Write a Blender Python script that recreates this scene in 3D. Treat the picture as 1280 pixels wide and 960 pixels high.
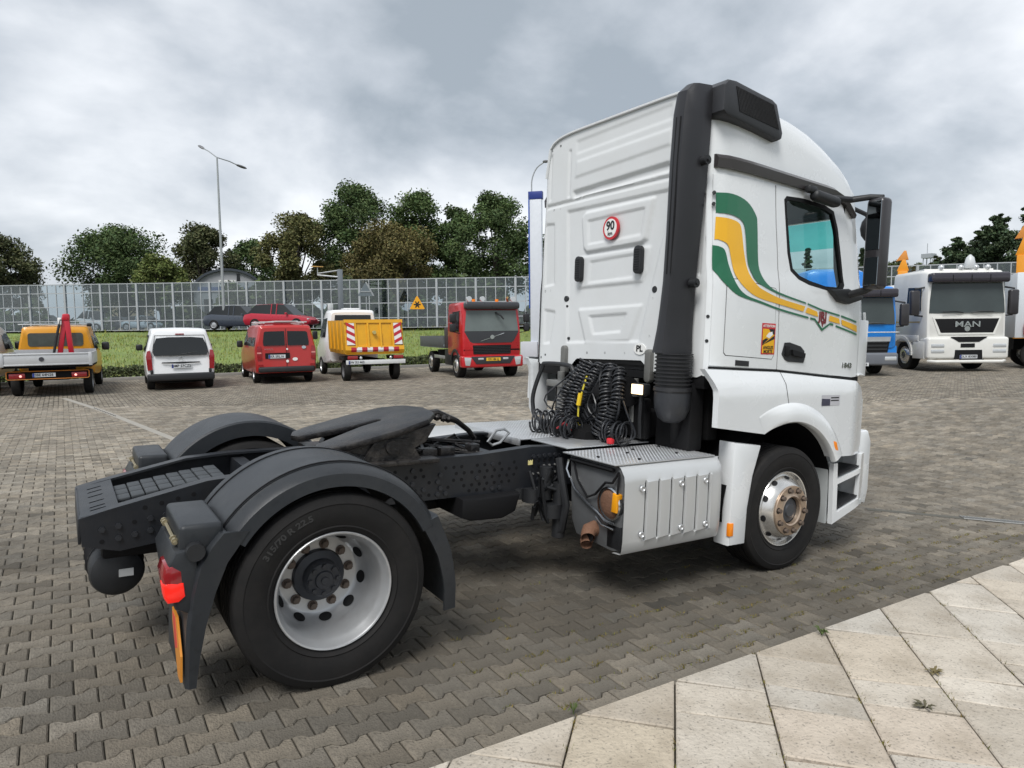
import bpy, bmesh, math, random
import numpy as np
from mathutils import Vector, Matrix

for _o in list(bpy.data.objects):
    bpy.data.objects.remove(_o, do_unlink=True)
SC = bpy.context.scene
COL = SC.collection
R = math.radians
rng = random.Random(7)

# ------------------------------------------------------------------ camera
# The truck stands on paving that falls a little towards the drain, so its own
# frame (x forward, y to its left, z up) is tilted against the level world.
YAW, PITCH, ROLL = 0.988042, -0.0685275, 0.0314392
AXIS = Vector((math.cos(YAW), math.sin(YAW), 0.0))
TILT = Matrix.Rotation(R(-0.85), 4, Vector((math.sin(YAW), -math.cos(YAW), 0.0))) @ Matrix.Rotation(R(2.4), 4, AXIS)
T3 = TILT.to_3x3()
CAM_T = Vector((-1.148247, -4.524705, 1.804315))
_f = Vector((math.cos(YAW) * math.cos(PITCH), math.sin(YAW) * math.cos(PITCH), math.sin(PITCH)))
_r = Vector((math.sin(YAW), -math.cos(YAW), 0))
_u = _r.cross(_f)
_r2 = math.cos(ROLL) * _r + math.sin(ROLL) * _u
_u2 = -math.sin(ROLL) * _r + math.cos(ROLL) * _u
CR, CU, CF = T3 @ _r2, T3 @ _u2, T3 @ _f
CAM = T3 @ CAM_T
FPX = 857.67
cd = bpy.data.cameras.new('camera')
cam = bpy.data.objects.new('camera', cd)
COL.objects.link(cam)
cam.matrix_world = Matrix(((CR.x, CU.x, -CF.x, CAM.x), (CR.y, CU.y, -CF.y, CAM.y), (CR.z, CU.z, -CF.z, CAM.z), (0, 0, 0, 1)))
cd.sensor_width = 36
cd.lens = FPX / 1280 * 36
cd.clip_start = 0.05
cd.clip_end = 3000
SC.camera = cam

# ------------------------------------------------------------------ sky
W = bpy.data.worlds.new('World')
SC.world = W
W.use_nodes = True
nt = W.node_tree
nt.nodes.clear()
N = nt.nodes.new
L = nt.links.new
SUN_EL, SUN_AZ = R(54), R(-143)      # direction the light comes from, azimuth from +x
out = N('ShaderNodeOutputWorld')
bg = N('ShaderNodeBackground')
sky = N('ShaderNodeTexSky')
sky.sky_type = 'NISHITA'
sky.sun_disc = False
sky.sun_elevation = SUN_EL
sky.sun_rotation = R(90) - SUN_AZ
sky.air_density = 1.0
sky.dust_density = 3.0
tc = N('ShaderNodeTexCoord')
sep = N('ShaderNodeSeparateXYZ')
L(tc.outputs['Generated'], sep.inputs[0])
zz = N('ShaderNodeMath'); zz.operation = 'MAXIMUM'; zz.inputs[1].default_value = 0.0
L(sep.outputs['Z'], zz.inputs[0])
za = N('ShaderNodeMath'); za.operation = 'ADD'; za.inputs[1].default_value = 0.52
L(zz.outputs[0], za.inputs[0])
dv = N('ShaderNodeVectorMath'); dv.operation = 'DIVIDE'
cmb = N('ShaderNodeCombineXYZ')
L(za.outputs[0], cmb.inputs[0]); L(za.outputs[0], cmb.inputs[1]); cmb.inputs[2].default_value = 1.0
L(tc.outputs['Generated'], dv.inputs[0]); L(cmb.outputs[0], dv.inputs[1])
n1 = N('ShaderNodeTexNoise')
n1.inputs['Scale'].default_value = 1.7
n1.inputs['Detail'].default_value = 9
n1.inputs['Roughness'].default_value = 0.52
n1.inputs['Distortion'].default_value = 0.35
mp1 = N('ShaderNodeMapping'); mp1.inputs['Location'].default_value = (5.2, -2.3, 0.4)
L(dv.outputs[0], mp1.inputs[0]); L(mp1.outputs[0], n1.inputs['Vector'])
n2 = N('ShaderNodeTexNoise')
n2.inputs['Scale'].default_value = 4.6
n2.inputs['Detail'].default_value = 8
n2.inputs['Roughness'].default_value = 0.5
mp2 = N('ShaderNodeMapping'); mp2.inputs['Location'].default_value = (7.2, -0.3, 2.4)
L(dv.outputs[0], mp2.inputs[0]); L(mp2.outputs[0], n2.inputs['Vector'])
mx = N('ShaderNodeMix'); mx.data_type = 'FLOAT'; mx.inputs[0].default_value = 0.32
L(n1.outputs['Fac'], mx.inputs[2]); L(n2.outputs['Fac'], mx.inputs[3])
cr = N('ShaderNodeValToRGB')
e = cr.color_ramp.elements
e[0].position = 0.385; e[0].color = (0.212, 0.24, 0.268, 1)
e[1].position = 0.63; e[1].color = (0.545, 0.56, 0.58, 1)
m_ = cr.color_ramp.elements.new(0.48); m_.color = (0.325, 0.35, 0.38, 1)
L(mx.outputs[0], cr.inputs[0])
skm = N('ShaderNodeVectorMath'); skm.operation = 'SCALE'; skm.inputs['Scale'].default_value = 0.08
L(sky.outputs[0], skm.inputs[0])
mc = N('ShaderNodeMix'); mc.data_type = 'RGBA'; mc.inputs[0].default_value = 0.9
L(skm.outputs[0], mc.inputs[6]); L(cr.outputs[0], mc.inputs[7])
L(mc.outputs[2], bg.inputs['Color'])
bg.inputs['Strength'].default_value = 1.0
L(bg.outputs[0], out.inputs[0])

# ------------------------------------------------------------------ sun (behind thick cloud)
sd = bpy.data.lights.new('sun', 'SUN')
sd.energy = 1.5
sd.angle = R(24)
sd.color = (1.0, 0.985, 0.955)
sun = bpy.data.objects.new('sun', sd)
COL.objects.link(sun)
_sv = Vector((math.cos(SUN_EL) * math.cos(SUN_AZ), math.cos(SUN_EL) * math.sin(SUN_AZ), math.sin(SUN_EL)))
sun.rotation_euler = _sv.to_track_quat('Z', 'Y').to_euler()
sun.location = _sv * 60

SC.view_settings.view_transform = 'Standard'
SC.view_settings.look = 'None'
SC.view_settings.exposure = 0.97
SC.view_settings.gamma = 1.0
SC.view_settings.use_curve_mapping = False
SC.cycles.use_denoising = True
SC.cycles.max_bounces = 8
SC.cycles.transparent_max_bounces = 24


def pix_ray(px, py):
    return CF * FPX + CR * (px - 640) + CU * (480 - py)


def project(q):
    d = Vector(q) - CAM
    c = d.dot(CF)
    if c <= 0.05:
        return None
    return (640 + FPX * d.dot(CR) / c, 480 - FPX * d.dot(CU) / c, c)

# ------------------------------------------------------------------ materials
MATS = {}


def sset(b, key, val):
    if key in b.inputs:
        b.inputs[key].default_value = val


def M(name, col, rough=0.5, metal=0.0, var=0.08, vscale=6.0, bump=0.0, bscale=60.0, spec=0.5, coat=0.0, dirt=0.0,
      dirtcol=(0.06, 0.05, 0.04), dscale=2.5, emit=None, rvar=0.1, objcol=False, attr=None, speck=0.0, sscale=90.0):
    if name in MATS:
        return MATS[name]
    m = bpy.data.materials.new(name)
    m.use_nodes = True
    t = m.node_tree
    n, l = t.nodes.new, t.links.new
    b = t.nodes['Principled BSDF']
    tc = n('ShaderNodeTexCoord')
    nz = n('ShaderNodeTexNoise')
    nz.inputs['Scale'].default_value = vscale
    nz.inputs['Detail'].default_value = 6
    nz.inputs['Roughness'].default_value = 0.6
    l(tc.outputs['Object'], nz.inputs['Vector'])
    mx = n('ShaderNodeMix'); mx.data_type = 'RGBA'
    a = tuple(max(0, c * (1 - var)) for c in col)
    c2 = tuple(min(1, c * (1 + var)) for c in col)
    mx.inputs[6].default_value = (*a, 1)
    mx.inputs[7].default_value = (*c2, 1)
    l(nz.outputs['Fac'], mx.inputs[0])
    csock = mx.outputs[2]
    if objcol or attr:
        src = n('ShaderNodeObjectInfo') if objcol else n('ShaderNodeAttribute')
        if attr:
            src.attribute_name = attr
        mm = n('ShaderNodeMix'); mm.data_type = 'RGBA'; mm.blend_type = 'MULTIPLY'; mm.inputs[0].default_value = 1.0
        l(csock, mm.inputs[6]); l(src.outputs['Color'], mm.inputs[7])
        csock = mm.outputs[2]
    if dirt > 0:
        dn = n('ShaderNodeTexNoise')
        dn.inputs['Scale'].default_value = dscale
        dn.inputs['Detail'].default_value = 10
        dn.inputs['Roughness'].default_value = 0.68
        l(tc.outputs['Object'], dn.inputs['Vector'])
        rp = n('ShaderNodeMapRange')
        rp.inputs[1].default_value = 0.45; rp.inputs[2].default_value = 0.78
        rp.inputs[3].default_value = 0.0; rp.inputs[4].default_value = dirt
        l(dn.outputs['Fac'], rp.inputs[0])
        dm = n('ShaderNodeMix'); dm.data_type = 'RGBA'
        l(rp.outputs[0], dm.inputs[0]); l(csock, dm.inputs[6]); dm.inputs[7].default_value = (*dirtcol, 1)
        csock = dm.outputs[2]
    if speck > 0:
        sn_ = n('ShaderNodeTexNoise')
        sn_.inputs['Scale'].default_value = sscale
        sn_.inputs['Detail'].default_value = 4
        l(tc.outputs['Object'], sn_.inputs['Vector'])
        sr = n('ShaderNodeMapRange')
        sr.inputs[1].default_value = 0.56; sr.inputs[2].default_value = 0.72
        sr.inputs[3].default_value = 0.0; sr.inputs[4].default_value = speck
        l(sn_.outputs['Fac'], sr.inputs[0])
        sm_ = n('ShaderNodeMix'); sm_.data_type = 'RGBA'
        l(sr.outputs[0], sm_.inputs[0]); l(csock, sm_.inputs[6]); sm_.inputs[7].default_value = (*(c * 0.28 for c in col), 1)
        csock = sm_.outputs[2]
    l(csock, b.inputs['Base Color'])
    rr = n('ShaderNodeMapRange')
    rr.inputs[3].default_value = max(0.02, rough - rvar); rr.inputs[4].default_value = min(1, rough + rvar)
    l(nz.outputs['Fac'], rr.inputs[0])
    l(rr.outputs[0], b.inputs['Roughness'])
    sset(b, 'Metallic', metal)
    sset(b, 'Specular IOR Level', spec)
    sset(b, 'Coat Weight', coat)
    sset(b, 'Coat Roughness', 0.06)
    if bump > 0:
        bn = n('ShaderNodeTexNoise')
        bn.inputs['Scale'].default_value = bscale
        bn.inputs['Detail'].default_value = 5
        l(tc.outputs['Object'], bn.inputs['Vector'])
        bp = n('ShaderNodeBump')
        bp.inputs['Strength'].default_value = bump
        bp.inputs['Distance'].default_value = 0.01
        l(bn.outputs['Fac'], bp.inputs['Height'])
        l(bp.outputs[0], b.inputs['Normal'])
    if emit:
        b.inputs['Emission Color'].default_value = (*emit[0], 1)
        b.inputs['Emission Strength'].default_value = emit[1]
    MATS[name] = m
    return m


def glass(name, tint=(0.8, 0.9, 0.88), refl=0.12, dark=0.0):
    """thin pane: see-through tint, mirror reflection growing at grazing angles"""
    if name in MATS:
        return MATS[name]
    m = bpy.data.materials.new(name)
    m.use_nodes = True
    t = m.node_tree
    t.nodes.clear()
    n, l = t.nodes.new, t.links.new
    o = n('ShaderNodeOutputMaterial')
    tr = n('ShaderNodeBsdfTransparent'); tr.inputs[0].default_value = (*tint, 1)
    gl = n('ShaderNodeBsdfGlossy'); gl.inputs['Roughness'].default_value = 0.03
    gl.inputs['Color'].default_value = (0.9, 0.95, 0.95, 1)
    df = n('ShaderNodeBsdfDiffuse'); df.inputs[0].default_value = (0.02, 0.025, 0.03, 1)
    m1 = n('ShaderNodeMixShader'); m1.inputs[0].default_value = dark
    l(tr.outputs[0], m1.inputs[1]); l(df.outputs[0], m1.inputs[2])
    fr = n('ShaderNodeLayerWeight'); fr.inputs['Blend'].default_value = 0.25
    ad = n('ShaderNodeMath'); ad.operation = 'MULTIPLY_ADD'
    ad.inputs[1].default_value = 0.6; ad.inputs[2].default_value = refl
    ad.use_clamp = True
    l(fr.outputs['Fresnel'], ad.inputs[0])
    m2 = n('ShaderNodeMixShader')
    l(ad.outputs[0], m2.inputs[0]); l(m1.outputs[0], m2.inputs[1]); l(gl.outputs[0], m2.inputs[2])
    l(m2.outputs[0], o.inputs[0])
    MATS[name] = m
    return m


# ------------------------------------------------------------------ mesh tools
def obj_from_mesh(name, me, parent=None, loc=None, rot=None):
    o = bpy.data.objects.new(name, me)
    COL.objects.link(o)
    if parent is not None:
        o.parent = parent
    if loc is not None:
        o.location = loc
    if rot is not None:
        o.rotation_euler = rot
    return o


def make_mesh(name, verts, faces, mat=None, smooth=None):
    me = bpy.data.meshes.new(name)
    me.from_pydata([tuple(v) for v in verts], [], faces)
    if mat:
        me.materials.append(mat)
    if smooth is not None:
        me.shade_smooth()
        me.set_sharp_from_angle(angle=R(smooth))
    me.update()
    return me


def empty(name, label=None, cat=None, loc=(0, 0, 0), rotz=0.0, group=None, tilt=False):
    o = bpy.data.objects.new(name, None)
    COL.objects.link(o)
    o.empty_display_size = 0.3
    o.location = loc
    o.rotation_euler = (0, 0, rotz)
    tag(o, label, cat, group)
    return o


def tag(o, label=None, cat=None, group=None, kind=None):
    if label:
        o['label'] = label
    if cat:
        o['category'] = cat
    if group:
        o['group'] = group
    if kind:
        o['kind'] = kind
    return o


def basis_from(d):
    d = Vector(d).normalized()
    a = Vector((0, 0, 1)) if abs(d.z) < 0.9 else Vector((1, 0, 0))
    u = d.cross(a).normalized()
    v = d.cross(u).normalized()
    return u, v


class MB:
    def __init__(s):
        s.v, s.f = [], []

    def add(s, verts, faces, mtx=None):
        k = len(s.v)
        for q in verts:
            q = Vector(q)
            s.v.append(mtx @ q if mtx is not None else q)
        s.f += [tuple(i + k for i in f) for f in faces]
        return s

    def box(s, c, size, bev=0.0, mtx=None, seg=2):
        bm = bmesh.new()
        bmesh.ops.create_cube(bm, size=1.0)
        for q in bm.verts:
            q.co = Vector((q.co.x * size[0], q.co.y * size[1], q.co.z * size[2]))
        if bev > 0:
            bev = min(bev, 0.49 * min(size))
            bmesh.ops.bevel(bm, geom=bm.edges[:], offset=bev, segments=seg, profile=0.5, affect='EDGES')
        bm.verts.index_update()
        vs = [q.co + Vector(c) for q in bm.verts]
        fs = [tuple(q.index for q in f.verts) for f in bm.faces]
        bm.free()
        return s.add(vs, fs, mtx)

    def box2(s, p0, p1, bev=0.0, mtx=None, seg=2):
        c = [(a + b) / 2 for a, b in zip(p0, p1)]
        return s.box(c, [abs(b - a) for a, b in zip(p0, p1)], bev, mtx, seg)

    def cyl(s, p0, p1, r0, r1=None, n=16, cap=True, mtx=None):
        r1 = r0 if r1 is None else r1
        p0, p1 = Vector(p0), Vector(p1)
        u, w = basis_from(p1 - p0)
        vs, fs = [], []
        for p, r in ((p0, r0), (p1, r1)):
            for i in range(n):
                a = 2 * math.pi * i / n
                vs.append(p + r * (math.cos(a) * u + math.sin(a) * w))
        for i in range(n):
            j = (i + 1) % n
            fs.append((i, j, n + j, n + i))
        if cap:
            fs.append(tuple(range(n))[::-1])
            fs.append(tuple(range(n, 2 * n)))
        return s.add(vs, fs, mtx)

    def tube(s, path, r, n=8, cap=True, closed=False, mtx=None):
        P = [Vector(q) for q in path]
        m = len(P)
        rs = r if isinstance(r, (list, tuple)) else [r] * m
        vs, fs = [], []
        u = None
        for i, q in enumerate(P):
            if closed:
                d = P[(i + 1) % m] - P[i - 1]
            else:
                d = P[min(i + 1, m - 1)] - P[max(i - 1, 0)]
            d.normalize()
            if u is None:
                u, w = basis_from(d)
            else:
                u = (u - d * u.dot(d))
                if u.length < 1e-6:
                    u, w = basis_from(d)
                u.normalize()
                w = d.cross(u)
            for k in range(n):
                a = 2 * math.pi * k / n
                vs.append(q + rs[i] * (math.cos(a) * u + math.sin(a) * w))
        for i in range(m if closed else m - 1):
            i2 = (i + 1) % m
            for k in range(n):
                k2 = (k + 1) % n
                fs.append((i * n + k, i * n + k2, i2 * n + k2, i2 * n + k))
        if cap and not closed:
            fs.append(tuple(range(n))[::-1])
            fs.append(tuple((m - 1) * n + k for k in range(n)))
        return s.add(vs, fs, mtx)

    def lathe(s, prof, n=48, o=(0, 0, 0), axis='y', closed=False, mtx=None):
        """prof: (radius, along axis)"""
        vs, fs = [], []
        m = len(prof)
        for i in range(n):
            a = 2 * math.pi * i / n
            c, q = math.cos(a), math.sin(a)
            for r, h in prof:
                if axis == 'y':
                    vs.append((o[0] + r * c, o[1] + h, o[2] + r * q))
                elif axis == 'z':
                    vs.append((o[0] + r * c, o[1] + r * q, o[2] + h))
                else:
                    vs.append((o[0] + h, o[1] + r * c, o[2] + r * q))
        for i in range(n):
            j = (i + 1) % n
            for k in range(m if closed else m - 1):
                k2 = (k + 1) % m
                fs.append((i * m + k, j * m + k, j * m + k2, i * m + k2))
        return s.add(vs, fs, mtx)

    def prism(s, poly, lo, hi, axis='y', bev=0.0, mtx=None):
        """polygon in the two other axes (x,z for axis y; y,z for x; x,y for z) pushed from lo to hi"""
        def P(a, b, h):
            return (a, h, b) if axis == 'y' else ((h, a, b) if axis == 'x' else (a, b, h))
        bm = bmesh.new()
        A = [bm.verts.new(P(a, b, lo)) for a, b in poly]
        B = [bm.verts.new(P(a, b, hi)) for a, b in poly]
        n = len(poly)
        bm.faces.new(A)
        bm.faces.new(B[::-1])
        for i in range(n):
            j = (i + 1) % n
            bm.faces.new((A[j], A[i], B[i], B[j]))
        bmesh.ops.recalc_face_normals(bm, faces=bm.faces[:])
        if bev > 0:
            es = [e for e in bm.edges if (e.verts[0] in A) == (e.verts[1] in A)]
            bmesh.ops.bevel(bm, geom=es, offset=bev, segments=2, profile=0.5, affect='EDGES')
        bmesh.ops.triangulate(bm, faces=[f for f in bm.faces if len(f.verts) > 4])
        bm.verts.index_update()
        vs = [q.co.copy() for q in bm.verts]
        fs = [tuple(q.index for q in f.verts) for f in bm.faces]
        bm.free()
        return s.add(vs, fs, mtx)

    def loft(s, rings, closed=True, cap0=False, cap1=False, mtx=None):
        n = len(rings[0])
        vs = [q for r in rings for q in r]
        fs = []
        for i in range(len(rings) - 1):
            for k in range(n if closed else n - 1):
                k2 = (k + 1) % n
                fs.append((i * n + k, i * n + k2, (i + 1) * n + k2, (i + 1) * n + k))
        if cap0:
            fs.append(tuple(range(n))[::-1])
        if cap1:
            fs.append(tuple((len(rings) - 1) * n + k for k in range(n)))
        return s.add(vs, fs, mtx)

    def ball(s, c, r, n=12, sc=(1, 1, 1), mtx=None):
        m = n // 2
        rings = []
        for i in range(m + 1):
            a = math.pi * i / m
            rings.append([(c[0] + sc[0] * r * math.sin(a) * math.cos(2 * math.pi * k / n),
                           c[1] + sc[1] * r * math.sin(a) * math.sin(2 * math.pi * k / n),
                           c[2] + sc[2] * r * math.cos(a)) for k in range(n)])
        return s.loft(rings, mtx=mtx)

    def mesh(s, name, mat=None, smooth=35):
        return make_mesh(name, s.v, s.f, mat, smooth)

    def build(s, name, mat, parent=None, smooth=35, loc=None, rot=None):
        return obj_from_mesh(name, s.mesh(name, mat, smooth), parent, loc, rot)


def smooth01(a, b, x):
    t = min(1, max(0, (x - a) / (b - a)))
    return t * t * (3 - 2 * t)


def interp(x, xs, ys):
    return float(np.interp(x, xs, ys))


def skin(name, outer, holes, fy, mat, parent, off=0.0, depth=0.012, sgn=-1, cell=0.06, smooth=25, swap=False):
    """panel lying on a curved side: polygon in x,z (swap: y,z on a curved x) laid at fy(x,z)+off, with a rim turned in by depth"""
    bm = bmesh.new()
    es = []
    for poly in [outer] + list(holes):
        vv = [bm.verts.new((a, 0, b)) for a, b in poly]
        es += [bm.edges.new((vv[i], vv[(i + 1) % len(vv)])) for i in range(len(vv))]
    bmesh.ops.triangle_fill(bm, use_beauty=True, edges=es, normal=(0, 1, 0))
    if not bm.faces and not holes:
        bm.faces.new([v for v in bm.verts])
    xs = [q[0] for q in outer]
    zs = [q[1] for q in outer]
    if cell:
        k = math.floor(min(xs) / cell) + 1
        while k * cell < max(xs):
            bmesh.ops.bisect_plane(bm, geom=bm.verts[:] + bm.edges[:] + bm.faces[:], plane_co=(k * cell, 0, 0), plane_no=(1, 0, 0), dist=1e-6)
            k += 1
        k = math.floor(min(zs) / cell) + 1
        while k * cell < max(zs):
            bmesh.ops.bisect_plane(bm, geom=bm.verts[:] + bm.edges[:] + bm.faces[:], plane_co=(0, 0, k * cell), plane_no=(0, 0, 1), dist=1e-6)
            k += 1
    bmesh.ops.recalc_face_normals(bm, faces=bm.faces[:])
    if depth > 0:
        be = [e for e in bm.edges if len(e.link_faces) == 1]
        r = bmesh.ops.extrude_edge_only(bm, edges=be)
        inner = set(q for q in r['geom'] if isinstance(q, bmesh.types.BMVert))
    else:
        inner = set()
    for q in bm.verts:
        x, z = q.co.x, q.co.z
        y = fy(x, z) + off - (depth if q in inner else 0)
        q.co = Vector((sgn * y, x, z)) if swap else Vector((x, sgn * y, z))
    bmesh.ops.recalc_face_normals(bm, faces=bm.faces[:])
    me = bpy.data.meshes.new(name)
    bm.to_mesh(me)
    bm.free()
    me.materials.append(mat)
    me.shade_smooth()
    me.set_sharp_from_angle(angle=R(smooth))
    return obj_from_mesh(name, me, parent)


def ribbon(a, b):
    """closed polygon between two polylines running the same way"""
    return list(a) + list(b)[::-1]


def smooth_line(pts, k=4):
    """Catmull-Rom"""
    P = [np.array(q, float) for q in pts]
    P = [2 * P[0] - P[1]] + P + [2 * P[-1] - P[-2]]
    o = []
    for i in range(1, len(P) - 2):
        for j in range(k):
            t = j / k
            o.append(tuple(0.5 * ((2 * P[i]) + (-P[i - 1] + P[i + 1]) * t + (2 * P[i - 1] - 5 * P[i] + 4 * P[i + 1] - P[i + 2]) * t * t
                                  + (-P[i - 1] + 3 * P[i] - 3 * P[i + 1] + P[i + 2]) * t ** 3)))
    o.append(tuple(P[-2]))
    return o


def text_mesh(txt, size, depth=0.0, bold=0.0, sx=1.0):
    cu = bpy.data.curves.new('lettering', 'FONT')
    cu.body = txt
    cu.size = size
    cu.align_x = 'CENTER'
    cu.align_y = 'CENTER'
    cu.extrude = depth
    cu.offset = bold
    cu.resolution_u = 3
    o = bpy.data.objects.new('lettering', cu)
    COL.objects.link(o)
    me = bpy.data.meshes.new_from_object(o)
    bpy.data.objects.remove(o, do_unlink=True)
    bpy.data.curves.remove(cu)
    for v in me.vertices:
        v.co.x *= sx
    return me


def lettering(name, txt, size, mat, parent, origin, right, up, depth=0.002, bold=0.0, sx=1.0):
    me = text_mesh(txt, size, depth, bold, sx)
    r, u = Vector(right).normalized(), Vector(up).normalized()
    nn = r.cross(u)
    for v in me.vertices:
        c = v.co.copy()
        v.co = Vector(origin) + r * c.x + u * c.y + nn * (c.z + depth)
    me.name = name
    me.materials.clear()
    me.materials.append(mat)
    return obj_from_mesh(name, me, parent)


def copy_tree(o, parent=None, label=None):
    c = o.copy()
    COL.objects.link(c)
    c.parent = parent
    if label:
        c['label'] = label
    for ch in list(o.children):
        copy_tree(ch, c)
    return c


def rrect(x0, x1, z0, z1, r, n=4):
    o = []
    for cx, cz, a0 in ((x1 - r, z1 - r, 0), (x0 + r, z1 - r, 90), (x0 + r, z0 + r, 180), (x1 - r, z0 + r, 270)):
        for i in range(n + 1):
            a = R(a0 + 90 * i / n)
            o.append((cx + r * math.cos(a), cz + r * math.sin(a)))
    return o


def disc(cx, cz, r, n=20, sx=1.0):
    return [(cx + sx * r * math.cos(2 * math.pi * i / n), cz + r * math.sin(2 * math.pi * i / n)) for i in range(n)]

# ------------------------------------------------------------------ ground
NRM = T3 @ Vector((0, 0, 1))
Z_LEVEL = CAM.z - 1.76


def plane_z(x, y):
    return -(NRM.x * x + NRM.y * y) / NRM.z


def gz(x, y):
    """paving height: the truck's tilted stretch easing into the level lot"""
    dx = max(-3.0 - x, 0, x - 6.0)
    dy = max(-9.0 - y, 0, y - 1.5)
    d = math.hypot(dx, dy)
    w = 1 - smooth01(2.0, 11.0, d)
    return Z_LEVEL + w * (plane_z(x, y) - Z_LEVEL)


KERB_Y = -2.09
m_joint = M('joint_soil', (0.040, 0.035, 0.024), 0.95, var=0.6, vscale=3, bump=0.6, bscale=120)
m_earth = M('far_ground', (0.075, 0.10, 0.035), 0.95, var=0.4, vscale=0.2)

# wide sheet to the horizon, well under the paving
g = MB()
g.add([(-900, -900, -0.9), (900, -900, -0.9), (900, 900, -0.9), (-900, 900, -0.9)], [(0, 1, 2, 3)])
o = g.build('ground', m_earth, smooth=None)
tag(o, 'green ground far behind the lot and road', 'ground', kind='structure')

lot_v, lot_f = [], []
XS = [-30 + 0.75 * i for i in range(0, 108)]
YS = [-14 + 0.75 * i for i in range(0, 62)]
for y in YS:
    for x in XS:
        lot_v.append((x, y, gz(x, y) - 0.0145))
nx = len(XS)
for j in range(len(YS) - 1):
    for i in range(nx - 1):
        lot_f.append((j * nx + i, j * nx + i + 1, (j + 1) * nx + i + 1, (j + 1) * nx + i))
lot = obj_from_mesh('paved_lot', make_mesh('paved_lot', lot_v, lot_f, m_joint, 60))
tag(lot, 'block paved truck lot', 'paving', kind='structure')

# bone-shaped concrete blocks in stretcher rows
PX, PY = 0.2, 0.131


def bone(inset, k=1):
    g_ = inset
    wA, wB = 0.0815 - g_, 0.0495 - g_
    e_ = 0.1 - g_
    a, b = 0.064, 0.034
    up = [(-e_, wA), (-a, wA), (-b, wB), (b, wB), (a, wA), (e_, wA)]
    return up + [(x, -y) for x, y in up[::-1]]


def paver_geo(cx, cy, dz, tx, ty, full=True):
    """world vertices and faces of one block"""
    vs, fs = [], []
    o1 = bone(0.0090)
    o2 = bone(0.0028)
    n = len(o1)
    for (x, y) in o1:
        X, Y = cx + x, max(cy + y, KERB_Y + 0.010)
        vs.append((X, Y, gz(X, Y) + dz + tx * x + ty * y))
    if full:
        for (x, y) in o2:
            X, Y = cx + x, max(cy + y, KERB_Y + 0.004)
            vs.append((X, Y, gz(X, Y) + dz - 0.006 + tx * x + ty * y))
        for (x, y) in o2:
            X, Y = cx + x, max(cy + y, KERB_Y + 0.004)
            vs.append((X, Y, gz(X, Y) - 0.024))
    # top: two end quads + middle
    fs += [(0, 11, 10, 1), (1, 10, 9, 2), (2, 9, 8, 3), (3, 8, 7, 4), (4, 7, 6, 5)]
    fs = [f[::-1] for f in fs]
    fs = [f[::-1] for f in fs]
    if full:
        for i in range(n):
            j = (i + 1) % n
            fs.append((i, n + i, n + j, j)[::-1])
            fs.append((n + i, 2 * n + i, 2 * n + j, n + j)[::-1])
    return vs, fs


cells = []
row0 = int(math.floor((KERB_Y - 0.02) / PY))
YOFF = -0.6 - round(-0.6 / PY) * PY
for jr in range(-18, 215):
    cy = jr * PY + YOFF
    if cy < KERB_Y + 0.02:
        continue
    sh = 0.5 * PX if (jr - round(-0.6 / PY)) % 2 else 0.0
    x0 = -1.312 + 0.1 + sh
    for ic in range(-120, 260):
        cx = x0 + ic * PX
        q = project((cx, cy, gz(cx, cy)))
        if q is None or q[2] > 40:
            continue
        mg = 60 + 1300 / q[2]
        if -mg < q[0] < 1280 + mg and q[1] < 960 + 2 * mg and cy < 30 and cx < 46:
            cells.append((q[2], cx, cy, q[0], q[1]))
cells.sort()


STAINS_AND_SHADE = [(1.9, -0.8, 1.4, 0.45), (0.3, -1.3, 0.9, 0.25), (3.4, -1.2, 1.0, 0.3), (-0.7, -0.9, 0.5, 0.2), (-1.6, 1.6, 0.8, 0.2), (4.6, -1.7, 0.7, 0.2), (8.5, 1.0, 1.6, 0.2), (2.0, 12.0, 2.0, 0.15), (9.5, 12.5, 2.4, 0.2)]  # oil stains; the blob beneath the silencer also has its shadow painted in


def tone(x=0.0, y=0.0):
    # worn, soiled blocks where vehicles stand; cleaner and sandier out in the open lot
    far = smooth01(1.0, 6.0, y) * 0.55 + smooth01(4.5, 10.0, x) * 0.25 - 0.10 * math.sin(x * 0.9 + 1.0) * math.sin(y * 0.8) - 0.08
    t = max(0.5, min(1.9, rng.gauss(0.93, 0.15))) * (1 + max(-0.2, min(0.65, far)))
    for sx_, sy_, sr_, sa_ in STAINS_AND_SHADE:
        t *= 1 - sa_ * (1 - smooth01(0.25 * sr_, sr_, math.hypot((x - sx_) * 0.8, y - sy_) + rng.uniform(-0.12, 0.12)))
    w = rng.gauss(0, 0.014)
    return (t * (1 + w), t, t * (1 - w * 1.4))


PAVE = (0.212, 0.187, 0.150)
kw = dict(var=0.42, vscale=22, bump=1.0, bscale=110, dirt=0.9, dirtcol=(0.068, 0.060, 0.048), dscale=4.2, spec=0.35, speck=0.8, sscale=85)
m_pave_o = M('concrete_block', PAVE, 0.88, objcol=True, **kw)
m_pave_s = M('concrete_block_field', PAVE, 0.88, attr='tone', **kw)
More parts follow.
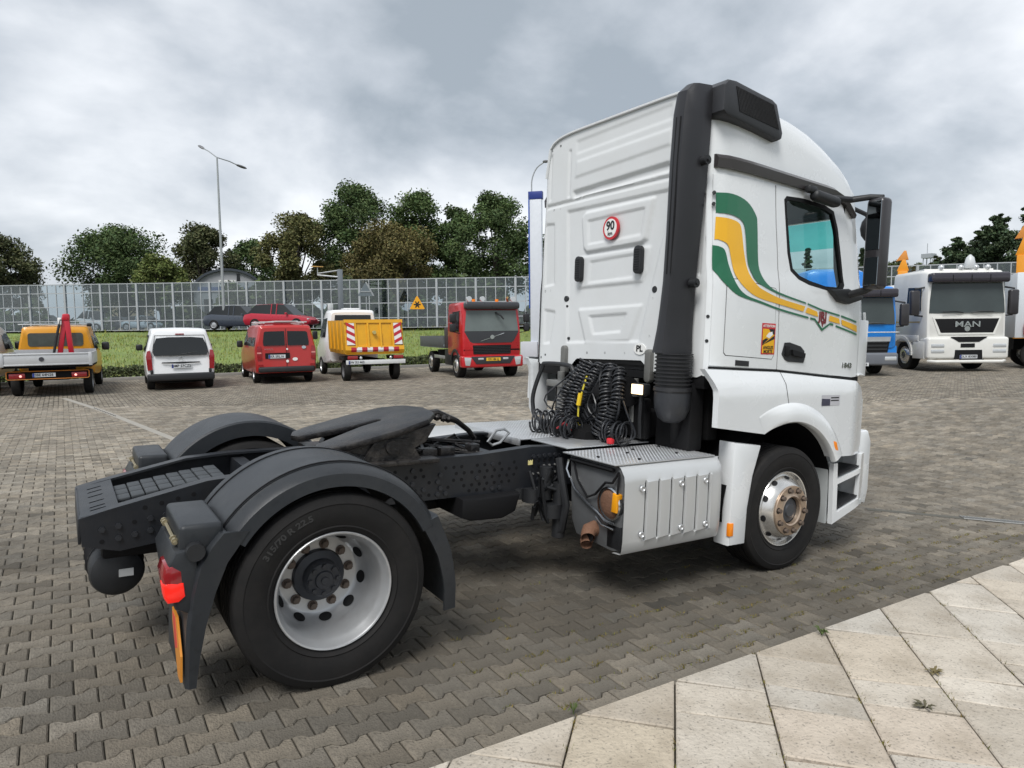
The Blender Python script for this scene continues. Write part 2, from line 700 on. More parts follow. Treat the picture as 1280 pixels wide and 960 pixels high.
# 300 blocks that show largest: objects of their own, sharing a few meshes
pick = [c for c in cells if 0 < c[3] < 1280 and c[4] < 975 and c[2] < 4][:300]
picked = set((c[1], c[2]) for c in pick)
shared = {}
for (dd, cx, cy, px, py) in pick:
    cut = cy < KERB_Y + 0.09
    key = round(cy, 4) if cut else rng.randrange(6)
    if key not in shared:
        vs, fs = paver_geo(cx, cy, 0, 0, 0)
        z0 = gz(cx, cy)
        sl = (gz(cx + .1, cy) - gz(cx - .1, cy)) / .2, (gz(cx, cy + .1) - gz(cx, cy - .1)) / .2
        shared[key] = make_mesh('paver', [(x - cx, y - cy, z - z0) for x, y, z in vs], fs, m_pave_o, 30)
    o = obj_from_mesh('paver', shared[key], lot, (cx, cy, gz(cx, cy) + rng.uniform(-0.002, 0.002)), (rng.gauss(0, 0.006), rng.gauss(0, 0.005), rng.gauss(0, 0.006)))
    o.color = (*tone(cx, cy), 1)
fv, ff, fc = [], [], []
for (dd, cx, cy, px, py) in cells:
    if (cx, cy) in picked:
        continue
    vs, fs = paver_geo(cx, cy, rng.uniform(-0.0025, 0.002), rng.gauss(0, 0.006), rng.gauss(0, 0.006), dd < 16)
    k = len(fv)
    fv += vs
    ff += [tuple(i + k for i in f) for f in fs]
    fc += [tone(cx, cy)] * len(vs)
me = make_mesh('paver_field', fv, ff, m_pave_s, 30)
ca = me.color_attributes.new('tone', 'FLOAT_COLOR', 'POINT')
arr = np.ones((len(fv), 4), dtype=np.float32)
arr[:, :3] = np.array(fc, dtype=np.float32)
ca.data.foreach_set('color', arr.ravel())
o = obj_from_mesh('paver_field', me, lot)
tag(o, kind='stuff')
print('pavers', len(cells))

# ---- pale stone slabs laid on the diagonal along the lot
ANG = R(43.5)
D1 = (math.cos(ANG), math.sin(ANG))
D2 = (math.sin(ANG), -math.cos(ANG))
m_slab = M('pale_sandstone', (0.50, 0.455, 0.39), 0.85, var=0.16, vscale=14, bump=0.8, bscale=45, objcol=True, dirt=0.8,
           dirtcol=(0.25, 0.205, 0.15), dscale=2.6, spec=0.3, speck=0.75, sscale=70)
sb = MB()
sb.add([(-20, KERB_Y - 0.006, plane_z(-20, KERB_Y) - 0.012), (30, KERB_Y - 0.006, plane_z(30, KERB_Y) - 0.012), (30, -12, plane_z(30, -12) - 0.012), (-20, -12, plane_z(-20, -12) - 0.012)], [(3, 2, 1, 0)])
pavement = sb.build('stone_pavement', m_joint, smooth=None)
tag(pavement, 'pavement of pale diagonal stone slabs beside the truck', 'pavement', kind='structure')
RUSTY = [(0.78, -2.42, (1.0, 0.95, 0.86, 1)), (2.0, -2.95, (1.02, 0.97, 0.93, 1))]   # iron-stained slabs
cross = {0: [-0.78], 1: [-0.31, -0.615], 2: [0.137, -0.22, -0.44, -0.865], 3: [0.655, 0.0, -0.27, -0.695], 4: [0.74, 0.17, -0.11]}


def clip_y(poly, ymax):
    o = []
    for i in range(len(poly)):
        a, b = poly[i - 1], poly[i]
        ia, ib = a[1] <= ymax, b[1] <= ymax
        if ia != ib:
            t = (ymax - a[1]) / (b[1] - a[1])
            o.append((a[0] + t * (b[0] - a[0]), ymax))
        if ib:
            o.append(b)
    return o


for k in range(-3, 16):
    v0, v1 = 2.12 + 0.46 * k, 2.58 + 0.46 * k
    us = list(cross.get(k, []))
    # fill up and down the course
    hi = (KERB_Y + v1 * math.cos(ANG)) / math.sin(ANG) + 1.6
    u = max(us) if us else rng.uniform(-0.2, 0.2) + (v0 - 3) * 0.9
    while u < hi:
        u += rng.choice([0.32, 0.45, 0.58, 0.7, 0.85]); us.append(u)
    u = min(us)
    while u > -3.2 + 0.2 * k:
        u -= rng.choice([0.32, 0.45, 0.58, 0.7]); us.append(u)
    us.sort()
    for a, b in zip(us[:-1], us[1:]):
        gp = 0.0045
        sk = rng.uniform(-0.02, 0.02)
        quad = [(a + gp + sk, v0 + gp), (b - gp + sk, v0 + gp), (b - gp - sk, v1 - gp), (a + gp - sk, v1 - gp)]
        xy = [(D1[0] * p + D2[0] * q, D1[1] * p + D2[1] * q) for p, q in quad]
        xy = clip_y(xy, KERB_Y)
        if len(xy) < 3:
            continue
        ar = abs(sum(xy[i - 1][0] * xy[i][1] - xy[i][0] * xy[i - 1][1] for i in range(len(xy)))) / 2
        if ar < 0.004:
            continue
        cx = sum(p[0] for p in xy) / len(xy); cy = sum(p[1] for p in xy) / len(xy)
        q = project((cx, cy, plane_z(cx, cy)))
        if q is None or not (-500 < q[0] < 1900) or q[1] > 1500 or q[2] > 24:
            continue
        n = len(xy)
        h = 0.018 + rng.uniform(-0.003, 0.003)
        tx, ty = rng.gauss(0, 0.003), rng.gauss(0, 0.003)
        vs = []
        for ins, dz in ((0.010, 0.0), (0.0, -0.005), (0.0, -0.035)):
            for (x, y) in xy:
                dl = math.hypot(x - cx, y - cy)
                f_ = max(0.0, 1 - ins / dl)
                X, Y = cx + (x - cx) * f_, cy + (y - cy) * f_
                vs.append((X - cx, Y - cy, plane_z(X, Y) - plane_z(cx, cy) + h + dz + tx * (X - cx) + ty * (Y - cy)))
        fs = [tuple(range(n))]
        for r_ in (0, 1):
            for i in range(n):
                j = (i + 1) % n
                fs.append((r_ * n + i, (r_ + 1) * n + i, (r_ + 1) * n + j, r_ * n + j))
        o = obj_from_mesh('stone_slab', make_mesh('stone_slab', vs, fs, m_slab, 30), pavement, (cx, cy, plane_z(cx, cy)))
        t = max(0.72, min(1.2, rng.gauss(1, 0.08)))
        w = rng.gauss(0.012, 0.016)
        o.color = (t * (1 + w), t, t * (1 - 1.3 * w), 1)
        for wx, wy, tint in RUSTY:
            if abs(cx - wx) < 0.32 and abs(cy - wy) < 0.32 and ar > 0.1:
                o.color = tint

# ================================================================== the tractor unit
truck = empty('tractor_truck', 'white two-axle tractor truck with green and yellow stripes parked on the paving', 'truck')
truck.matrix_world = TILT
wht = M('white_paint', (0.73, 0.75, 0.76), 0.26, var=0.03, vscale=3, coat=0.8, dirt=0.10, dirtcol=(0.45, 0.43, 0.38), dscale=1.6)
wht2 = M('white_cab_rear', (0.66, 0.675, 0.68), 0.36, var=0.03, vscale=3, dirt=0.16, dirtcol=(0.42, 0.40, 0.35), dscale=1.8)
blk = M('black_plastic', (0.015, 0.016, 0.018), 0.5, var=0.25, vscale=9, bump=0.15, bscale=300)
gry = M('grey_mudguard_plastic', (0.023, 0.026, 0.030), 0.40, var=0.18, vscale=5, bump=0.12, bscale=350, dirt=0.4, dirtcol=(0.055, 0.054, 0.052), dscale=3, speck=0.3, sscale=25, spec=0.38)
chs = M('chassis_paint', (0.013, 0.015, 0.019), 0.40, var=0.3, vscale=7, dirt=0.45, dirtcol=(0.045, 0.042, 0.04), dscale=4)
grs = M('greasy_steel', (0.022, 0.021, 0.022), 0.36, metal=0.45, speck=0.8, sscale=30, var=0.6, vscale=14, bump=0.4, bscale=60, dirt=0.6, dirtcol=(0.12, 0.105, 0.09), dscale=7)
rub = M('tyre_rubber', (0.0135, 0.013, 0.013), 0.72, var=0.25, vscale=8, bump=0.15, bscale=200, dirt=0.4, dirtcol=(0.035, 0.031, 0.028), dscale=5, spec=0.22)
alu = M('aluminium', (0.62, 0.63, 0.64), 0.38, metal=0.75, var=0.08, vscale=9, dirt=0.3, dirtcol=(0.35, 0.33, 0.31))
alu2 = M('silver_panel', (0.60, 0.61, 0.61), 0.38, metal=0.4, var=0.06, vscale=5, dirt=0.2, dirtcol=(0.36, 0.35, 0.33))
rimm = M('silver_rim', (0.50, 0.51, 0.52), 0.36, metal=0.6, var=0.08, vscale=8, dirt=0.35, dirtcol=(0.30, 0.28, 0.26), dscale=5)
rimf = M('polished_rim', (0.68, 0.67, 0.65), 0.25, metal=0.8, var=0.08, vscale=8, dirt=0.4, dirtcol=(0.40, 0.36, 0.30), dscale=6)
rust = M('rusty_steel', (0.17, 0.085, 0.05), 0.8, var=0.5, vscale=14, bump=0.5, bscale=90, dirt=0.5, dirtcol=(0.06, 0.04, 0.03))
nutm = M('rusty_nut', (0.13, 0.10, 0.08), 0.7, metal=0.3, var=0.5, vscale=25)
brng = M('bronze_trim', (0.55, 0.43, 0.33), 0.35, metal=0.8, var=0.25, vscale=14, dirt=0.5, dirtcol=(0.25, 0.15, 0.09), dscale=9)
seal = M('black_seal', (0.008, 0.008, 0.009), 0.6, spec=0.25)
grn = M('green_vinyl', (0.006, 0.125, 0.055), 0.35, var=0.06, coat=0.3)
yel = M('yellow_vinyl', (0.80, 0.42, 0.006), 0.35, var=0.05, coat=0.3)
redv = M('dark_red_vinyl', (0.16, 0.012, 0.016), 0.4)
redp = M('red_print', (0.55, 0.02, 0.03), 0.4)
ambr = M('amber_lens', (0.75, 0.22, 0.01), 0.2, emit=((1, 0.25, 0.02), 0.08))
ylwm = M('yellow_plastic', (0.75, 0.5, 0.02), 0.4)
redl = M('red_lens', (0.26, 0.010, 0.014), 0.15, coat=0.6)
redg = M('red_lens_lit', (0.7, 0.02, 0.01), 0.2, emit=((1, 0.02, 0.015), 0.22))
lamp_on = M('work_lamp_glow', (1, 0.9, 0.7), 0.3, emit=((1, 0.66, 0.33), 1.25))
wpr = M('white_print', (0.8, 0.8, 0.78), 0.45)
bpr = M('black_print', (0.012, 0.012, 0.012), 0.5)
chrm = M('chrome', (0.6, 0.61, 0.62), 0.15, metal=1.0)
cabg = glass('cab_glass', (0.82, 0.97, 0.95), 0.05)
band = glass('tinted_band', (0.25, 0.80, 0.74), 0.02)
mirg = M('mirror_glass', (0.25, 0.28, 0.30), 0.06, metal=1.0, rvar=0.02)
inti = M('cab_interior', (0.075, 0.072, 0.07), 0.8, var=0.1)
int2 = M('cab_interior_light', (0.32, 0.33, 0.33), 0.7, var=0.1)


def cw(x):
    return interp(x, [2.83, 2.845, 2.88, 2.95, 3.05, 3.2, 4.55, 4.72, 4.84, 4.94, 5.0], [1.052, 1.075, 1.10, 1.125, 1.14, 1.15, 1.15, 1.135, 1.09, 1.0, 0.86])


def tumble(z):
    return 0.018 * smooth01(2.22, 2.42, z) + 0.035 * smooth01(2.3, 3.15, z)


def side(x, z):
    return cw(x) - tumble(z)


def roofH(x):
    return interp(x, [2.83, 3.2, 3.7, 4.1, 4.4, 4.62, 4.8, 4.92, 5.0], [3.70, 3.74, 3.72, 3.66, 3.57, 3.45, 3.30, 3.18, 3.08])


ZS = [1.56, 1.62, 1.8, 2.05, 2.25, 2.4, 2.6, 2.8, 3.0, 3.05]
ROOFN = 7.5


def cab_ring(x):
    rk = smooth01(4.35, 5.0, x)
    pts = []
    for z in ZS:
        pts.append((cw(x) - tumble(z), z))
    wr, H = cw(x) - tumble(3.05), roofH(x)
    nn = ROOFN - 2.5 * smooth01(2.9, 3.4, x) - 2.4 * smooth01(3.6, 4.8, x)
    for i in range(1, 11):
        a = math.pi / 2 * i / 10
        pts.append((wr * math.cos(a) ** (2 / nn), 3.05 + (H - 3.05) * math.sin(a) ** (2 / nn)))
    ring = [(x - rk * 0.16 * max(0, z - 2.0), -y, z) for y, z in pts]
    ring += [(x - rk * 0.16 * max(0, z - 2.0), y, z) for y, z in pts[-2::-1]]
    return ring


XST = [2.83, 2.845, 2.88, 2.95, 3.05, 3.2, 3.4, 3.585, 3.8, 4.0, 4.2, 4.46, 4.6, 4.72, 4.84, 4.94, 5.0]
rings = [cab_ring(x) for x in XST]
shell = MB()
nr = len(rings[0])
vs = [q for r in rings for q in r]
fs = []
for i in range(len(rings) - 1):
    for k in range(nr - 1):
        zc = (rings[i][k][2] + rings[i][k + 1][2]) / 2
        yc = abs(rings[i][k][1])
        if XST[i] >= 3.58 and XST[i + 1] <= 4.47 and 2.25 < zc < 3.0 and yc > 0.9:
            continue
        fs.append((i * nr + k, i * nr + k + 1, (i + 1) * nr + k + 1, (i + 1) * nr + k))
shell.add(vs, fs)
shell.build('cab_shell', wht, truck, 32)

# front of the cab: lower panel, header, windscreen
fr = rings[-1]


def front_x(z):
    return 5.0 - 0.16 * max(0, z - 2.0)


def fpoly(z0, z1):
    a = [(y, z) for (x, y, z) in fr if z0 - 1e-6 <= z <= z1 + 1e-6 and y < 0]
    b = [(y, z) for (x, y, z) in fr if z0 - 1e-6 <= z <= z1 + 1e-6 and y > 0]
    return a, b


skin('nose_panel', [(-0.86, 1.3), (0.86, 1.3), (0.86, 2.05), (-0.86, 2.05)], [], lambda y, z: front_x(z) + 0.02 * (1 - (y / 0.9) ** 2), wht, truck, sgn=1, swap=True, cell=0.2, depth=0.05)
skin('windscreen_header', [(-0.82, 2.98), (0.82, 2.98), (0.8, 3.09), (-0.8, 3.09)], [], lambda y, z: front_x(z) + 0.02 * (1 - (y / 0.9) ** 2), wht, truck, sgn=1, swap=True, cell=0.2, depth=0.05)
skin('windscreen', [(-0.86, 2.05), (0.86, 2.05), (0.82, 2.98), (-0.82, 2.98)], [], lambda y, z: front_x(z) + 0.015 * (1 - (y / 0.9) ** 2), cabg, truck, sgn=1, swap=True, cell=0.2, depth=0.0)
skin('tinted_band', [(-0.83, 2.72), (0.83, 2.72), (0.81, 2.97), (-0.81, 2.97)], [], lambda y, z: front_x(z) - 0.02, band, truck, sgn=1, swap=True, cell=0.2, depth=0.0)
mb = MB()
for k in range(4):
    mb.box2((5.0, -0.7, 1.36 + 0.16 * k), (5.045, 0.7, 1.44 + 0.16 * k), 0.01)
mb.build('grille', blk, truck)

# ---------------- rear wall, pressed sheet with embossed fields
def sdf(P, poly):
    poly = np.array(poly)
    d = np.full(len(P), 1e9)
    ins = np.zeros(len(P), bool)
    n = len(poly)
    for i in range(n):
        a, b = poly[i], poly[(i + 1) % n]
        ab = b - a
        t = np.clip(((P - a) @ ab) / (ab @ ab), 0, 1)
        d = np.minimum(d, np.hypot(*(P - a - t[:, None] * ab).T))
        c = ((a[1] > P[:, 1]) != (b[1] > P[:, 1]))
        xi = (b[0] - a[0]) * (P[:, 1] - a[1]) / (b[1] - a[1] + 1e-12) + a[0]
        ins ^= c & (P[:, 0] < xi)
    return np.where(ins, -d, d)


EMB = [
    ([(0.66, 2.99), (-0.66, 2.99), (-0.64, 2.85), (-0.36, 1.80), (0.60, 1.77), (0.62, 2.4)], -0.014, 0.010),
    ([(0.44, 2.90), (0.39, 2.945), (-0.47, 2.955), (-0.40, 2.635), (-0.35, 2.605), (0.35, 2.585), (0.40, 2.63)], 0.024, 0.013),
    ([(0.345, 2.865), (-0.375, 2.885), (-0.335, 2.672), (0.325, 2.655)], -0.011, 0.008),
    ([(0.47, 2.55), (0.46, 2.27), (-0.36, 2.29), (-0.40, 2.36), (-0.44, 2.57)], 0.012, 0.010),
    ([(0.305, 2.50), (-0.265, 2.522), (-0.255, 2.332), (0.318, 2.312)], -0.010, 0.008),
    ([(0.455, 2.075), (-0.375, 2.10), (-0.245, 1.805), (0.335, 1.775)], 0.012, 0.010),
    ([(0.29, 2.012), (-0.20, 2.03), (-0.13, 1.88), (0.228, 1.852)], -0.012, 0.008),
    ([(1.0, 2.91), (0.86, 2.90), (0.83, 2.32), (0.98, 2.31)], -0.012, 0.009),
    ([(0.97, 2.08), (0.80, 2.06), (0.87, 1.76), (0.97, 1.75)], -0.012, 0.009),
    ([(-1.0, 2.91), (-0.86, 2.90), (-0.75, 2.32), (-0.98, 2.31)], -0.012, 0.009),
    ([(0.56, 3.61), (-0.62, 3.64), (-0.62, 3.53), (0.55, 3.50)], -0.007, 0.014),
    ([(0.54, 3.425), (-0.62, 3.455), (-0.625, 3.335), (0.56, 3.285)], 0.008, 0.013),
    ([(0.58, 3.16), (-0.62, 3.20), (-0.62, 3.135), (0.58, 3.105)], -0.024, 0.014),
    ([(0.955, 3.56), (0.925, 3.56), (0.925, 3.13), (0.955, 3.13)], -0.010, 0.008),
    ([(0.665, 3.55), (0.635, 3.55), (0.635, 3.12), (0.665, 3.12)], -0.012, 0.008),
    ([(1.2, 3.085), (-1.2, 3.105), (-1.2, 3.075), (1.2, 3.052)], -0.014, 0.007),
]


def wall_top(y):
    wr = cw(2.83) - tumble(3.05)
    return 3.05 + (roofH(2.83) - 3.05) * max(0.0, 1 - min(1, abs(y) / wr) ** ROOFN) ** (1 / ROOFN)


def wall_bot(y):
    return interp(y, [-1.06, -0.95, -0.52, -0.46, -0.38, 0.42, 0.5, 0.58, 0.95, 1.06], [1.60, 1.545, 1.56, 1.58, 1.645, 1.625, 1.555, 1.55, 1.545, 1.60])


NU, NV = 150, 170
grid = []
for j in range(NV + 1):
    t = j / NV
    for i in range(NU + 1):
        s_ = -1 + 2 * i / NU
        s_ = math.copysign(1 - (1 - abs(s_)) ** 1.15, s_)
        yb = s_ * (cw(2.83) - tumble(3.05))
        z = wall_bot(yb) + t * (wall_top(yb) - wall_bot(yb))
        y = s_ * (cw(2.83) - tumble(min(z, 3.05)))
        grid.append((y, z))
P_ = np.array(grid)
hgt = np.zeros(len(P_))
for poly, dep, bw in EMB:
    q = np.clip((bw - sdf(P_, poly)) / (2 * bw), 0, 1)
    hgt += dep * q * q * (3 - 2 * q)
edge = np.minimum(1, np.maximum(0, (np.abs(P_[:, 0]) - 1.0) / 0.052))
hgt -= 0.015 * edge ** 2
verts = [(2.83 - h, y, z) for (y, z), h in zip(grid, hgt)]
faces = []
for j in range(NV):
    for i in range(NU):
        a = j * (NU + 1) + i
        faces.append((a, a + NU + 1, a + NU + 2, a + 1))
rw = obj_from_mesh('cab_rear_wall', make_mesh('cab_rear_wall', verts, faces, wht2, 60), truck)
# roof lip over the wall
lip = [(2.822, y * 1.0, wall_top(y) + 0.006) for y in np.linspace(-1.0, 1.0, 41)]
MB().tube(lip, 0.014, 6).build('roof_seam', wht2, truck)
# lower edge fold and underside of the cab
mb = MB()
mb.box2((2.86, -1.05, 1.5), (4.9, 1.05, 1.56))
mb.box2((2.84, -1.06, 1.46), (3.0, -0.55, 1.60), 0.01)
mb.box2((2.84, 0.60, 1.46), (3.0, 1.06, 1.60), 0.01)
mb.build('cab_floor', seal, truck)

# things on the wall
for i, (y, z) in enumerate(((0.425, 2.438), (-0.344, 2.467))):
    p = rrect(y - 0.043, y + 0.043, z - 0.115, z + 0.115, 0.04)
    o = MB().prism(p, 2.785, 2.83, 'x', 0.006).build('wall_vent', blk, rw)
    mb = MB()
    for k in range(9):
        mb.box((2.784, y, z - 0.08 + 0.02 * k), (0.006, 0.055, 0.006))
    mb.build('wall_vent_slats', seal, rw)
me_plug = MB().lathe([(0, -0.012), (0.026, -0.012), (0.032, 0.0), (0.032, 0.014)], 16, axis='x').mesh('plug', blk)
for y, z in ((0.633, 2.177), (-0.519, 2.219)):
    obj_from_mesh('plug', me_plug, rw, (2.838, y, z))
me_dot = MB().lathe([(0, -0.008), (0.012, -0.008), (0.014, 0.0), (0.014, 0.014)], 10, axis='x').mesh('plug', blk)
for y, z in ((0.619, 2.108), (-0.504, 2.148), (0.582, 1.808), (-0.482, 1.846), (0.297, 1.682), (0.051, 1.691), (-0.199, 1.7), (0.935, 1.64), (1.0, 1.613), (0.97, 2.259), (0.885, 2.262), (0.871, 3.03), (0.772, 3.03), (0.93, 3.60), (0.80, 3.62)):
    obj_from_mesh('plug', me_dot, rw, (2.838, y, z))
for y in (0.605, -0.511):
    MB().prism(rrect(y - 0.035, y + 0.035, 1.47, 1.74, 0.034), 2.79, 2.85, 'x', 0.01).build('cab_bracket', M('dull_grey_metal', (0.20, 0.20, 0.19), 0.55, metal=0.4, dirt=0.5), rw)
# speed disc
MB().prism(disc(0.005, 2.76, 0.098, 32), 2.797, 2.815, 'x').build('speed_sticker', redp, rw, smooth=None)
MB().prism(disc(0.005, 2.76, 0.078, 32), 2.7945, 2.80, 'x').build('sticker_disc', wpr, rw, smooth=None)
lettering('sticker_number', '90', 0.105, bpr, rw, (2.7935, 0.005, 2.777), (0, -1, 0), (0, 0, 1), 0.0008, 0.003)
lettering('sticker_unit', 'km', 0.05, bpr, rw, (2.7935, 0.005, 2.713), (0, -1, 0), (0, 0, 1), 0.0008, 0.001)
MB().prism(disc(-0.385, 1.737, 0.046, 24, 1.5), 2.822, 2.836, 'x').build('country_sticker', wpr, rw, smooth=None)
lettering('country_letters', 'PL', 0.07, bpr, rw, (2.8205, -0.385, 1.74), (0, -1, 0), (0, 0, 1), 0.0008, 0.002, 1.1)

# ---------------- side skins, right side carries the livery
WIN = [(3.60, 2.945), (3.63, 2.975), (3.84, 2.985), (4.14, 2.97), (4.27, 2.935), (4.33, 2.80), (4.43, 2.33), (4.40, 2.285), (4.17, 2.272), (3.93, 2.30), (3.79, 2.335), (3.69, 2.395), (3.645, 2.53)]


def inset(poly, d):
    cx = sum(p[0] for p in poly) / len(poly); cz = sum(p[1] for p in poly) / len(poly)
    o = []
    for x, z in poly:
        l = math.hypot(x - cx, z - cz)
        o.append((x - (x - cx) / l * d, z - (z - cz) / l * d))
    return o


DOOR = [(3.497, 3.04), (3.51, 2.73), (3.545, 2.30), (3.565, 1.9), (3.57, 1.615), (4.62, 1.545), (4.70, 1.55), (4.70, 2.25), (4.60, 2.34), (4.50, 2.80), (4.40, 3.0), (4.3, 3.04)]
REARP = [(2.855, 3.04), (3.485, 3.04), (3.498, 2.73), (3.533, 2.30), (3.553, 1.9), (3.557, 1.616), (2.855, 1.64)]
for sg, nm in ((-1, 'right'), (1, 'left')):
    skin('door', DOOR, [WIN], side, wht, truck, 0.008, 0.012, sg)
    skin('side_panel', REARP, [], side, wht, truck, 0.008, 0.012, sg)
    seam = ribbon([(3.487, 3.04), (3.50, 2.73), (3.535, 2.30), (3.555, 1.9), (3.559, 1.6)], [(3.495, 3.04), (3.508, 2.73), (3.543, 2.30), (3.563, 1.9), (3.568, 1.6)])
    skin('door_seal', seam, [], side, seal, truck, 0.004, 0.0, sg)
    skin('door_seal', [(2.85, 1.632), (3.56, 1.612), (4.62, 1.538), (4.62, 1.522), (3.56, 1.596), (2.85, 1.616)], [], side, seal, truck, 0.005, 0.0, sg)
    skin('window_seal', WIN, [inset(WIN, 0.035)], side, seal, truck, 0.010, 0.03, sg)
    skin('side_window', inset(WIN, 0.03), [], side, cabg, truck, -0.006, 0.0, sg)
    # roof-edge rail
    rail = []
    for x in list(np.linspace(2.86, 4.25, 15)) + [4.36, 4.46, 4.56]:
        z = interp(x, [2.86, 4.25, 4.36, 4.46, 4.56], [3.135, 3.085, 3.06, 3.01, 2.93])
        hh = interp(x, [2.86, 4.2, 4.56], [0.048, 0.045, 0.02])
        y0 = side(min(x, 4.55), 3.08)
        rail.append([(x, sg * (y0 - 0.02), z - hh), (x, sg * (y0 + 0.035), z - hh), (x, sg * (y0 + 0.045), z + hh * 0.35), (x, sg * (y0 + 0.015), z + hh), (x, sg * (y0 - 0.03), z + hh)])
    MB().loft(rail, cap0=True, cap1=True).build('roof_rail', M('rail_brown_grey', (0.048, 0.043, 0.045), 0.32, coat=0.3), truck, 30)

# recessed locker flap outline and slot
lid = [(2.95, 2.245), (2.965, 2.285), (3.05, 2.287), (3.49, 2.245), (3.505, 2.23), (3.512, 1.72), (3.49, 1.692), (2.97, 1.715), (2.95, 1.735)]
skin('locker_seam', lid, [inset(lid, 0.006)], side, seal, truck, 0.0088, 0.0, -1)
skin('locker_flap', inset(lid, 0.006), [], side, wht, truck, 0.0105, 0.003, -1)
skin('locker_handle', [(3.07, 1.684), (3.215, 1.677), (3.215, 1.637), (3.07, 1.643)], [], side, blk, truck, 0.012, 0.006, -1)
# door handle: cup and grip
cup = [(3.64, 1.826), (3.70, 1.83), (3.85, 1.80), (3.90, 1.765), (3.912, 1.70), (3.895, 1.668), (3.70, 1.676), (3.655, 1.69), (3.61, 1.735)]
dh = skin('door_handle', cup, [], side, blk, truck, 0.014, 0.008, -1)
skin('handle_grip', [(3.72, 1.772), (3.89, 1.745), (3.885, 1.71), (3.73, 1.728)], [], side, seal, dh, 0.035, 0.02, -1)
MB().box2((3.645, -1.175, 1.72), (3.70, -1.16, 1.80), 0.006).build('handle_lock', seal, dh)

# stripes
S0 = 0.0135
X0 = 2.868


def lift(pts):
    return [(max(X0, x + 0.0) if x < X0 else x, z) for x, z in pts]


g1o = [(X0, 2.905), (3.009, 2.906), (3.152, 2.868), (3.251, 2.778), (3.268, 2.702), (3.281, 2.443), (3.322, 2.328), (3.414, 2.254), (3.548, 2.212), (3.883, 2.156)]
g1i = [(X0, 2.757), (2.983, 2.755), (3.084, 2.726), (3.129, 2.661), (3.159, 2.432), (3.208, 2.332), (3.264, 2.277), (3.372, 2.238), (3.549, 2.196), (3.891, 2.143)]
yo = [(X0, 2.728), (2.966, 2.724), (3.056, 2.704), (3.093, 2.657), (3.124, 2.481), (3.178, 2.33), (3.267, 2.251), (3.353, 2.217), (3.552, 2.169), (3.879, 2.124)]
yi = [(X0 - 0.008, 2.563), (2.892, 2.562), (2.962, 2.529), (2.994, 2.43), (3.028, 2.318), (3.104, 2.24), (3.211, 2.182), (3.338, 2.15), (3.556, 2.121), (3.855, 2.081)]
g2o = [(X0 - 0.02, 2.521), (2.897, 2.513), (2.937, 2.488), (2.97, 2.39), (3.011, 2.292), (3.066, 2.218), (3.161, 2.166), (3.318, 2.135), (3.559, 2.09), (3.93, 2.042)]
g2i = [(X0 - 0.02, 2.345), (2.906, 2.271), (2.989, 2.201), (3.092, 2.155), (3.32, 2.116), (3.561, 2.074), (3.931, 2.027)]
gp = 0.0
for nm, a, b, mt in (('green_stripe', g1o, g1i, grn), ('yellow_stripe', yo, yi, yel), ('green_stripe', g2o, g2i, grn)):
    skin(nm, ribbon(smooth_line(a), smooth_line(b)), [], side, mt, truck, S0, 0.0, -1, cell=0.05)
skin('yellow_stripe', [(3.91, 2.118), (4.045, 2.089), (4.062, 2.047), (3.884, 2.075)], [], side, yel, truck, S0, 0.0, -1)
skin('yellow_stripe', [(4.225, 2.067), (4.363, 2.045), (4.381, 2.001), (4.215, 2.02)], [], side, yel, truck, S0, 0.0, -1)
skin('yellow_stripe', [(4.397, 2.039), (4.647, 1.996), (4.659, 1.939), (4.408, 1.995)], [], side, yel, truck, S0, 0.0, -1)
skin('green_stripe', [(3.907, 2.153), (4.116, 2.111), (4.367, 2.078), (4.369, 2.064), (4.118, 2.097), (3.908, 2.139)], [], side, grn, truck, S0, 0.0, -1)
skin('green_stripe', [(4.388, 2.076), (4.637, 2.034), (4.639, 2.018), (4.39, 2.061)], [], side, grn, truck, S0, 0.0, -1)
skin('green_stripe', ribbon([(3.954, 2.040), (4.022, 2.033), (4.128, 1.955), (4.235, 2.005), (4.284, 1.999)], [(3.954, 2.024), (4.018, 2.017), (4.126, 1.932), (4.231, 1.988), (4.284, 1.982)]), [], side, grn, truck, S0, 0.0, -1)
skin('green_stripe', [(4.318, 1.990), (4.656, 1.926), (4.658, 1.911), (4.318, 1.975)], [], side, grn, truck, S0, 0.0, -1)
lettering('emblem_letters', 'JRJ', 0.10, redv, truck, (4.128, -(side(4.13, 2.03) + 0.0115), 2.05), (1, 0, 0), (0, 0, 1), 0.001, 0.004, 1.0)
MB().prism([(4.105, 2.02), (4.152, 2.015), (4.132, 1.965)], -(side(4.13, 2.0) + 0.0125), -(side(4.13, 2.0) + 0.0105)).build('emblem_tip', redv, truck, smooth=None)
lettering('model_badge', '1843', 0.06, chrm, truck, (4.52, -(side(4.52, 1.65) + 0.009), 1.648), (1, -0.0, -0.04), (0.04, 0, 1), 0.002, 0.002, 1.3)

# blind-spot sticker
sx0, sx1, sz0, sz1 = 3.347, 3.513, 1.731, 1.971


def ST(x, z):
    return (sx0 + (sx1 - sx0) * x, sz0 + (sz1 - sz0) * z)


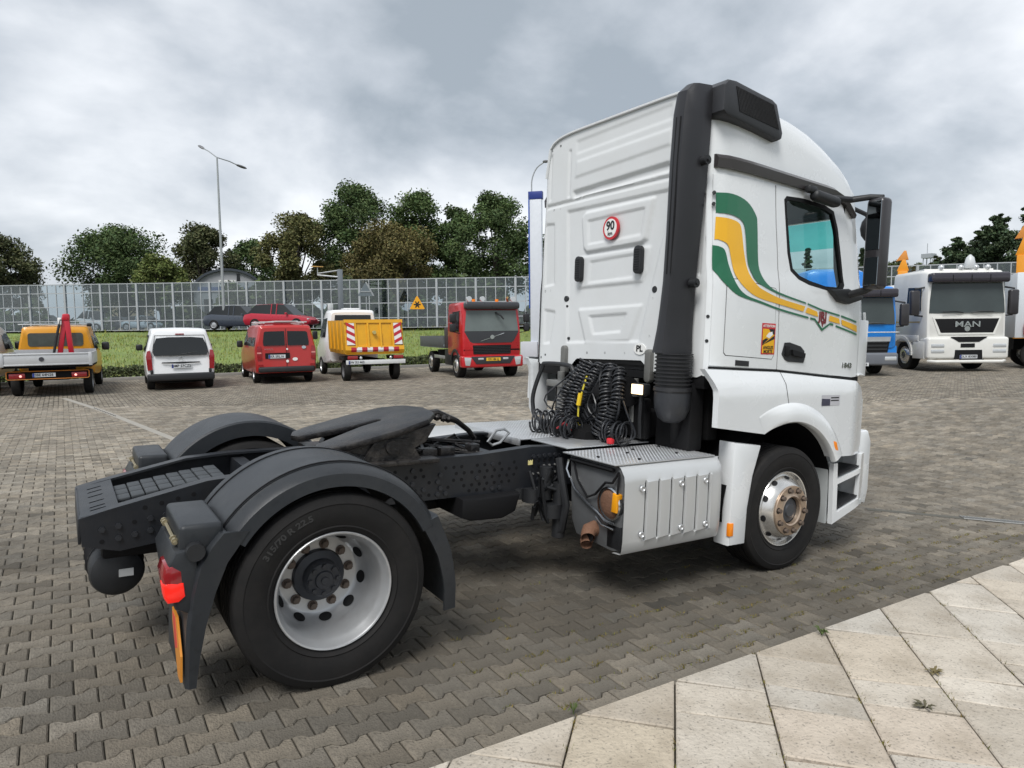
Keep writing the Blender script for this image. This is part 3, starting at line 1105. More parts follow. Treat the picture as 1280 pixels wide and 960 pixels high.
stk = skin('warning_sticker', [ST(0, 0), ST(1, 0), ST(1, 1), ST(0, 1)], [], side, redp, truck, 0.0125, 0.0, -1)
skin('sticker_field', [ST(.07, .04), ST(.93, .04), ST(.93, .82), ST(.07, .82)], [], side, yel, stk, 0.0135, 0.0, -1)
skin('sticker_wedge', [ST(.07, .28), ST(.93, .62), ST(.93, .50), ST(.07, .18 + .12)], [], side, bpr, stk, 0.0143, 0.0, -1)
skin('sticker_wedge', [ST(.07, .30), ST(.5, .50), ST(.3, .52), ST(.07, .44)], [], side, bpr, stk, 0.0143, 0.0, -1)
skin('sticker_wedge', [ST(.5, .82), ST(.93, .82), ST(.93, .64), ST(.72, .66)], [], side, bpr, stk, 0.0143, 0.0, -1)
skin('sticker_truck', [ST(.3, .58), ST(.55, .52), ST(.8, .64), ST(.75, .74), ST(.5, .70)], [], side, wpr, stk, 0.0150, 0.0, -1)
yy = -(side(3.43, 1.8) + 0.0145)
lettering('sticker_text', 'ATTENTION', 0.027, wpr, stk, (3.43, yy, 1.949), (1, 0, 0), (0, 0, 1), 0.0004, 0.0006, 0.95)
lettering('sticker_text', 'ANGLES', 0.035, bpr, stk, (3.43, yy, 1.783), (1, 0, 0), (0, 0, 1), 0.0004, 0.0008, 0.95)
lettering('sticker_text', 'MORTS', 0.035, bpr, stk, (3.43, yy, 1.752), (1, 0, 0), (0, 0, 1), 0.0004, 0.0008, 0.95)

# ---------------- roof air intake and its duct
ik = [(2.80, 3.64), (2.85, 3.685), (2.92, 3.69), (3.34, 3.645), (3.40, 3.62), (3.485, 3.42), (3.475, 3.375), (3.43, 3.355), (2.96, 3.415), (2.84, 3.43), (2.80, 3.46)]
it = MB().prism(ik, -1.155, -0.93, 'y', 0.025).build('air_intake', M('intake_plastic', (0.028, 0.029, 0.033), 0.45, var=0.2, bump=0.1, bscale=400), truck, 40)
gr_ = [(2.915, 3.645), (3.345, 3.602), (3.425, 3.435), (2.965, 3.478)]
MB().prism(gr_, -1.150, -1.158).build('intake_screen', seal, it, smooth=None)
mb = MB()
for k in range(26):
    t = (k + 0.5) / 26
    xa, za = 2.915 + t * 0.43, 3.645 - t * 0.043
    xb, zb = 2.965 + t * 0.46, 3.478 - t * 0.043
    mb.tube([(xa, -1.159, za), (xb, -1.159, zb)], 0.0032, 4)
mb.build('intake_mesh', M('mesh_black', (0.03, 0.03, 0.033), 0.4), it)
sn = M('snorkel_plastic', (0.020, 0.020, 0.023), 0.33, var=0.15, vscale=4, bump=0.08, bscale=400)
secs = []
for z, y0, yR, xo in ((3.66, -0.90, -1.035, 2.66), (3.60, -0.88, -1.045, 2.60), (3.45, -0.865, -1.045, 2.585), (3.1, -0.855, -1.035, 2.58), (2.6, -0.85, -0.995, 2.58), (2.25, -0.845, -0.97, 2.575), (2.05, -0.83, -0.965, 2.57), (1.90, -0.815, -0.96, 2.565), (1.78, -0.80, -0.965, 2.555), (1.72, -0.79, -0.965, 2.55)):
    w_ = abs(yR - y0)
    secs.append([(2.80, y0 + 0.06, z), (xo + 0.05, y0 + 0.015, z), (xo + 0.012, y0, z), (xo, y0 - 0.02, z), (xo - 0.004, y0 - 0.35 * w_, z), (xo + 0.004, y0 - 0.62 * w_, z), (xo + 0.035, y0 - 0.80 * w_, z),
                 (xo + 0.10, yR + 0.01, z), (xo + 0.14, yR, z), (2.80, yR, z)])
duct = MB().loft(secs, cap0=True, cap1=True).build('intake_duct', sn, truck, 30)
mb = MB()
mb.box2((2.70, -1.02, 3.44), (2.90, -0.90, 3.66), 0.03)
mb.build('duct_neck', sn, duct)
mb = MB()
for fy_ in (0.25, 0.45):
    pts = []
    for z in (3.42, 3.1, 2.6, 2.3):
        y0 = interp(z, [2.3, 3.1, 3.42], [-0.845, -0.855, -0.865])
        pts.append((interp(z, [2.3, 3.42], [2.575, 2.585]) - 0.003, y0 - fy_ * 0.19, z))
    mb.tube(pts, 0.005, 5)
mb.build('duct_groove', seal, duct)
mb = MB()
prof = []
nb = 9
for k in range(nb):
    z = 1.72 - k * 0.028
    prof += [(0.142, z), (0.142, z - 0.010), (0.129, z - 0.013), (0.129, z - 0.025)]
prof += [(0.142, 1.465), (0.145, 1.44), (0.14, 1.43)]
mb.lathe([(a, b) for a, b in prof], 32, (2.70, -0.885, 0), 'z')
mb.build('duct_bellows', M('bellows_rubber', (0.016, 0.016, 0.018), 0.45), duct, 25)
mb = MB()
mb.lathe([(0.136, 1.44), (0.136, 1.36), (0.130, 1.30), (0.105, 1.235), (0.06, 1.20), (0, 1.195)], 28, (2.70, -0.885, 0), 'z')
mb.build('duct_cup', M('cup_plastic', (0.030, 0.032, 0.037), 0.45, bump=0.1, bscale=300), duct)
mb = MB().cyl((2.76, -0.87, 1.25), (2.85, -0.80, 1.02), 0.05)
mb.build('duct_drain', seal, duct)
me_clamp = MB().cyl((0, 0.02, 0), (0, -0.035, 0), 0.034, n=14).cyl((0, -0.03, 0), (0, -0.05, 0), 0.014, n=8).mesh('duct_clamp', blk)
for y, z, x in ((-1.05, 3.115, 2.74), (-1.0, 2.24, 2.74)):
    obj_from_mesh('duct_clamp', me_clamp, duct, (x, y, z))
for y, z in ((-0.80, 3.02), (-0.79, 2.20)):
    obj_from_mesh('duct_clamp', me_clamp, duct, (2.70, y - 0.02, z), (0, 0, R(180)))
for z in (2.9, 2.82, 2.0, 1.82):
    obj_from_mesh('plug', me_dot, truck, (2.842, -1.066, z), (0, 0, R(45)))

# ---------------- mirrors, right side fully built, left the same
for sg in (-1, 1):
    mr = empty('door_mirror', parent_cat := None) if False else None
    root = MB().prism([(4.17, 2.275), (4.43, 2.30), (4.66, 2.25), (4.63, 2.215), (4.45, 2.17), (4.31, 2.185)], sg * 1.13, sg * 1.20, 'y', 0.012).build('mirror_base', blk, truck, 40)
    MB().tube([(4.44, sg * 1.17, 2.245), (4.47, sg * 1.30, 2.28), (4.46, sg * 1.42, 2.34)], 0.032, 10).build('mirror_arm', blk, root)
    MB().tube([(3.96, sg * 1.13, 3.02), (4.1, sg * 1.17, 3.015), (4.36, sg * 1.20, 3.03), (4.44, sg * 1.32, 3.045), (4.46, sg * 1.42, 3.03)], [0.016, 0.024, 0.027, 0.025, 0.024], 10).build('mirror_arm', blk, root)
    for nm, z0, z1 in (('mirror_housing', 2.575, 3.03), ('mirror_housing', 2.29, 2.577)):
        ca = math.cos(R(8) * -sg)
        bxm = Matrix.Translation((4.47, sg * 1.385, (z0 + z1) / 2)) @ Matrix.Rotation(R(10) * sg, 4, 'Z')
        if z0 > 2.5:
            MB().box((0, 0, -0.143), (0.13, 0.165, 0.745), 0.04, bxm, 3).build(nm, M('mirror_shell', (0.03, 0.028, 0.031), 0.35, coat=0.2), root, 40)
        MB().box((-0.064, 0.01 * sg, 0), (0.006, 0.125, z1 - z0 - 0.06), 0.002, bxm, 1).build('mirror_glass', mirg, root, None)
    # kerb mirror above the window
    MB().box((0, 0, 0), (0.34, 0.09, 0.085), 0.035, Matrix.Translation((4.03, sg * 1.185, 2.995)) @ Matrix.Rotation(R(4), 4, 'Y'), 3).build('kerb_mirror', blk, root, 40)
    MB().box((0, 0, 0), (0.11, 0.06, 0.06), 0.02, Matrix.Translation((3.86, sg * 1.165, 3.05)), 2).build('kerb_mirror_foot', blk, root, 40)
    MB().ball((4.86, sg * 1.10, 2.86), 0.12, 12, (0.75, 0.7, 1.0)).build('ramp_mirror', blk, root)
    MB().tube([(4.70, sg * 0.98, 3.05), (4.82, sg * 1.08, 2.98), (4.86, sg * 1.10, 2.9)], 0.02, 8).build('mirror_arm', blk, root)

# ---------------- cab interior seen through the glass
itr = MB()
itr.box2((2.95, -1.0, 1.56), (4.9, 1.0, 1.62))
itr.box2((2.9, -1.02, 1.6), (3.05, 1.02, 3.0))
itr.box2((4.55, -0.95, 1.6), (4.93, 0.95, 2.12), 0.05)
itr.build('cab_trim', inti, truck)
for y in (-0.55, 0.55):
    st = MB().box2((3.35, y - 0.27, 1.62), (3.9, y + 0.27, 2.02), 0.06)
    st.box((3.34, y, 2.35), (0.16, 0.5, 0.75), 0.06, seg=2)
    st.box((3.33, y, 2.8), (0.12, 0.28, 0.2), 0.05)
    st.build('cab_seat', inti, truck)
MB().tube([(4.38 + 0.09 * math.cos(a), 0.55 + 0.22 * math.sin(a), 2.22 + 0.2 * math.cos(a)) for a in np.linspace(0, 2 * math.pi, 24, endpoint=False)], 0.017, 8, closed=True).build('steering_wheel', inti, truck)
MB().tube([(4.62, -0.99, 2.95), (4.54, -0.97, 2.85), (4.6, -0.96, 2.5), (4.7, -0.95, 2.3)], 0.022, 8).build('grab_handle', int2, truck)
MB().box2((3.1, -1.0, 2.98), (4.6, 1.0, 3.04)).build('cab_headlining', inti, truck)

# ---------------- front fender with wheel arch
AC = (3.70, 0.52)


def fend(x, z):
    y = interp(z, [0.8, 1.42, 1.50, 1.62], [1.215, 1.215, 1.20, 1.145])
    d = math.hypot(x - AC[0], z - AC[1])
    fr_ = smooth01(4.55, 4.95, x) * 0.10
    return y - fr_


arch = [(AC[0] + 0.675 * math.cos(a), AC[1] + 0.675 * math.sin(a)) for a in np.linspace(R(32), R(116), 18)]
FEND = [(2.745, 1.615), (2.80, 1.52), (2.83, 1.46), (2.83, 1.19)] + [arch[-1]][:0] + [(3.37, 1.118)] + arch[::-1] + [(4.31, 0.875), (4.83, 0.86), (4.88, 0.95), (4.88, 1.32), (4.80, 1.46), (4.66, 1.515), (3.56, 1.592)]
m_wh = M('wheelhouse', (0.006, 0.006, 0.0065), 0.85, spec=0.15)
for sg in (-1, 1):
    fd = skin('fender', FEND, [], fend, wht, truck, 0.0, 0.05, sg, cell=0.04, smooth=30)
    skin('fender_seam', [(3.605, 1.59), (3.611, 1.59), (3.635, 1.50), (3.64, 1.42), (3.668, 1.33), (3.68, 1.20), (3.674, 1.20), (3.662, 1.33), (3.634, 1.42), (3.629, 1.50)], [], fend, seal, fd, 0.0015, 0.0, sg)
    arc2 = [(AC[0] + 0.832 * math.cos(a), AC[1] + 0.815 * math.sin(a)) for a in np.linspace(R(30), R(92), 16)]
    arc3 = [(AC[0] + 0.841 * math.cos(a), AC[1] + 0.823 * math.sin(a)) for a in np.linspace(R(30), R(92), 16)]
    skin('fender_seam', ribbon(arc2, arc3), [], fend, seal, fd, 0.0015, 0.0, sg, cell=0.03)
    fl_r = []
    for a in np.linspace(R(28), R(118), 32):
        c_, s_ = math.cos(a), math.sin(a)
        fd_ = 0.10 * smooth01(4.55, 4.95, AC[0] + 0.8 * c_)
        row = [(0.835, 1.205), (0.826, 1.220), (0.81, 1.236), (0.77, 1.250), (0.71, 1.256), (0.685, 1.252), (0.674, 1.238), (0.672, 1.20)]
        pz = 1 - smooth01(R(92), R(118), a)
        fl_r.append([(AC[0] + (r_ + 0.02 * (1 - pz)) * c_, sg * (1.2165 + (y_ - 1.2165) * pz * (y_ > 1.2165) - 0.004 * (y_ < 1.2165) - fd_), AC[1] + r_ * s_) for r_, y_ in row])
    MB().loft(fl_r, closed=False).build('arch_flare', wht, fd, 40)
    # wheelhouse
    hs = [[(AC[0] + 0.70 * math.cos(a), sg * yy, AC[1] + 0.70 * math.sin(a)) for a in np.linspace(R(-5), R(185), 26)] for yy in (1.16, 0.55)]
    MB().loft(hs, closed=False).build('wheelhouse', m_wh, truck)
    MB().prism([(4.235, 1.03), (4.30, 1.01), (4.335, 0.93), (4.26, 0.93)], sg * 1.20, sg * 1.255, 'y', 0.012).build('side_marker', ambr, fd)
    # rear flap of the front wheel
    fl = [(3.04, 1.07), (3.35, 1.03), (3.27, 0.80), (3.225, 0.55), (3.215, 0.28), (3.03, 0.285)]
    fp = MB().prism(fl, sg * 1.215, sg * 1.06, 'y', 0.015).build('wheel_flap', wht, truck, 40)
    MB().box2((3.02, sg * 1.19, 0.36), (3.065, sg * 1.222, 0.46), 0.006).build('side_reflector', ambr, fp)
    # entry steps
    stp = [(4.36, 0.82), (4.40, 0.29), (4.86, 0.43), (4.90, 0.56), (4.90, 0.90), (4.80, 0.90)]
    house = skin('step_housing', [(4.36, 0.81), (4.385, 0.28), (4.86, 0.42), (4.92, 0.60), (4.92, 0.86), (4.80, 0.86), (4.79, 0.735), (4.43, 0.665), (4.42, 0.81)], [[(4.435, 0.625), (4.785, 0.695), (4.775, 0.465), (4.445, 0.375)]], lambda x, z: 1.20 - 0.06 * smooth01(4.75, 4.95, x), wht, truck, 0, 0.04, sg, cell=0.08)
    mb = MB()
    mb.box2((4.36, sg * 0.95, 0.28), (4.9, sg * 0.97, 0.88))
    mb.box2((4.36, sg * 0.95, 0.28), (4.38, sg * 1.15, 0.82))
    mb.prism([(4.40, 0.33), (4.86, 0.45), (4.86, 0.41), (4.40, 0.29)], sg * 0.95, sg * 1.18)
    mb.prism([(4.42, 0.67), (4.80, 0.74), (4.80, 0.70), (4.42, 0.63)], sg * 0.95, sg * 1.16)
    mb.build('step_well', M('step_grey', (0.42, 0.44, 0.44), 0.5), house)
    for a, b, c, d in ((4.44, 0.40, 4.78, 0.482), (4.44, 0.685, 4.78, 0.748)):
        MB().prism([(a, b), (c, d), (c, d + 0.012), (a, b + 0.012)], sg * 1.0, sg * 1.185, 'y').build('step_tread', blk, house)
# sticker on the fender
fs_ = skin('small_sticker', [(4.10, 1.405), (4.36, 1.40), (4.36, 1.315), (4.10, 1.315)], [], fend, M('sticker_grey', (0.50, 0.50, 0.53), 0.4), truck, 0.002, 0.0, -1)
skin('sticker_photo', [(4.10, 1.375), (4.22, 1.37), (4.22, 1.315), (4.10, 1.315)], [], fend, M('sticker_dark', (0.05, 0.05, 0.08), 0.4, var=0.6, vscale=30), fs_, 0.003, 0.0, -1)
for z in (1.385, 1.362):
    skin('sticker_line', [(4.23, z), (4.345, z), (4.345, z - 0.010), (4.23, z - 0.010)], [], fend, bpr, fs_, 0.003, 0.0, -1)
# bumper
bp_ = MB().prism([(4.86, 0.42), (5.08, 0.36), (5.12, 0.5), (5.12, 0.95), (5.06, 1.05), (4.9, 1.05)], -1.10, 1.10, 'y', 0.03)
bp_.build('bumper', wht, truck, 40)
bp2 = MB()
for sg in (-1, 1):
    bp2.prism([(4.80, sg * 1.09), (4.92, sg * 1.10), (5.03, sg * 1.02), (5.10, sg * 0.9), (4.9, sg * 0.8)], 0.98, 1.34, 'z')
bp2.build('bumper_corner', wht, truck, 40)
mb = MB()
mb.tube([(4.74, -1.145, 1.57), (4.90, -1.10, 1.56), (4.93, -1.08, 1.7), (4.93, -1.07, 2.0), (4.90, -1.07, 2.12)], 0.012, 6)
mb.box2((4.76, -1.12, 1.55), (4.90, -1.10, 2.05), 0.01)
mb.build('corner_deflector', wht, truck)

# ---------------- chassis frame
top = [(-1.08, 0.80), (-0.95, 0.835), (-0.71, 0.89), (-0.47, 0.945), (-0.2, 0.965), (0.9, 0.968), (1.30, 0.97), (1.52, 0.985), (1.75, 1.0), (2.1, 0.985), (4.9, 0.985)]
bot = [(-1.07, 0.655), (-0.9, 0.61), (-0.65, 0.64), (-0.4, 0.69), (2.1, 0.69), (2.4, 0.72), (4.9, 0.72)]
for sg in (-1, 1):
    fr_o = MB().prism(ribbon(top, bot), sg * 0.428, sg * 0.418, 'y')
    for (xa, za), (xb, zb) in zip(top[:-1], top[1:]):       # top and bottom flanges
        fr_o.add([(xa, sg * 0.4285, za + 0.002), (xb, sg * 0.4285, zb + 0.002), (xb, sg * 0.345, zb + 0.002), (xa, sg * 0.345, za + 0.002),
                  (xa, sg * 0.4285, za - 0.012), (xb, sg * 0.4285, zb - 0.012), (xb, sg * 0.345, zb - 0.012), (xa, sg * 0.345, za - 0.012)],
                 [(0, 1, 2, 3), (7, 6, 5, 4), (0, 4, 5, 1), (3, 2, 6, 7)])
    for (xa, za), (xb, zb) in zip(bot[:-1], bot[1:]):
        fr_o.add([(xa, sg * 0.429, za), (xb, sg * 0.429, zb), (xb, sg * 0.345, zb), (xa, sg * 0.345, za)], [(0, 1, 2, 3)])
    rail_o = fr_o.build('frame_rail', chs, truck, 30)
    if sg == -1:
        me_bolt = MB().cyl((0, 0.004, 0), (0, -0.012, 0), 0.016, n=6).mesh('bolt', M('bolt_head', (0.045, 0.048, 0.055), 0.35, metal=0.5))
        me_hole = MB().cyl((0, 0.004, 0), (0, -0.0015, 0), 0.0125, n=10).mesh('bolt_hole', seal)
        me_boltl = MB().cyl((0, 0.004, 0), (0, -0.010, 0), 0.008, n=6).mesh('bolt', M('bright_bolt', (0.5, 0.5, 0.48), 0.35, metal=0.7))
        spots = []
        for x in np.arange(0.60, 1.62, 0.062):
            for k, z in enumerate((0.90, 0.855, 0.81, 0.765, 0.725)):
                if rng.random() < 0.80:
                    spots.append((x + (0.02 if k % 2 else 0), z, rng.choice(['h', 'h', 'h', 'b'])))
        for x in np.arange(1.76, 2.02, 0.05):
            for z, kd in ((0.93, 'b'), (0.893, 'h'), (0.855, 'l' if x > 1.85 else 'h'), (0.80, 'l'), (0.755, 'b')):
                spots.append((x, z, kd))
        for x in np.arange(-0.98, -0.55, 0.075):
            for k in (0, 1):
                z = interp(x, [-0.98, -0.55], [0.735, 0.80]) - 0.065 * k
                spots.append((x, z, 'b' if rng.random() < 0.75 else 'h'))
        for x in np.arange(-0.78, -0.52, 0.08):
            spots.append((x, 0.83 + (x + 0.78) * 0.2, 'h'))
        for x, z, kd in spots:
            obj_from_mesh('bolt_hole' if kd == 'h' else 'bolt', {'h': me_hole, 'b': me_bolt, 'l': me_boltl}[kd], rail_o, (x, -0.428, z))
        MB().prism([(1.715, 0.868), (1.755, 0.868), (1.755, 0.905), (1.742, 0.895), (1.735, 0.905), (1.728, 0.895), (1.715, 0.905)], -0.4275, -0.431).build('paint_mark', M('yellow_mark', (0.8, 0.7, 0.3), 0.6), rail_o, smooth=None)
# rear closing plate with slots
rp_ = MB().box2((-1.086, -0.418, 0.665), (-1.072, 0.418, 0.80), 0.003).build('frame_end_plate', chs, truck)
o = skin('frame_top_plate', [(-1.075, -0.415), (-0.90, -0.415), (-0.90, 0.415), (-1.075, 0.415)], [rrect(-1.03, -0.955, y - 0.012, y + 0.012, 0.011, 3) for y in (-0.33, -0.26, -0.14, 0.0, 0.12, 0.22)], lambda x, z: 0, gry, truck, 0, 0.008, 1, cell=0)
for v in o.data.vertices:       # lay it on the sloping frame end
    x, t, y = v.co.x, v.co.y, v.co.z
    v.co = Vector((x, y, interp(x, [-1.08, -0.47], [0.804, 0.949]) + t))
for x in (-0.15, 0.35, 0.95, 1.55, 2.2):
    MB().box2((x - 0.04, -0.41, 0.70), (x + 0.04, 0.41, 0.93)).build('frame_crossmember', chs, truck)
# ribbed cover between the rails at the rear
me_rib = {}
rc = None
for r_ in range(3):
    for c in range(8):
        x = -0.86 + c * 0.072
        y = 0.17 - 0.13 * r_
        z = 0.775 + 0.10 * math.sin((x + 0.86) * 1.9)
        if 'a' not in me_rib:
            me_rib['a'] = MB().box((0, 0, 0), (0.068, 0.115, 0.02), 0.006).mesh('cover_block', M('ribbed_rubber', (0.045, 0.05, 0.055), 0.6))
        obj_from_mesh('cover_block', me_rib['a'], truck, (x, y, z + 0.045), (0, -0.15 + 0.12 * c / 8, 0))
MB().prism([(-0.9, 0.74), (-0.3, 0.83), (-0.3, 0.85), (-0.9, 0.79)], -0.34, 0.34).build('cover_base', seal, truck)

# rear axle, air bags, shafts, gearbox and engine: dark masses under the frame
mb = MB()
mb.cyl((0, -0.95, 0.49), (0, 0.95, 0.49), 0.095, n=16)
mb.ball((0, 0, 0.5), 0.25, 16, (1, 0.8, 1))
mb.build('axle', seal, truck)
for x, y in ((-0.42, -0.36), (-0.42, 0.36), (0.45, -0.36), (0.45, 0.36)):
    MB().lathe([(0.10, 0.40), (0.14, 0.44), (0.15, 0.52), (0.14, 0.58), (0.15, 0.63), (0.13, 0.69)], 18, (x, y, 0), 'z').build('air_bellow', seal, truck)
mb = MB().cyl((0.2, 0, 0.52), (2.5, 0, 0.62), 0.055)
mb.build('drive_shaft', seal, truck)
mb = MB()
mb.box2((2.3, -0.35, 0.45), (3.2, 0.35, 1.1), 0.1)
mb.box2((3.0, -0.45, 0.4), (4.7, 0.45, 1.45), 0.1)
mb.box2((3.0, -0.98, 1.05), (3.12, 0.98, 1.5), 0.02)
mb.cyl((3.7, -0.95, 0.45), (3.7, 0.95, 0.45), 0.07)
mb.build('engine_block', m_wh, truck)
mb = MB()
mb.prism([(1.12, 0.69), (1.12, 0.56), (1.2, 0.53), (1.45, 0.52), (1.56, 0.56), (1.6, 0.69)], -0.52, -0.12, 'y', 0.02)
mb.build('under_frame_tank', seal, truck)
mb = MB()
for x, y, z0, z1, r_ in ((1.83, -0.5, 0.62, 0.86, 0.05), (1.9, -0.58, 0.35, 0.75, 0.05), (1.86, -0.55, 0.5, 0.6, 0.09), (1.75, -0.45, 0.60, 0.70, 0.08), (1.65, -0.40, 0.62, 0.70, 0.05)):
    mb.cyl((x, y, z0), (x, y, z1), r_, n=12)
for k in range(7):
    a = rng.uniform(0, 6)
    mb.tube([(1.7 + 0.25 * rng.random(), -0.45 - 0.15 * rng.random(), 0.45 + 0.4 * rng.random()) for _ in range(4)], 0.014, 6)
mb.build('brake_valves', blk, truck)
mb = MB()
mb.tube([(1.90, -0.56, 0.93), (1.895, -0.60, 0.80), (1.90, -0.66, 0.60), (1.90, -0.62, 0.42), (1.88, -0.58, 0.37)], 0.03, 8)
mb.build('brake_hose', blk, truck)

# hanging air tank at the rear
mb = MB()
prof = [(0, -0.02), (0.09, -0.015), (0.125, 0.005), (0.135, 0.03), (0.135, 0.22), (0.12, 0.235), (0.12, 0.36), (0.0, 0.36)]
mb.lathe(prof, 32, (-0.905, -0.33, 0.465), 'y')
tk = mb.build('air_tank', blk, truck, 30)
MB().box2((-0.90, -0.356, 0.445), (-0.83, -0.348, 0.485)).build('tank_label', M('label_grey', (0.45, 0.46, 0.46), 0.4), tk, None)
mb = MB()
for k in range(6):
    mb.lathe([(0.137, -0.10 + 0.05 * k), (0.145, -0.09 + 0.05 * k), (0.137, -0.07 + 0.05 * k)], 28, (-0.905, -0.05, 0.475), 'y')
mb.box2((-0.98, -0.36, 0.55), (-0.50, -0.2, 0.66), 0.02)
mb.build('tank_strap', seal, tk)
MB().box2((-0.735, -0.75, 0.53), (-0.665, -0.68, 0.67), 0.012).build('plug_socket', blk, truck)

# ---------------- fifth wheel
fw = MB()
hor = []
outl = [(-0.44, -0.30), (-0.40, -0.40), (-0.30, -0.44), (0.05, -0.46), (0.30, -0.40), (0.42, -0.25), (0.46, 0.0), (0.42, 0.25), (0.30, 0.40), (0.05, 0.46), (-0.30, 0.44), (-0.40, 0.40), (-0.44, 0.30),
        (-0.42, 0.19), (-0.05, 0.045), (0.10, 0.035), (0.12, 0.0), (0.10, -0.035), (-0.05, -0.045), (-0.42, -0.19)]
tl = Matrix.Translation((0.62, 0, 1.15)) @ Matrix.Rotation(R(-13), 4, 'Y')
fw.prism(outl, -0.022, 0.02, 'z', 0.010, tl)
f5 = fw.build('coupling_plate', grs, truck, 30)
fw = MB()
for sg in (-1, 1):
    fw.prism([(-0.30, -0.022), (0.34, -0.022), (0.24, -0.12), (-0.02, -0.17), (-0.16, -0.10)], sg * 0.36, sg * 0.42, 'y', 0, tl)
    fw.prism([(0.42, 0.97), (0.85, 0.97), (0.75, 1.12), (0.52, 1.12)], sg * 0.44, sg * 0.36)
fw.box2((0.30, -0.5, 0.955), (0.95, 0.5, 0.985), 0.004)
fw.cyl((0.63, -0.46, 1.07), (0.63, 0.46, 1.07), 0.045)
fw.build('coupling_mount', grs, f5, 30)
fw = MB()
fw.tube([(1.04, -0.12, 1.235), (1.12, -0.1, 1.24), (1.30, -0.08, 1.17), (1.42, -0.05, 1.09), (1.5, 0.0, 1.02)], [0.03, 0.028, 0.022, 0.02, 0.02], 8)
for k in range(5):
    fw.ball((1.02 + 0.05 * k, -0.12 + rng.uniform(-.03, .03), 1.23 - 0.01 * k), 0.03, 8)
fw.build('coupling_lever', grs, f5)
mb = MB()
for k in range(10):
    mb.box((rng.uniform(0.9, 1.45), rng.uniform(-0.35, 0.3), rng.uniform(0.95, 1.0)), (rng.uniform(.05, .14), rng.uniform(.05, .12), rng.uniform(.04, .09)), 0.01)
for k in range(6):
    mb.tube([(rng.uniform(0.8, 1.6), rng.uniform(-.35, .35), rng.uniform(.93, 1.04)) for _ in range(4)], 0.012, 6)
mb.build('frame_clutter', grs, truck)
MB().tube([(1.64, 0.02, 0.98), (1.70, 0.0, 1.07), (1.76, -0.02, 1.08), (1.80, -0.03, 1.05), (1.74, 0.0, 0.97), (1.68, 0.02, 0.95)], 0.012, 8, closed=True).build('lifting_loop', M('loop_steel', (0.35, 0.36, 0.37), 0.45, metal=0.6), truck)

# ---------------- rear mudguards
def arcpts(R_, a0, a1, n, c=(0.0, 0.505)):
    return [(c[0] + R_ * math.cos(a), c[1] + R_ * math.sin(a)) for a in np.linspace(a0, a1, n)]


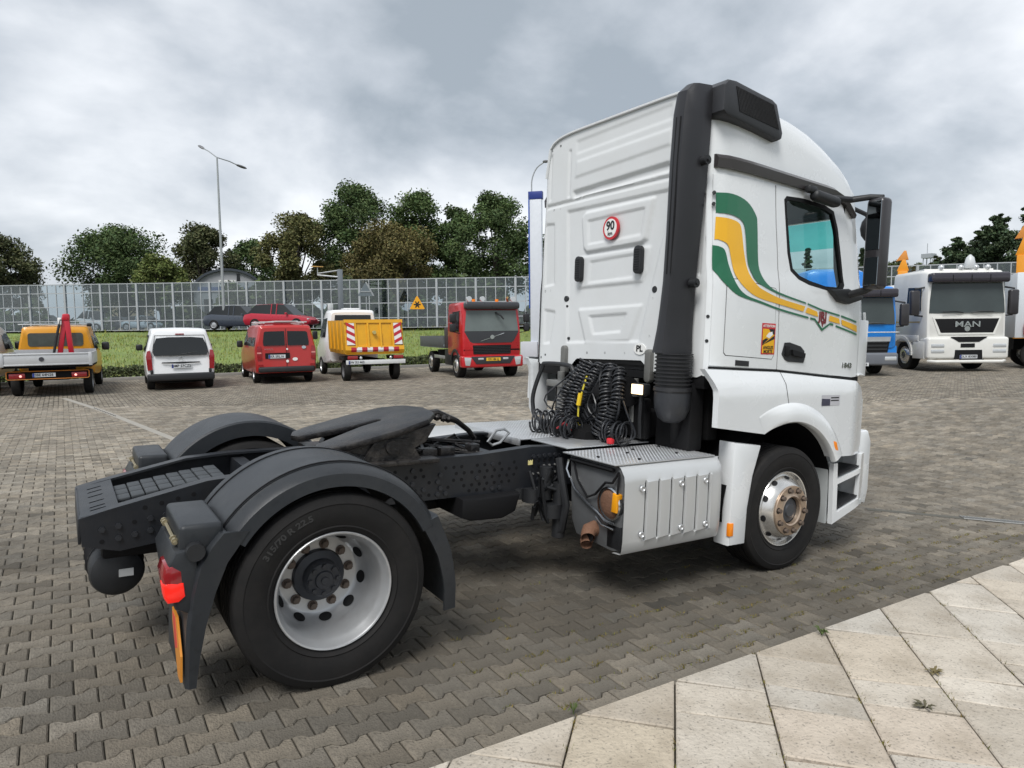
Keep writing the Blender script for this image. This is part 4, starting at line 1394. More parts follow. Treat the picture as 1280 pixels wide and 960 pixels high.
for sg in (-1, 1):
    # shell sections: cross profile swept along the arc, outer skirt turned down
    def sweep(a0, a1, n, RO, widen=0.0):
        out_ = []
        for a in np.linspace(a0, a1, n):
            c, s = math.cos(a), math.sin(a)
            row = []
            for y, r_ in ((0.60, RO - 0.11), (0.60, RO - 0.012), (0.615, RO), (1.13, RO + 0.002), (1.15, RO - 0.012), (1.165, RO - 0.006), (1.225, RO - 0.028), (1.245, RO - 0.045), (1.25, RO - 0.108), (1.235, RO - 0.112), (1.225, RO - 0.05), (1.14, RO - 0.03), (0.625, RO - 0.02), (0.615, RO - 0.11)):
                row.append((r_ * c, sg * y, 0.505 + r_ * s))
            out_.append(row)
        return out_
    mg = MB().loft(sweep(R(27), R(147), 34, 0.638), closed=True, cap0=True, cap1=True).build('mudguard', gry, truck, 32)
    # front flap
    fl = []
    for t in np.linspace(0, 1, 9):
        x = interp(t, [0, 0.35, 0.7, 1], [0.565, 0.648, 0.685, 0.685])
        z = interp(t, [0, 1], [0.815, 0.28])
        fl.append([(x - 0.012, sg * 0.62, z), (x + 0.012, sg * 0.62, z), (x + 0.012, sg * 1.19, z), (x, sg * 1.235, z), (x - 0.075 - 0.03 * (1 - t) ** 2, sg * 1.249, z - 0.03 * (1 - t)), (x - 0.075 - 0.03 * (1 - t) ** 2, sg * 1.232, z - 0.03 * (1 - t)), (x - 0.02, sg * 1.19, z)])
    MB().loft(fl, cap0=True, cap1=True).build('mudguard_flap', gry, mg, 35)
    # rear section with lamp carrier and spray flap
    rs = []
    for z, xo, xi, yo_ in ((0.87, -0.55, -0.425, 1.252), (0.81, -0.60, -0.465, 1.252), (0.73, -0.645, -0.52, 1.25), (0.60, -0.675, -0.57, 1.25), (0.45, -0.69, -0.61, 1.248), (0.30, -0.695, -0.635, 1.243), (0.165, -0.695, -0.65, 1.24)):
        rs.append([(xo, sg * (yo_ - 0.02), z), (xo + 0.015, sg * yo_, z), (xi, sg * yo_, z), (xi, sg * (yo_ - 0.018), z), (xo + 0.03, sg * (yo_ - 0.03), z), (xo + 0.02, sg * 0.66, z), (xo, sg * 0.66, z)])
    if sg > 0:
        rs = rs[:4]
    MB().loft(rs, cap0=True, cap1=True).build('spray_flap', gry, mg, 35)
    bx = MB().box2((-0.715, sg * 0.72, 0.785), (-0.53, sg * 1.215, 0.915), 0.022, seg=3)
    bx.build('mudguard_box', gry, mg, 35)
    MB().prism([(-0.735, 0.54), (-0.765, 0.74), (-0.735, 0.80), (-0.65, 0.82), (-0.63, 0.60), (-0.66, 0.50)], sg * 0.72, sg * 1.235, 'y', 0.02).build('lamp_carrier', gry, mg, 35)
    MB().cyl((-0.655, sg * 1.20, 0.80), (-0.655, sg * 1.262, 0.80), 0.040, n=20).build('hinge_knob', blk, mg)
    mb = MB().tube([(-0.722, sg * 0.74, 0.83), (-0.725, sg * 1.17, 0.83)], 0.008, 6)
    for y in (0.74, 0.78, 1.08, 1.13):
        mb.cyl((-0.725, sg * y, 0.83), (-0.725, sg * (y + 0.02), 0.83), 0.016, n=8)
    mb.build('box_latch', M('brass', (0.36, 0.31, 0.2), 0.45, metal=0.6), mg)
    tl_ = MB().prism([(-0.775, 0.60), (-0.788, 0.70), (-0.775, 0.74), (-0.745, 0.75), (-0.705, 0.72), (-0.695, 0.60), (-0.72, 0.58), (-0.765, 0.58)], sg * 1.03, sg * 1.242, 'y', 0.025).build('tail_lamp', redl, mg, 35)
    MB().prism([(-0.780, 0.603), (-0.788, 0.665), (-0.755, 0.678), (-0.699, 0.665), (-0.692, 0.60), (-0.72, 0.576), (-0.765, 0.576)], sg * 1.14, sg * 1.247, 'y', 0.02).build('lit_segment', redg, tl_, 35)
    if sg > 0:
        continue
    pl = MB().prism([(sg * 0.96, 0.46), (sg * 1.10, 0.46), (sg * 1.225, 0.32), (sg * 1.225, 0.20), (sg * 1.15, 0.20), (sg * 0.96, 0.40)], -0.715, -0.705, 'x').build('reflector_plate', M('orange_reflective', (0.62, 0.24, 0.03), 0.35), mg)
    mb = MB()
    mb.prism([(sg * 0.98, 0.445), (sg * 1.06, 0.445), (sg * 1.14, 0.33), (sg * 1.07, 0.30)], -0.7165, -0.712, 'x')
    mb.build('reflector_red', M('red_reflective', (0.6, 0.05, 0.04), 0.35), pl, None)
    # seams and lock marks on the top
    mb = MB()
    for y in (0.70, 1.145):
        mb.tube([(0.6405 * math.cos(a), sg * y, 0.505 + 0.6405 * math.sin(a)) for a in np.linspace(R(32), R(146), 26)], 0.0045, 5)
    mb.build('mudguard_groove', seal, mg)

# ---------------- wheels
tp = [(0.300, -0.108), (0.306, -0.128), (0.325, -0.140), (0.332, -0.146), (0.338, -0.142), (0.37, -0.152), (0.41, -0.157), (0.445, -0.154), (0.452, -0.157), (0.460, -0.153), (0.478, -0.147), (0.490, -0.140), (0.499, -0.124), (0.5, -0.118), (0.5, -0.085), (0.488, -0.083), (0.488, -0.072), (0.5, -0.070),
      (0.5, -0.032), (0.488, -0.030), (0.488, -0.020), (0.5, -0.018)]
tp = tp + [(r, -y) for r, y in tp[::-1]]
me_tyre = MB().lathe(tp, 96).mesh('tyre', rub, 28)
wheel_nut = MB().cyl((0, 0, 0), (0, -0.032, 0), 0.019, 0.018, n=6).cyl((0, 0.002, 0), (0, -0.007, 0), 0.027, n=12).mesh('wheel_nut', nutm, 30)
# dished rear rim, origin in the tyre's middle plane, open side towards -y
rp = [(0.300, -0.115), (0.304, -0.135), (0.300, -0.140), (0.293, -0.138), (0.287, -0.128), (0.284, -0.108), (0.272, -0.090), (0.266, -0.060), (0.262, 0.0), (0.258, 0.06), (0.252, 0.085), (0.228, 0.125), (0.212, 0.142), (0.204, 0.146), (0.12, 0.146), (0.12, 0.17)]
me_rimr = MB().lathe(rp, 72).mesh('rim', rimm, 40)
me_rimback = MB().lathe([(0.295, 0.15), (0.27, 0.15), (0.1, 0.172)], 48).mesh('rim_back', seal, 40)
hole = MB()
hp, hn = Vector((0.2335, 0.116, 0)), Vector((0.8, -0.6, 0))
ha, hb = Vector((0.0, 0, 1)), Vector((-0.52, 0.855, 0))
hn = ha.cross(hb).normalized()
if hn.y > 0:
    hn = -hn
hole.add([hp + hn * 0.004 + 0.035 * (math.cos(a) * ha + 0.80 * math.sin(a) * hb) for a in np.linspace(0, 2 * math.pi, 18, endpoint=False)], [tuple(range(18))])
me_hole_r = hole.mesh('hand_hole', seal, None)
hubp = [(0, -0.02), (0.018, -0.02), (0.02, -0.012), (0.045, -0.010), (0.05, 0.0), (0.085, 0.004), (0.095, 0.02), (0.098, 0.06), (0.135, 0.075), (0.142, 0.10), (0.142, 0.16)]
me_hubr = MB().lathe(hubp, 40).mesh('hub', M('hub_black', (0.03, 0.033, 0.04), 0.45, var=0.3), 30)
me_hubb = MB().cyl((0, 0, 0), (0, -0.016, 0), 0.013, n=6).mesh('hub_bolt', M('hub_bolt_black', (0.03, 0.032, 0.037), 0.5))
Z_AX = 0.494


def rear_wheel(y, flip, dish=True):
    w = bpy.data.objects.new('wheel', None)
    COL.objects.link(w); w.parent = truck
    w.location = (0, y, Z_AX)
    w.rotation_euler = (0, 0, R(180) if flip else 0)
    if dish:
        w['label'] = 'wheel of the drive axle with deeply dished silver rim and rusty nuts'
    obj_from_mesh('tyre', me_tyre, w)
    if not dish:
        obj_from_mesh('rim', me_rimr, w, rot=(0, 0, R(180)))
        return w
    obj_from_mesh('rim', me_rimr, w)
    obj_from_mesh('rim_back', me_rimback, w)
    for k in range(10):
        a = R(36 * k + 8)
        obj_from_mesh('wheel_nut', wheel_nut, w, (0.1675 * math.cos(a), 0.146, 0.1675 * math.sin(a)))
    for k in range(10):
        a = R(36 * k + 26)
        obj_from_mesh('hand_hole', me_hole_r, w, rot=(0, -a, 0))
    h = obj_from_mesh('hub', me_hubr, w, (0, 0.045, 0))
    for k in range(8):
        a = R(45 * k)
        obj_from_mesh('hub_bolt', me_hubb, w, (0.073 * math.cos(a), 0.05, 0.073 * math.sin(a)))
    return w


rw_r = rear_wheel(-1.085, False)
rear_wheel(-0.745, False, False)
rear_wheel(1.085, True)
rear_wheel(0.745, True, False)
# sidewall lettering, bent round the tyre
me = text_mesh('315/70 R 22.5', 0.042, 0.0008, 0.0012, 1.25)
for v in me.vertices:
    a = R(128) - v.co.x / 0.415
    r_ = 0.412 + v.co.y
    v.co = Vector((r_ * math.cos(a), -0.1575 - v.co.z, r_ * math.sin(a)))
me.materials.clear(); me.materials.append(M('raised_lettering', (0.030, 0.030, 0.030), 0.6))
obj_from_mesh('tyre_lettering', me, rw_r)

# front wheel with outset disc
fpz = [(0.300, -0.115), (0.304, -0.132), (0.300, -0.138), (0.292, -0.136), (0.285, -0.118), (0.278, -0.104), (0.262, -0.108), (0.235, -0.150), (0.212, -0.178), (0.200, -0.186), (0.192, -0.188), (0.12, -0.188), (0.12, -0.15)]
me_rimf = MB().lathe(fpz, 72).mesh('rim', rimf, 40)
hole = MB()
hp = Vector((0.250, -0.128, 0))
hb = Vector((-0.54, -0.84, 0)); ha = Vector((0, 0, 1))
hn = ha.cross(hb).normalized()
if hn.x < 0:
    hn = -hn
hole.add([hp + hn * 0.004 + 0.026 * (math.cos(a) * ha + 0.8 * math.sin(a) * hb) for a in np.linspace(0, 2 * math.pi, 18, endpoint=False)], [tuple(range(18))])
me_hole_f = hole.mesh('hand_hole', seal, None)
me_ring = MB().lathe([(0.198, -0.186), (0.201, -0.20), (0.196, -0.206), (0.130, -0.208), (0.118, -0.214), (0.108, -0.206), (0.104, -0.18)], 60).mesh('nut_ring', brng, 40)
me_hubf = MB().lathe([(0, -0.196), (0.05, -0.196), (0.06, -0.185), (0.095, -0.18), (0.106, -0.16)], 32).mesh('hub', M('hub_grey', (0.07, 0.075, 0.085), 0.4, metal=0.4), 30)
me_cupf = MB().cyl((0, 0.01, 0), (0, -0.0015, 0), 0.023, n=16).mesh('nut_recess', seal, 30)
for sg, fl in ((-1, 0), (1, 180)):
    w = bpy.data.objects.new('wheel', None)
    COL.objects.link(w); w.parent = truck
    w.location = (3.70, sg * 1.063, Z_AX)
    w.rotation_euler = (0, 0, R(fl) - R(0.35))
    w['label'] = 'wheel of the steering axle with polished rim and bronze nut ring'
    obj_from_mesh('tyre', me_tyre, w)
    obj_from_mesh('rim', me_rimf, w)
    obj_from_mesh('nut_ring', me_ring, w)
    obj_from_mesh('hub', me_hubf, w)
    for k in range(10):
        a = R(36 * k + 12)
        obj_from_mesh('hand_hole', me_hole_f, w, rot=(0, -a, 0))
        b = R(36 * k + 30)
        obj_from_mesh('nut_recess', me_cupf, w, (0.1655 * math.cos(b), -0.2065, 0.1655 * math.sin(b)))
        obj_from_mesh('wheel_nut', wheel_nut, w, (0.1655 * math.cos(b), -0.200, 0.1655 * math.sin(b)))

# ---------------- silencer box on the right
rg = []
xs_l = [1.945]
lv = [2.145, 2.27, 2.393, 2.52, 2.647, 2.775]
sta = [(1.945, 0), (2.03, 0)]
pv = 2.03
for x in lv:
    sta += [(x - 0.013, -0.004), (x - 0.008, -0.016), (x - 0.001, -0.016), (x + 0.001, 0.012), (x + 0.012, 0.012)]
    pv = x
sta += [(2.80, 0), (2.86, 0), (2.905, -0.006), (2.93, -0.025), (2.945, -0.055)]
for x, hgt_ in sta:
    e_ = hgt_ if x < 2.82 else 0
    c_ = hgt_ if x >= 2.82 else 0
    zb = 0.372 if x < 2.8 else 0.372 + 0.0
    rg.append([(x, -1.12, zb), (x, -1.195 - c_, zb + 0.005), (x, -1.21 - c_, zb + 0.03), (x, -1.217 - c_, 0.452), (x, -1.219 - c_ - e_, 0.462), (x, -1.222 - c_ - e_, 0.66), (x, -1.219 - c_ - e_, 0.858), (x, -1.217 - c_, 0.868), (x, -1.212 - c_, 0.905), (x, -1.175 - c_, 0.955), (x, -1.15, 0.968)])
ex = MB().loft(rg, closed=False).build('silencer_panel', alu2, truck, 30)
me_dim = MB().lathe([(0, 0.004), (0.010, 0.003), (0.016, -0.004), (0.021, -0.003), (0.024, 0.004)], 18).mesh('panel_bolt', alu)
for x, z in ((2.101, 0.816), (2.474, 0.82), (2.724, 0.819), (2.109, 0.5), (2.488, 0.503), (2.742, 0.498)):
    obj_from_mesh('panel_bolt', me_dim, ex, (x, -1.230, z))
for x in lv:
    MB().box2((x - 0.0075, -1.2115, 0.470), (x - 0.0008, -1.2065, 0.850)).build('panel_slot', seal, ex, None)
# top tread plate: raised lozenges
tpl = MB().box2((1.90, -1.165, 0.972), (2.88, -0.60, 0.982), 0.003).build('tread_plate', alu, truck)


def lozenges(name, x0, x1, y0, y1, z, parent, ps=0.030):
    mb = MB()
    j = 0
    y = y0 + 0.02
    while y < y1 - 0.01:
        x = x0 + 0.02 + (ps / 2 if j % 2 else 0)
        while x < x1 - 0.01:
            a = 0.012 if (j % 2) else 0.005
            b = 0.005 if (j % 2) else 0.012
            mb.add([(x - a, y, z), (x, y - b, z), (x + a, y, z), (x, y + b, z), (x, y, z + 0.0045)], [(0, 1, 4), (1, 2, 4), (2, 3, 4), (3, 0, 4)])
            x += ps
        y += ps * 0.62
        j += 1
    o = mb.build(name, alu, parent, None)
    tag(o, kind='stuff')
    return o


lozenges('tread_pattern', 1.90, 2.88, -1.165, -0.60, 0.982, tpl)
mb = MB()
for x, y in ((1.98, -0.9), (2.2, -1.08), (2.45, -0.75), (2.65, -1.0), (2.3, -0.85), (2.75, -0.72)):
    mb.cyl((x, y, 0.98), (x, y, 0.992), 0.012, n=8)
mb.build('plate_screw', seal, tpl)
end = MB()
end.prism([(-0.62, 0.955), (-1.16, 0.955), (-1.19, 0.90), (-1.19, 0.40), (-1.10, 0.375), (-0.72, 0.40), (-0.66, 0.50)], 1.955, 2.9, 'x', 0.01)
end.build('silencer_body', M('silencer_grey', (0.13, 0.135, 0.14), 0.5, metal=0.2, var=0.15, dirt=0.5, dirtcol=(0.05, 0.045, 0.04)), truck, 35)
mb = MB().lathe([(0, -0.03), (0.05, -0.03), (0.09, -0.018), (0.105, 0.0), (0.105, 0.03)], 28, (1.95, -1.085, 0.70), 'x')
mb.build('silencer_flange', rust, truck)
mb = MB()
mb.lathe([(0.108, -0.028), (0.116, -0.02), (0.116, 0.01)], 28, (1.95, -1.085, 0.70), 'x')
mb.tube([(1.935, -0.66, 0.80), (1.93, -0.72, 0.73), (1.93, -0.86, 0.66), (1.93, -0.98, 0.62), (1.93, -1.05, 0.58), (1.935, -1.15, 0.575)], 0.010, 6)
mb.tube([(1.935, -0.63, 0.93), (1.92, -0.625, 0.86), (1.925, -0.66, 0.80)], 0.010, 6)
mb.tube([(1.93, -0.96, 0.585), (1.925, -1.03, 0.545), (1.935, -1.14, 0.535)], 0.008, 6)
mb.build('silver_pipe', chrm, truck)
mb = MB()
mb.tube([(1.935, -1.17, 0.93), (1.925, -1.12, 0.85), (1.925, -1.05, 0.84), (1.925, -0.95, 0.74), (1.93, -0.86, 0.70), (1.935, -0.74, 0.80), (1.94, -0.68, 0.92)], 0.009, 6)
mb.tube([(1.93, -1.18, 0.92), (1.925, -1.175, 0.80), (1.925, -1.16, 0.72)], 0.008, 6)
mb.tube([(1.935, -0.66, 0.935), (1.93, -1.12, 0.935)], 0.016, 6)
mb.build('wiring', seal, truck)
MB().prism([(-1.135, 0.66), (-1.185, 0.66), (-1.19, 0.78), (-1.145, 0.79)], 1.905, 1.96, 'x', 0.008).build('side_marker', M('amber_marker', (0.80, 0.33, 0.01), 0.3), truck)
mb = MB()
cp = [(1.99, -0.93, 0.47), (1.95, -0.92, 0.49), (1.91, -0.92, 0.48), (1.885, -0.935, 0.455), (1.87, -0.955, 0.44)]
mb.tube(cp, [0.045, 0.055, 0.055, 0.05, 0.048], 14, cap=False)
mb.tube([(1.92, -0.90, 0.43), (1.895, -0.91, 0.40), (1.88, -0.93, 0.385)], [0.045, 0.045, 0.042], 12, cap=False)
mb.build('exhaust_pipe', rust, truck)
MB().lathe([(0, 0), (0.044, 0)], 14, (1.888, -0.945, 0.450), 'x').build('exhaust_mouth', seal, truck)
MB().box2((1.955, -1.19, 0.395), (1.97, -1.05, 0.56), 0.004).build('bracket', blk, truck)

# left fuel tank
lt = MB().box2((1.10, 0.56, 0.36), (2.85, 1.22, 0.96), 0.09, seg=4).build('fuel_tank', alu2, truck, 40)
MB().cyl((1.35, 0.75, 0.95), (1.35, 0.75, 1.0), 0.05, n=16).build('fuel_cap', blk, lt)

# catwalk behind the cab
cwk = MB().box2((1.86, -0.10, 0.995), (2.78, 0.92, 1.005), 0.002).build('catwalk_plate', alu, truck)
lozenges('tread_pattern', 1.86, 2.78, -0.10, 0.92, 1.005, cwk)
MB().box2((1.84, -0.11, 0.955), (1.86, 0.93, 1.012), 0.003).build('catwalk_edge', alu, cwk)
cw2 = MB().box2((1.95, -0.58, 0.994), (2.78, -0.12, 1.004), 0.002).build('catwalk_plate', alu, truck)
MB().box2((2.34, -0.62, 1.01), (2.38, -0.57, 1.055), 0.008).build('red_tap', M('red_plastic', (0.6, 0.02, 0.03), 0.4), truck)

# ---------------- coiled hoses and fittings behind the cab
hose = M('hose_black', (0.016, 0.017, 0.02), 0.38, var=0.1)


def helix(ctrl, Rr, turns, r=0.0075, n=6, per=14):
    C = [Vector(q) for q in smooth_line(ctrl, 12)]
    Ls = [0.0]
    for a, b in zip(C[:-1], C[1:]):
        Ls.append(Ls[-1] + (b - a).length)
    out_ = []
    N_ = int(turns * per)
    u = None
    for i in range(N_ + 1):
        s = Ls[-1] * i / N_
        k = max(j for j in range(len(Ls)) if Ls[j] <= s + 1e-9)
        k = min(k, len(C) - 2)
        t = (s - Ls[k]) / max(1e-9, Ls[k + 1] - Ls[k])
        q = C[k].lerp(C[k + 1], t)
        d = (C[k + 1] - C[k]).normalized()
        if u is None:
            u, w = basis_from(d)
        else:
            u = (u - d * u.dot(d)).normalized()
            w = d.cross(u)
        a = 2 * math.pi * turns * i / N_
        jr_ = Rr * (1 + 0.16 * math.sin(i * 0.27 + turns) + 0.1 * math.sin(i * 0.11))
        out_.append(q + jr_ * (math.cos(a) * u + math.sin(a) * w))
    return out_


coils = [
    ([(2.62, 0.22, 1.62), (2.50, 0.34, 1.35), (2.46, 0.36, 1.12), (2.42, 0.22, 1.05)], 0.055, 24),
    ([(2.62, 0.16, 1.60), (2.52, 0.22, 1.40), (2.47, 0.24, 1.18), (2.42, 0.10, 1.06)], 0.050, 24),
    ([(2.62, 0.05, 1.60), (2.50, 0.05, 1.45), (2.46, 0.13, 1.26), (2.45, 0.28, 1.10)], 0.048, 20),
    ([(2.62, -0.08, 1.60), (2.52, -0.14, 1.42), (2.47, -0.20, 1.22), (2.44, -0.14, 1.05)], 0.050, 22),
    ([(2.60, -0.20, 1.58), (2.50, -0.30, 1.36), (2.46, -0.26, 1.15), (2.42, -0.34, 1.04)], 0.045, 22),
]
for c, rr_, tn in coils:
    c = [(x, y - 0.20, z) for x, y, z in c]
    MB().tube(helix(c, rr_, tn), 0.0085, 6).build('coiled_hose', hose, truck, 60)
for c, rr_, tn in (([(2.20, 0.36, 1.10), (2.28, 0.22, 1.10)], 0.085, 6), ([(2.25, 0.12, 1.09), (2.28, -0.10, 1.085)], 0.085, 6), ([(2.42, -0.30, 1.09), (2.46, -0.50, 1.09)], 0.08, 6), ([(2.34, 0.05, 1.08), (2.36, -0.02, 1.08)], 0.075, 4)):
    c = [(x, y - 0.16, z) for x, y, z in c]
    MB().tube(helix(c, rr_, tn), 0.0085, 6).build('hose_loop', hose, truck, 60)
MB().tube([(2.48, -0.14, 1.50), (2.43, -0.15, 1.38), (2.42, -0.12, 1.28), (2.41, -0.13, 1.15), (2.40, -0.19, 1.04)], 0.008, 6).build('yellow_hose', M('hose_yellow', (0.55, 0.45, 0.03), 0.4), truck)
MB().cyl((2.42, -0.14, 1.36), (2.41, -0.13, 1.26), 0.02, n=8).build('yellow_coupling', ylwm, truck)
MB().tube([(2.28, -0.02, 1.06), (2.30, -0.10, 1.12), (2.33, -0.16, 1.05)], 0.008, 6).build('red_hose', M('hose_red', (0.45, 0.03, 0.04), 0.4), truck)
for k in range(16):
    y_ = rng.uniform(-0.5, 0.25)
    MB().tube(smooth_line([(2.66, y_ * 0.6, 1.60), (2.54, y_, 1.5 - 0.1 * rng.random()), (2.46 + 0.05 * rng.random(), y_ + rng.uniform(-0.2, 0.2), 1.25), (2.5, y_ + rng.uniform(-0.25, 0.25), 1.08), (2.42, y_ + rng.uniform(-0.15, 0.15), 1.02)], 5), 0.0075, 5).build('loose_hose', hose, truck, 60)
MB().tube(smooth_line([(2.60, 0.40, 1.02), (2.60, 0.72, 1.05), (2.60, 0.79, 1.16), (2.60, 0.78, 1.30), (2.60, 0.66, 1.53), (2.60, 0.60, 1.57), (2.60, 0.28, 1.57), (2.60, 0.20, 1.53), (2.60, 0.14, 1.42)], 5), 0.02, 10).build('grab_bar', blk, truck)
for y in (0.52, -0.45):
    mb = MB().cyl((2.72, y, 1.15), (2.72, y, 1.50), 0.035, n=12)
    mb.box2((2.65, y - 0.10, 1.36), (2.78, y + 0.14, 1.42), 0.01)
    mb.build('cab_lock_strut', M('strut_grey', (0.25, 0.25, 0.24), 0.5, metal=0.5, dirt=0.4), truck)
mb = MB()
mb.box2((2.80, -0.98, 0.98), (2.95, -0.62, 1.5), 0.02)
mb.box2((2.72, -0.55, 1.02), (2.98, 0.42, 1.25), 0.04)
mb.cyl((2.62, -0.15, 1.36), (2.62, -0.5, 1.40), 0.12, n=18)
mb.box2((2.70, -0.60, 1.02), (2.78, -0.45, 1.35), 0.02)
mb.build('engine_cover', seal, truck)
wl = MB().box2((2.58, -0.70, 1.385), (2.66, -0.565, 1.475), 0.012).build('work_lamp', blk, truck)
MB().box2((2.574, -0.695, 1.392), (2.581, -0.572, 1.468), 0.004).build('lamp_lens', lamp_on, wl)
MB().tube([(2.62, -0.64, 1.40), (2.63, -0.62, 1.2), (2.66, -0.6, 1.04)], 0.016, 8).build('lamp_post', blk, wl)
# left-side rear fairing behind the cab
MB().prism([(2.74, 1.60), (2.80, 1.50), (2.82, 1.10), (2.86, 1.02), (3.0, 1.02), (3.0, 1.58)], 1.10, 1.18, 'y', 0.01).build('side_fairing', wht, truck, 40)

# ================================================================== parked vehicles
GZ = Z_LEVEL


def at_depth(px, py, depth):
    return CAM + pix_ray(px, py) * (depth / FPX)


def prof(zb, zt, w0, wm, zm, wt, r=0.12):
    """half section, bottom middle round to roof middle"""
    p = [(0, zb), (w0 - 0.06, zb), (w0 - 0.015, zb + 0.03), (w0, zb + 0.09), (wm, zm - 0.25), (wm, zm)]
    zt2 = zt - r * 0.9
    p += [(wm + (wt - wm) * 0.5, zm + (zt2 - zm) * 0.52), (wt, zt2)]
    for k in range(1, 5):
        a = math.pi / 2 * k / 4
        p.append((wt - r * (1 - math.cos(a)), zt2 + r * 0.9 * math.sin(a)))
    p.append((wt * 0.45, zt + 0.012))
    p.append((0, zt + 0.018))
    return p


def ring_of(x, p, sl=0.0, z0=1.0):
    r = [(x + sl * max(0, z - z0), -y, z) for y, z in p]
    r += [(x + sl * max(0, z - z0), y, z) for y, z in p[-2:0:-1]]
    return r


def body(parent, name, mat, stations, smooth=35):
    return MB().loft([ring_of(*s) for s in stations], cap0=True, cap1=True).build(name, mat, parent, smooth)


def panel_x(name, poly, mat, parent, xf, sgn, off=0.006, depth=0.01, holes=(), cell=0.15):
    """panel on an end face, poly in y,z; sgn -1 = rear face"""
    return skin(name, poly, list(holes), (lambda y, z: sgn * xf(y, z)), mat, parent, off, depth, sgn, cell=cell, swap=True)


def panel_y(name, poly, mat, parent, yf, sgn, off=0.006, depth=0.01, holes=(), cell=0.2):
    return skin(name, poly, list(holes), yf, mat, parent, off, depth, sgn, cell=cell)


car_tyre = MB().lathe([(0.21, -0.09), (0.25, -0.105), (0.29, -0.105), (0.315, -0.09), (0.325, -0.05), (0.325, 0.05), (0.315, 0.09), (0.29, 0.105), (0.25, 0.105), (0.21, 0.09)], 32).mesh('wheel', rub, 35)
car_rim = MB().lathe([(0.215, -0.09), (0.20, -0.085), (0.19, -0.05), (0.10, -0.075), (0.03, -0.08), (0.0, -0.08)], 28).mesh('rim', rimm, 35)
car_rimd = MB().lathe([(0.215, -0.09), (0.20, -0.085), (0.17, -0.04), (0.05, -0.05), (0.0, -0.06)], 28).mesh('rim', M('dark_steel_rim', (0.09, 0.09, 0.095), 0.5), 35)
cglass = M('dark_car_glass', (0.012, 0.014, 0.015), 0.06, var=0.2, vscale=2, rvar=0.02, spec=0.5)
cglass2 = M('clear_car_glass', (0.07, 0.078, 0.072), 0.08, var=0.6, vscale=3, rvar=0.02)
lampw = M('clear_lamp', (0.55, 0.57, 0.58), 0.12, metal=0.3, coat=0.5)
pltw = M('number_plate', (0.62, 0.64, 0.66), 0.4)
plty = M('yellow_plate', (0.75, 0.45, 0.03), 0.4)
pltb = M('plate_blue', (0.02, 0.05, 0.30), 0.4)


def wheel(parent, x, y, r=0.325, w=1.0, rim=None):
    o = obj_from_mesh('wheel', car_tyre, parent, (x, y, r))
    k = r / 0.325
    o.scale = (k, w, k)
    if y > 0:
        o.rotation_euler = (0, 0, R(180))
    obj_from_mesh('rim', rim or car_rim, o)
    return o


def plate(parent, x, y, z, txt, sgn=-1, w=0.52, h=0.115, mat=None):
    p = MB().box((x, y, z), (0.012, w, h), 0.003).build('number_plate', mat or pltw, parent, None)
    if mat is None:
        MB().box((x + sgn * 0.0065, y + (0.5 * w - 0.025) * -sgn, z), (0.003, 0.045, h * 0.98)).build('plate_band', pltb, p, None)
    lettering('plate_letters', txt, h * 0.92, bpr, p, (x + sgn * 0.007, y, z), (0, sgn, 0), (0, 0, 1), 0.0015, 0.002, 0.95)
    return p


def vehicle(name, label, cat, x, y, head, group=None):
    return empty(name, label, cat, (x, y, GZ + (gz(x, y) - GZ)), R(head), group)


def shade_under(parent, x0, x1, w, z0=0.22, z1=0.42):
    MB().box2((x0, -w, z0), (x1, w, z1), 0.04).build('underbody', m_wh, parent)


# ---------------- white van with the dark tailgate window
v = vehicle('white_van', 'white compact van seen from behind with one wide dark rear window', 'van', 1.86, 17.75, 86)
cw_ = M('van_white', (0.76, 0.77, 0.78), 0.3, coat=0.4, var=0.02)
S = []
for x, zb, zt, w0, wm, zm, wt, sl in ((0.0, 0.34, 1.70, 0.82, 0.87, 1.05, 0.70, 0.22), (0.06, 0.30, 1.77, 0.88, 0.915, 1.05, 0.735, 0.20), (0.25, 0.28, 1.80, 0.90, 0.925, 1.05, 0.75, 0.10), (1.8, 0.26, 1.83, 0.90, 0.925, 1.05, 0.76, 0), (2.9, 0.26, 1.76, 0.90, 0.925, 1.05, 0.74, 0), (3.5, 0.26, 1.15, 0.90, 0.92, 0.95, 0.82, 0), (4.2, 0.30, 0.95, 0.86, 0.88, 0.8, 0.75, 0), (4.4, 0.35, 0.80, 0.75, 0.78, 0.7, 0.65, 0)):
    S.append((x, prof(zb, zt, w0, wm, zm, wt, 0.10), sl))
body(v, 'body', cw_, S)
xr = lambda y, z: 0.22 * max(0, z - 1.0) - 0.0
panel_x('rear_window', [(-0.70, 1.02), (0.70, 1.02), (0.735, 1.12), (0.70, 1.35), (0.62, 1.53), (0.3, 1.56), (-0.3, 1.56), (-0.62, 1.53), (-0.70, 1.35), (-0.735, 1.12)], cglass, v, xr, -1, 0.012, 0.01)
for s in (-1, 1):
    panel_x('tail_lamp', [(s * 0.755, 0.62), (s * 0.885, 0.60), (s * 0.915, 1.0), (s * 0.88, 1.16), (s * 0.80, 1.18), (s * 0.77, 1.0)][:: s], redl, v, xr, -1, 0.03, 0.05)
    wheel(v, 0.75, s * 0.80); wheel(v, 3.5, s * 0.80)
    MB().box((2.75, s * 1.03, 1.22), (0.10, 0.2, 0.2), 0.05, seg=3).build('door_mirror', blk, v)
    panel_y('side_window', [(0.6, 1.12), (2.75, 1.12), (2.55, 1.62), (0.7, 1.62)], cglass, v, lambda x, z: 0.925 - 0.16 * smooth01(1.05, 1.8, z), s, 0.01)
MB().box2((-0.05, -0.90, 0.28), (0.2, 0.90, 0.50), 0.05, seg=3).build('bumper', blk, v)
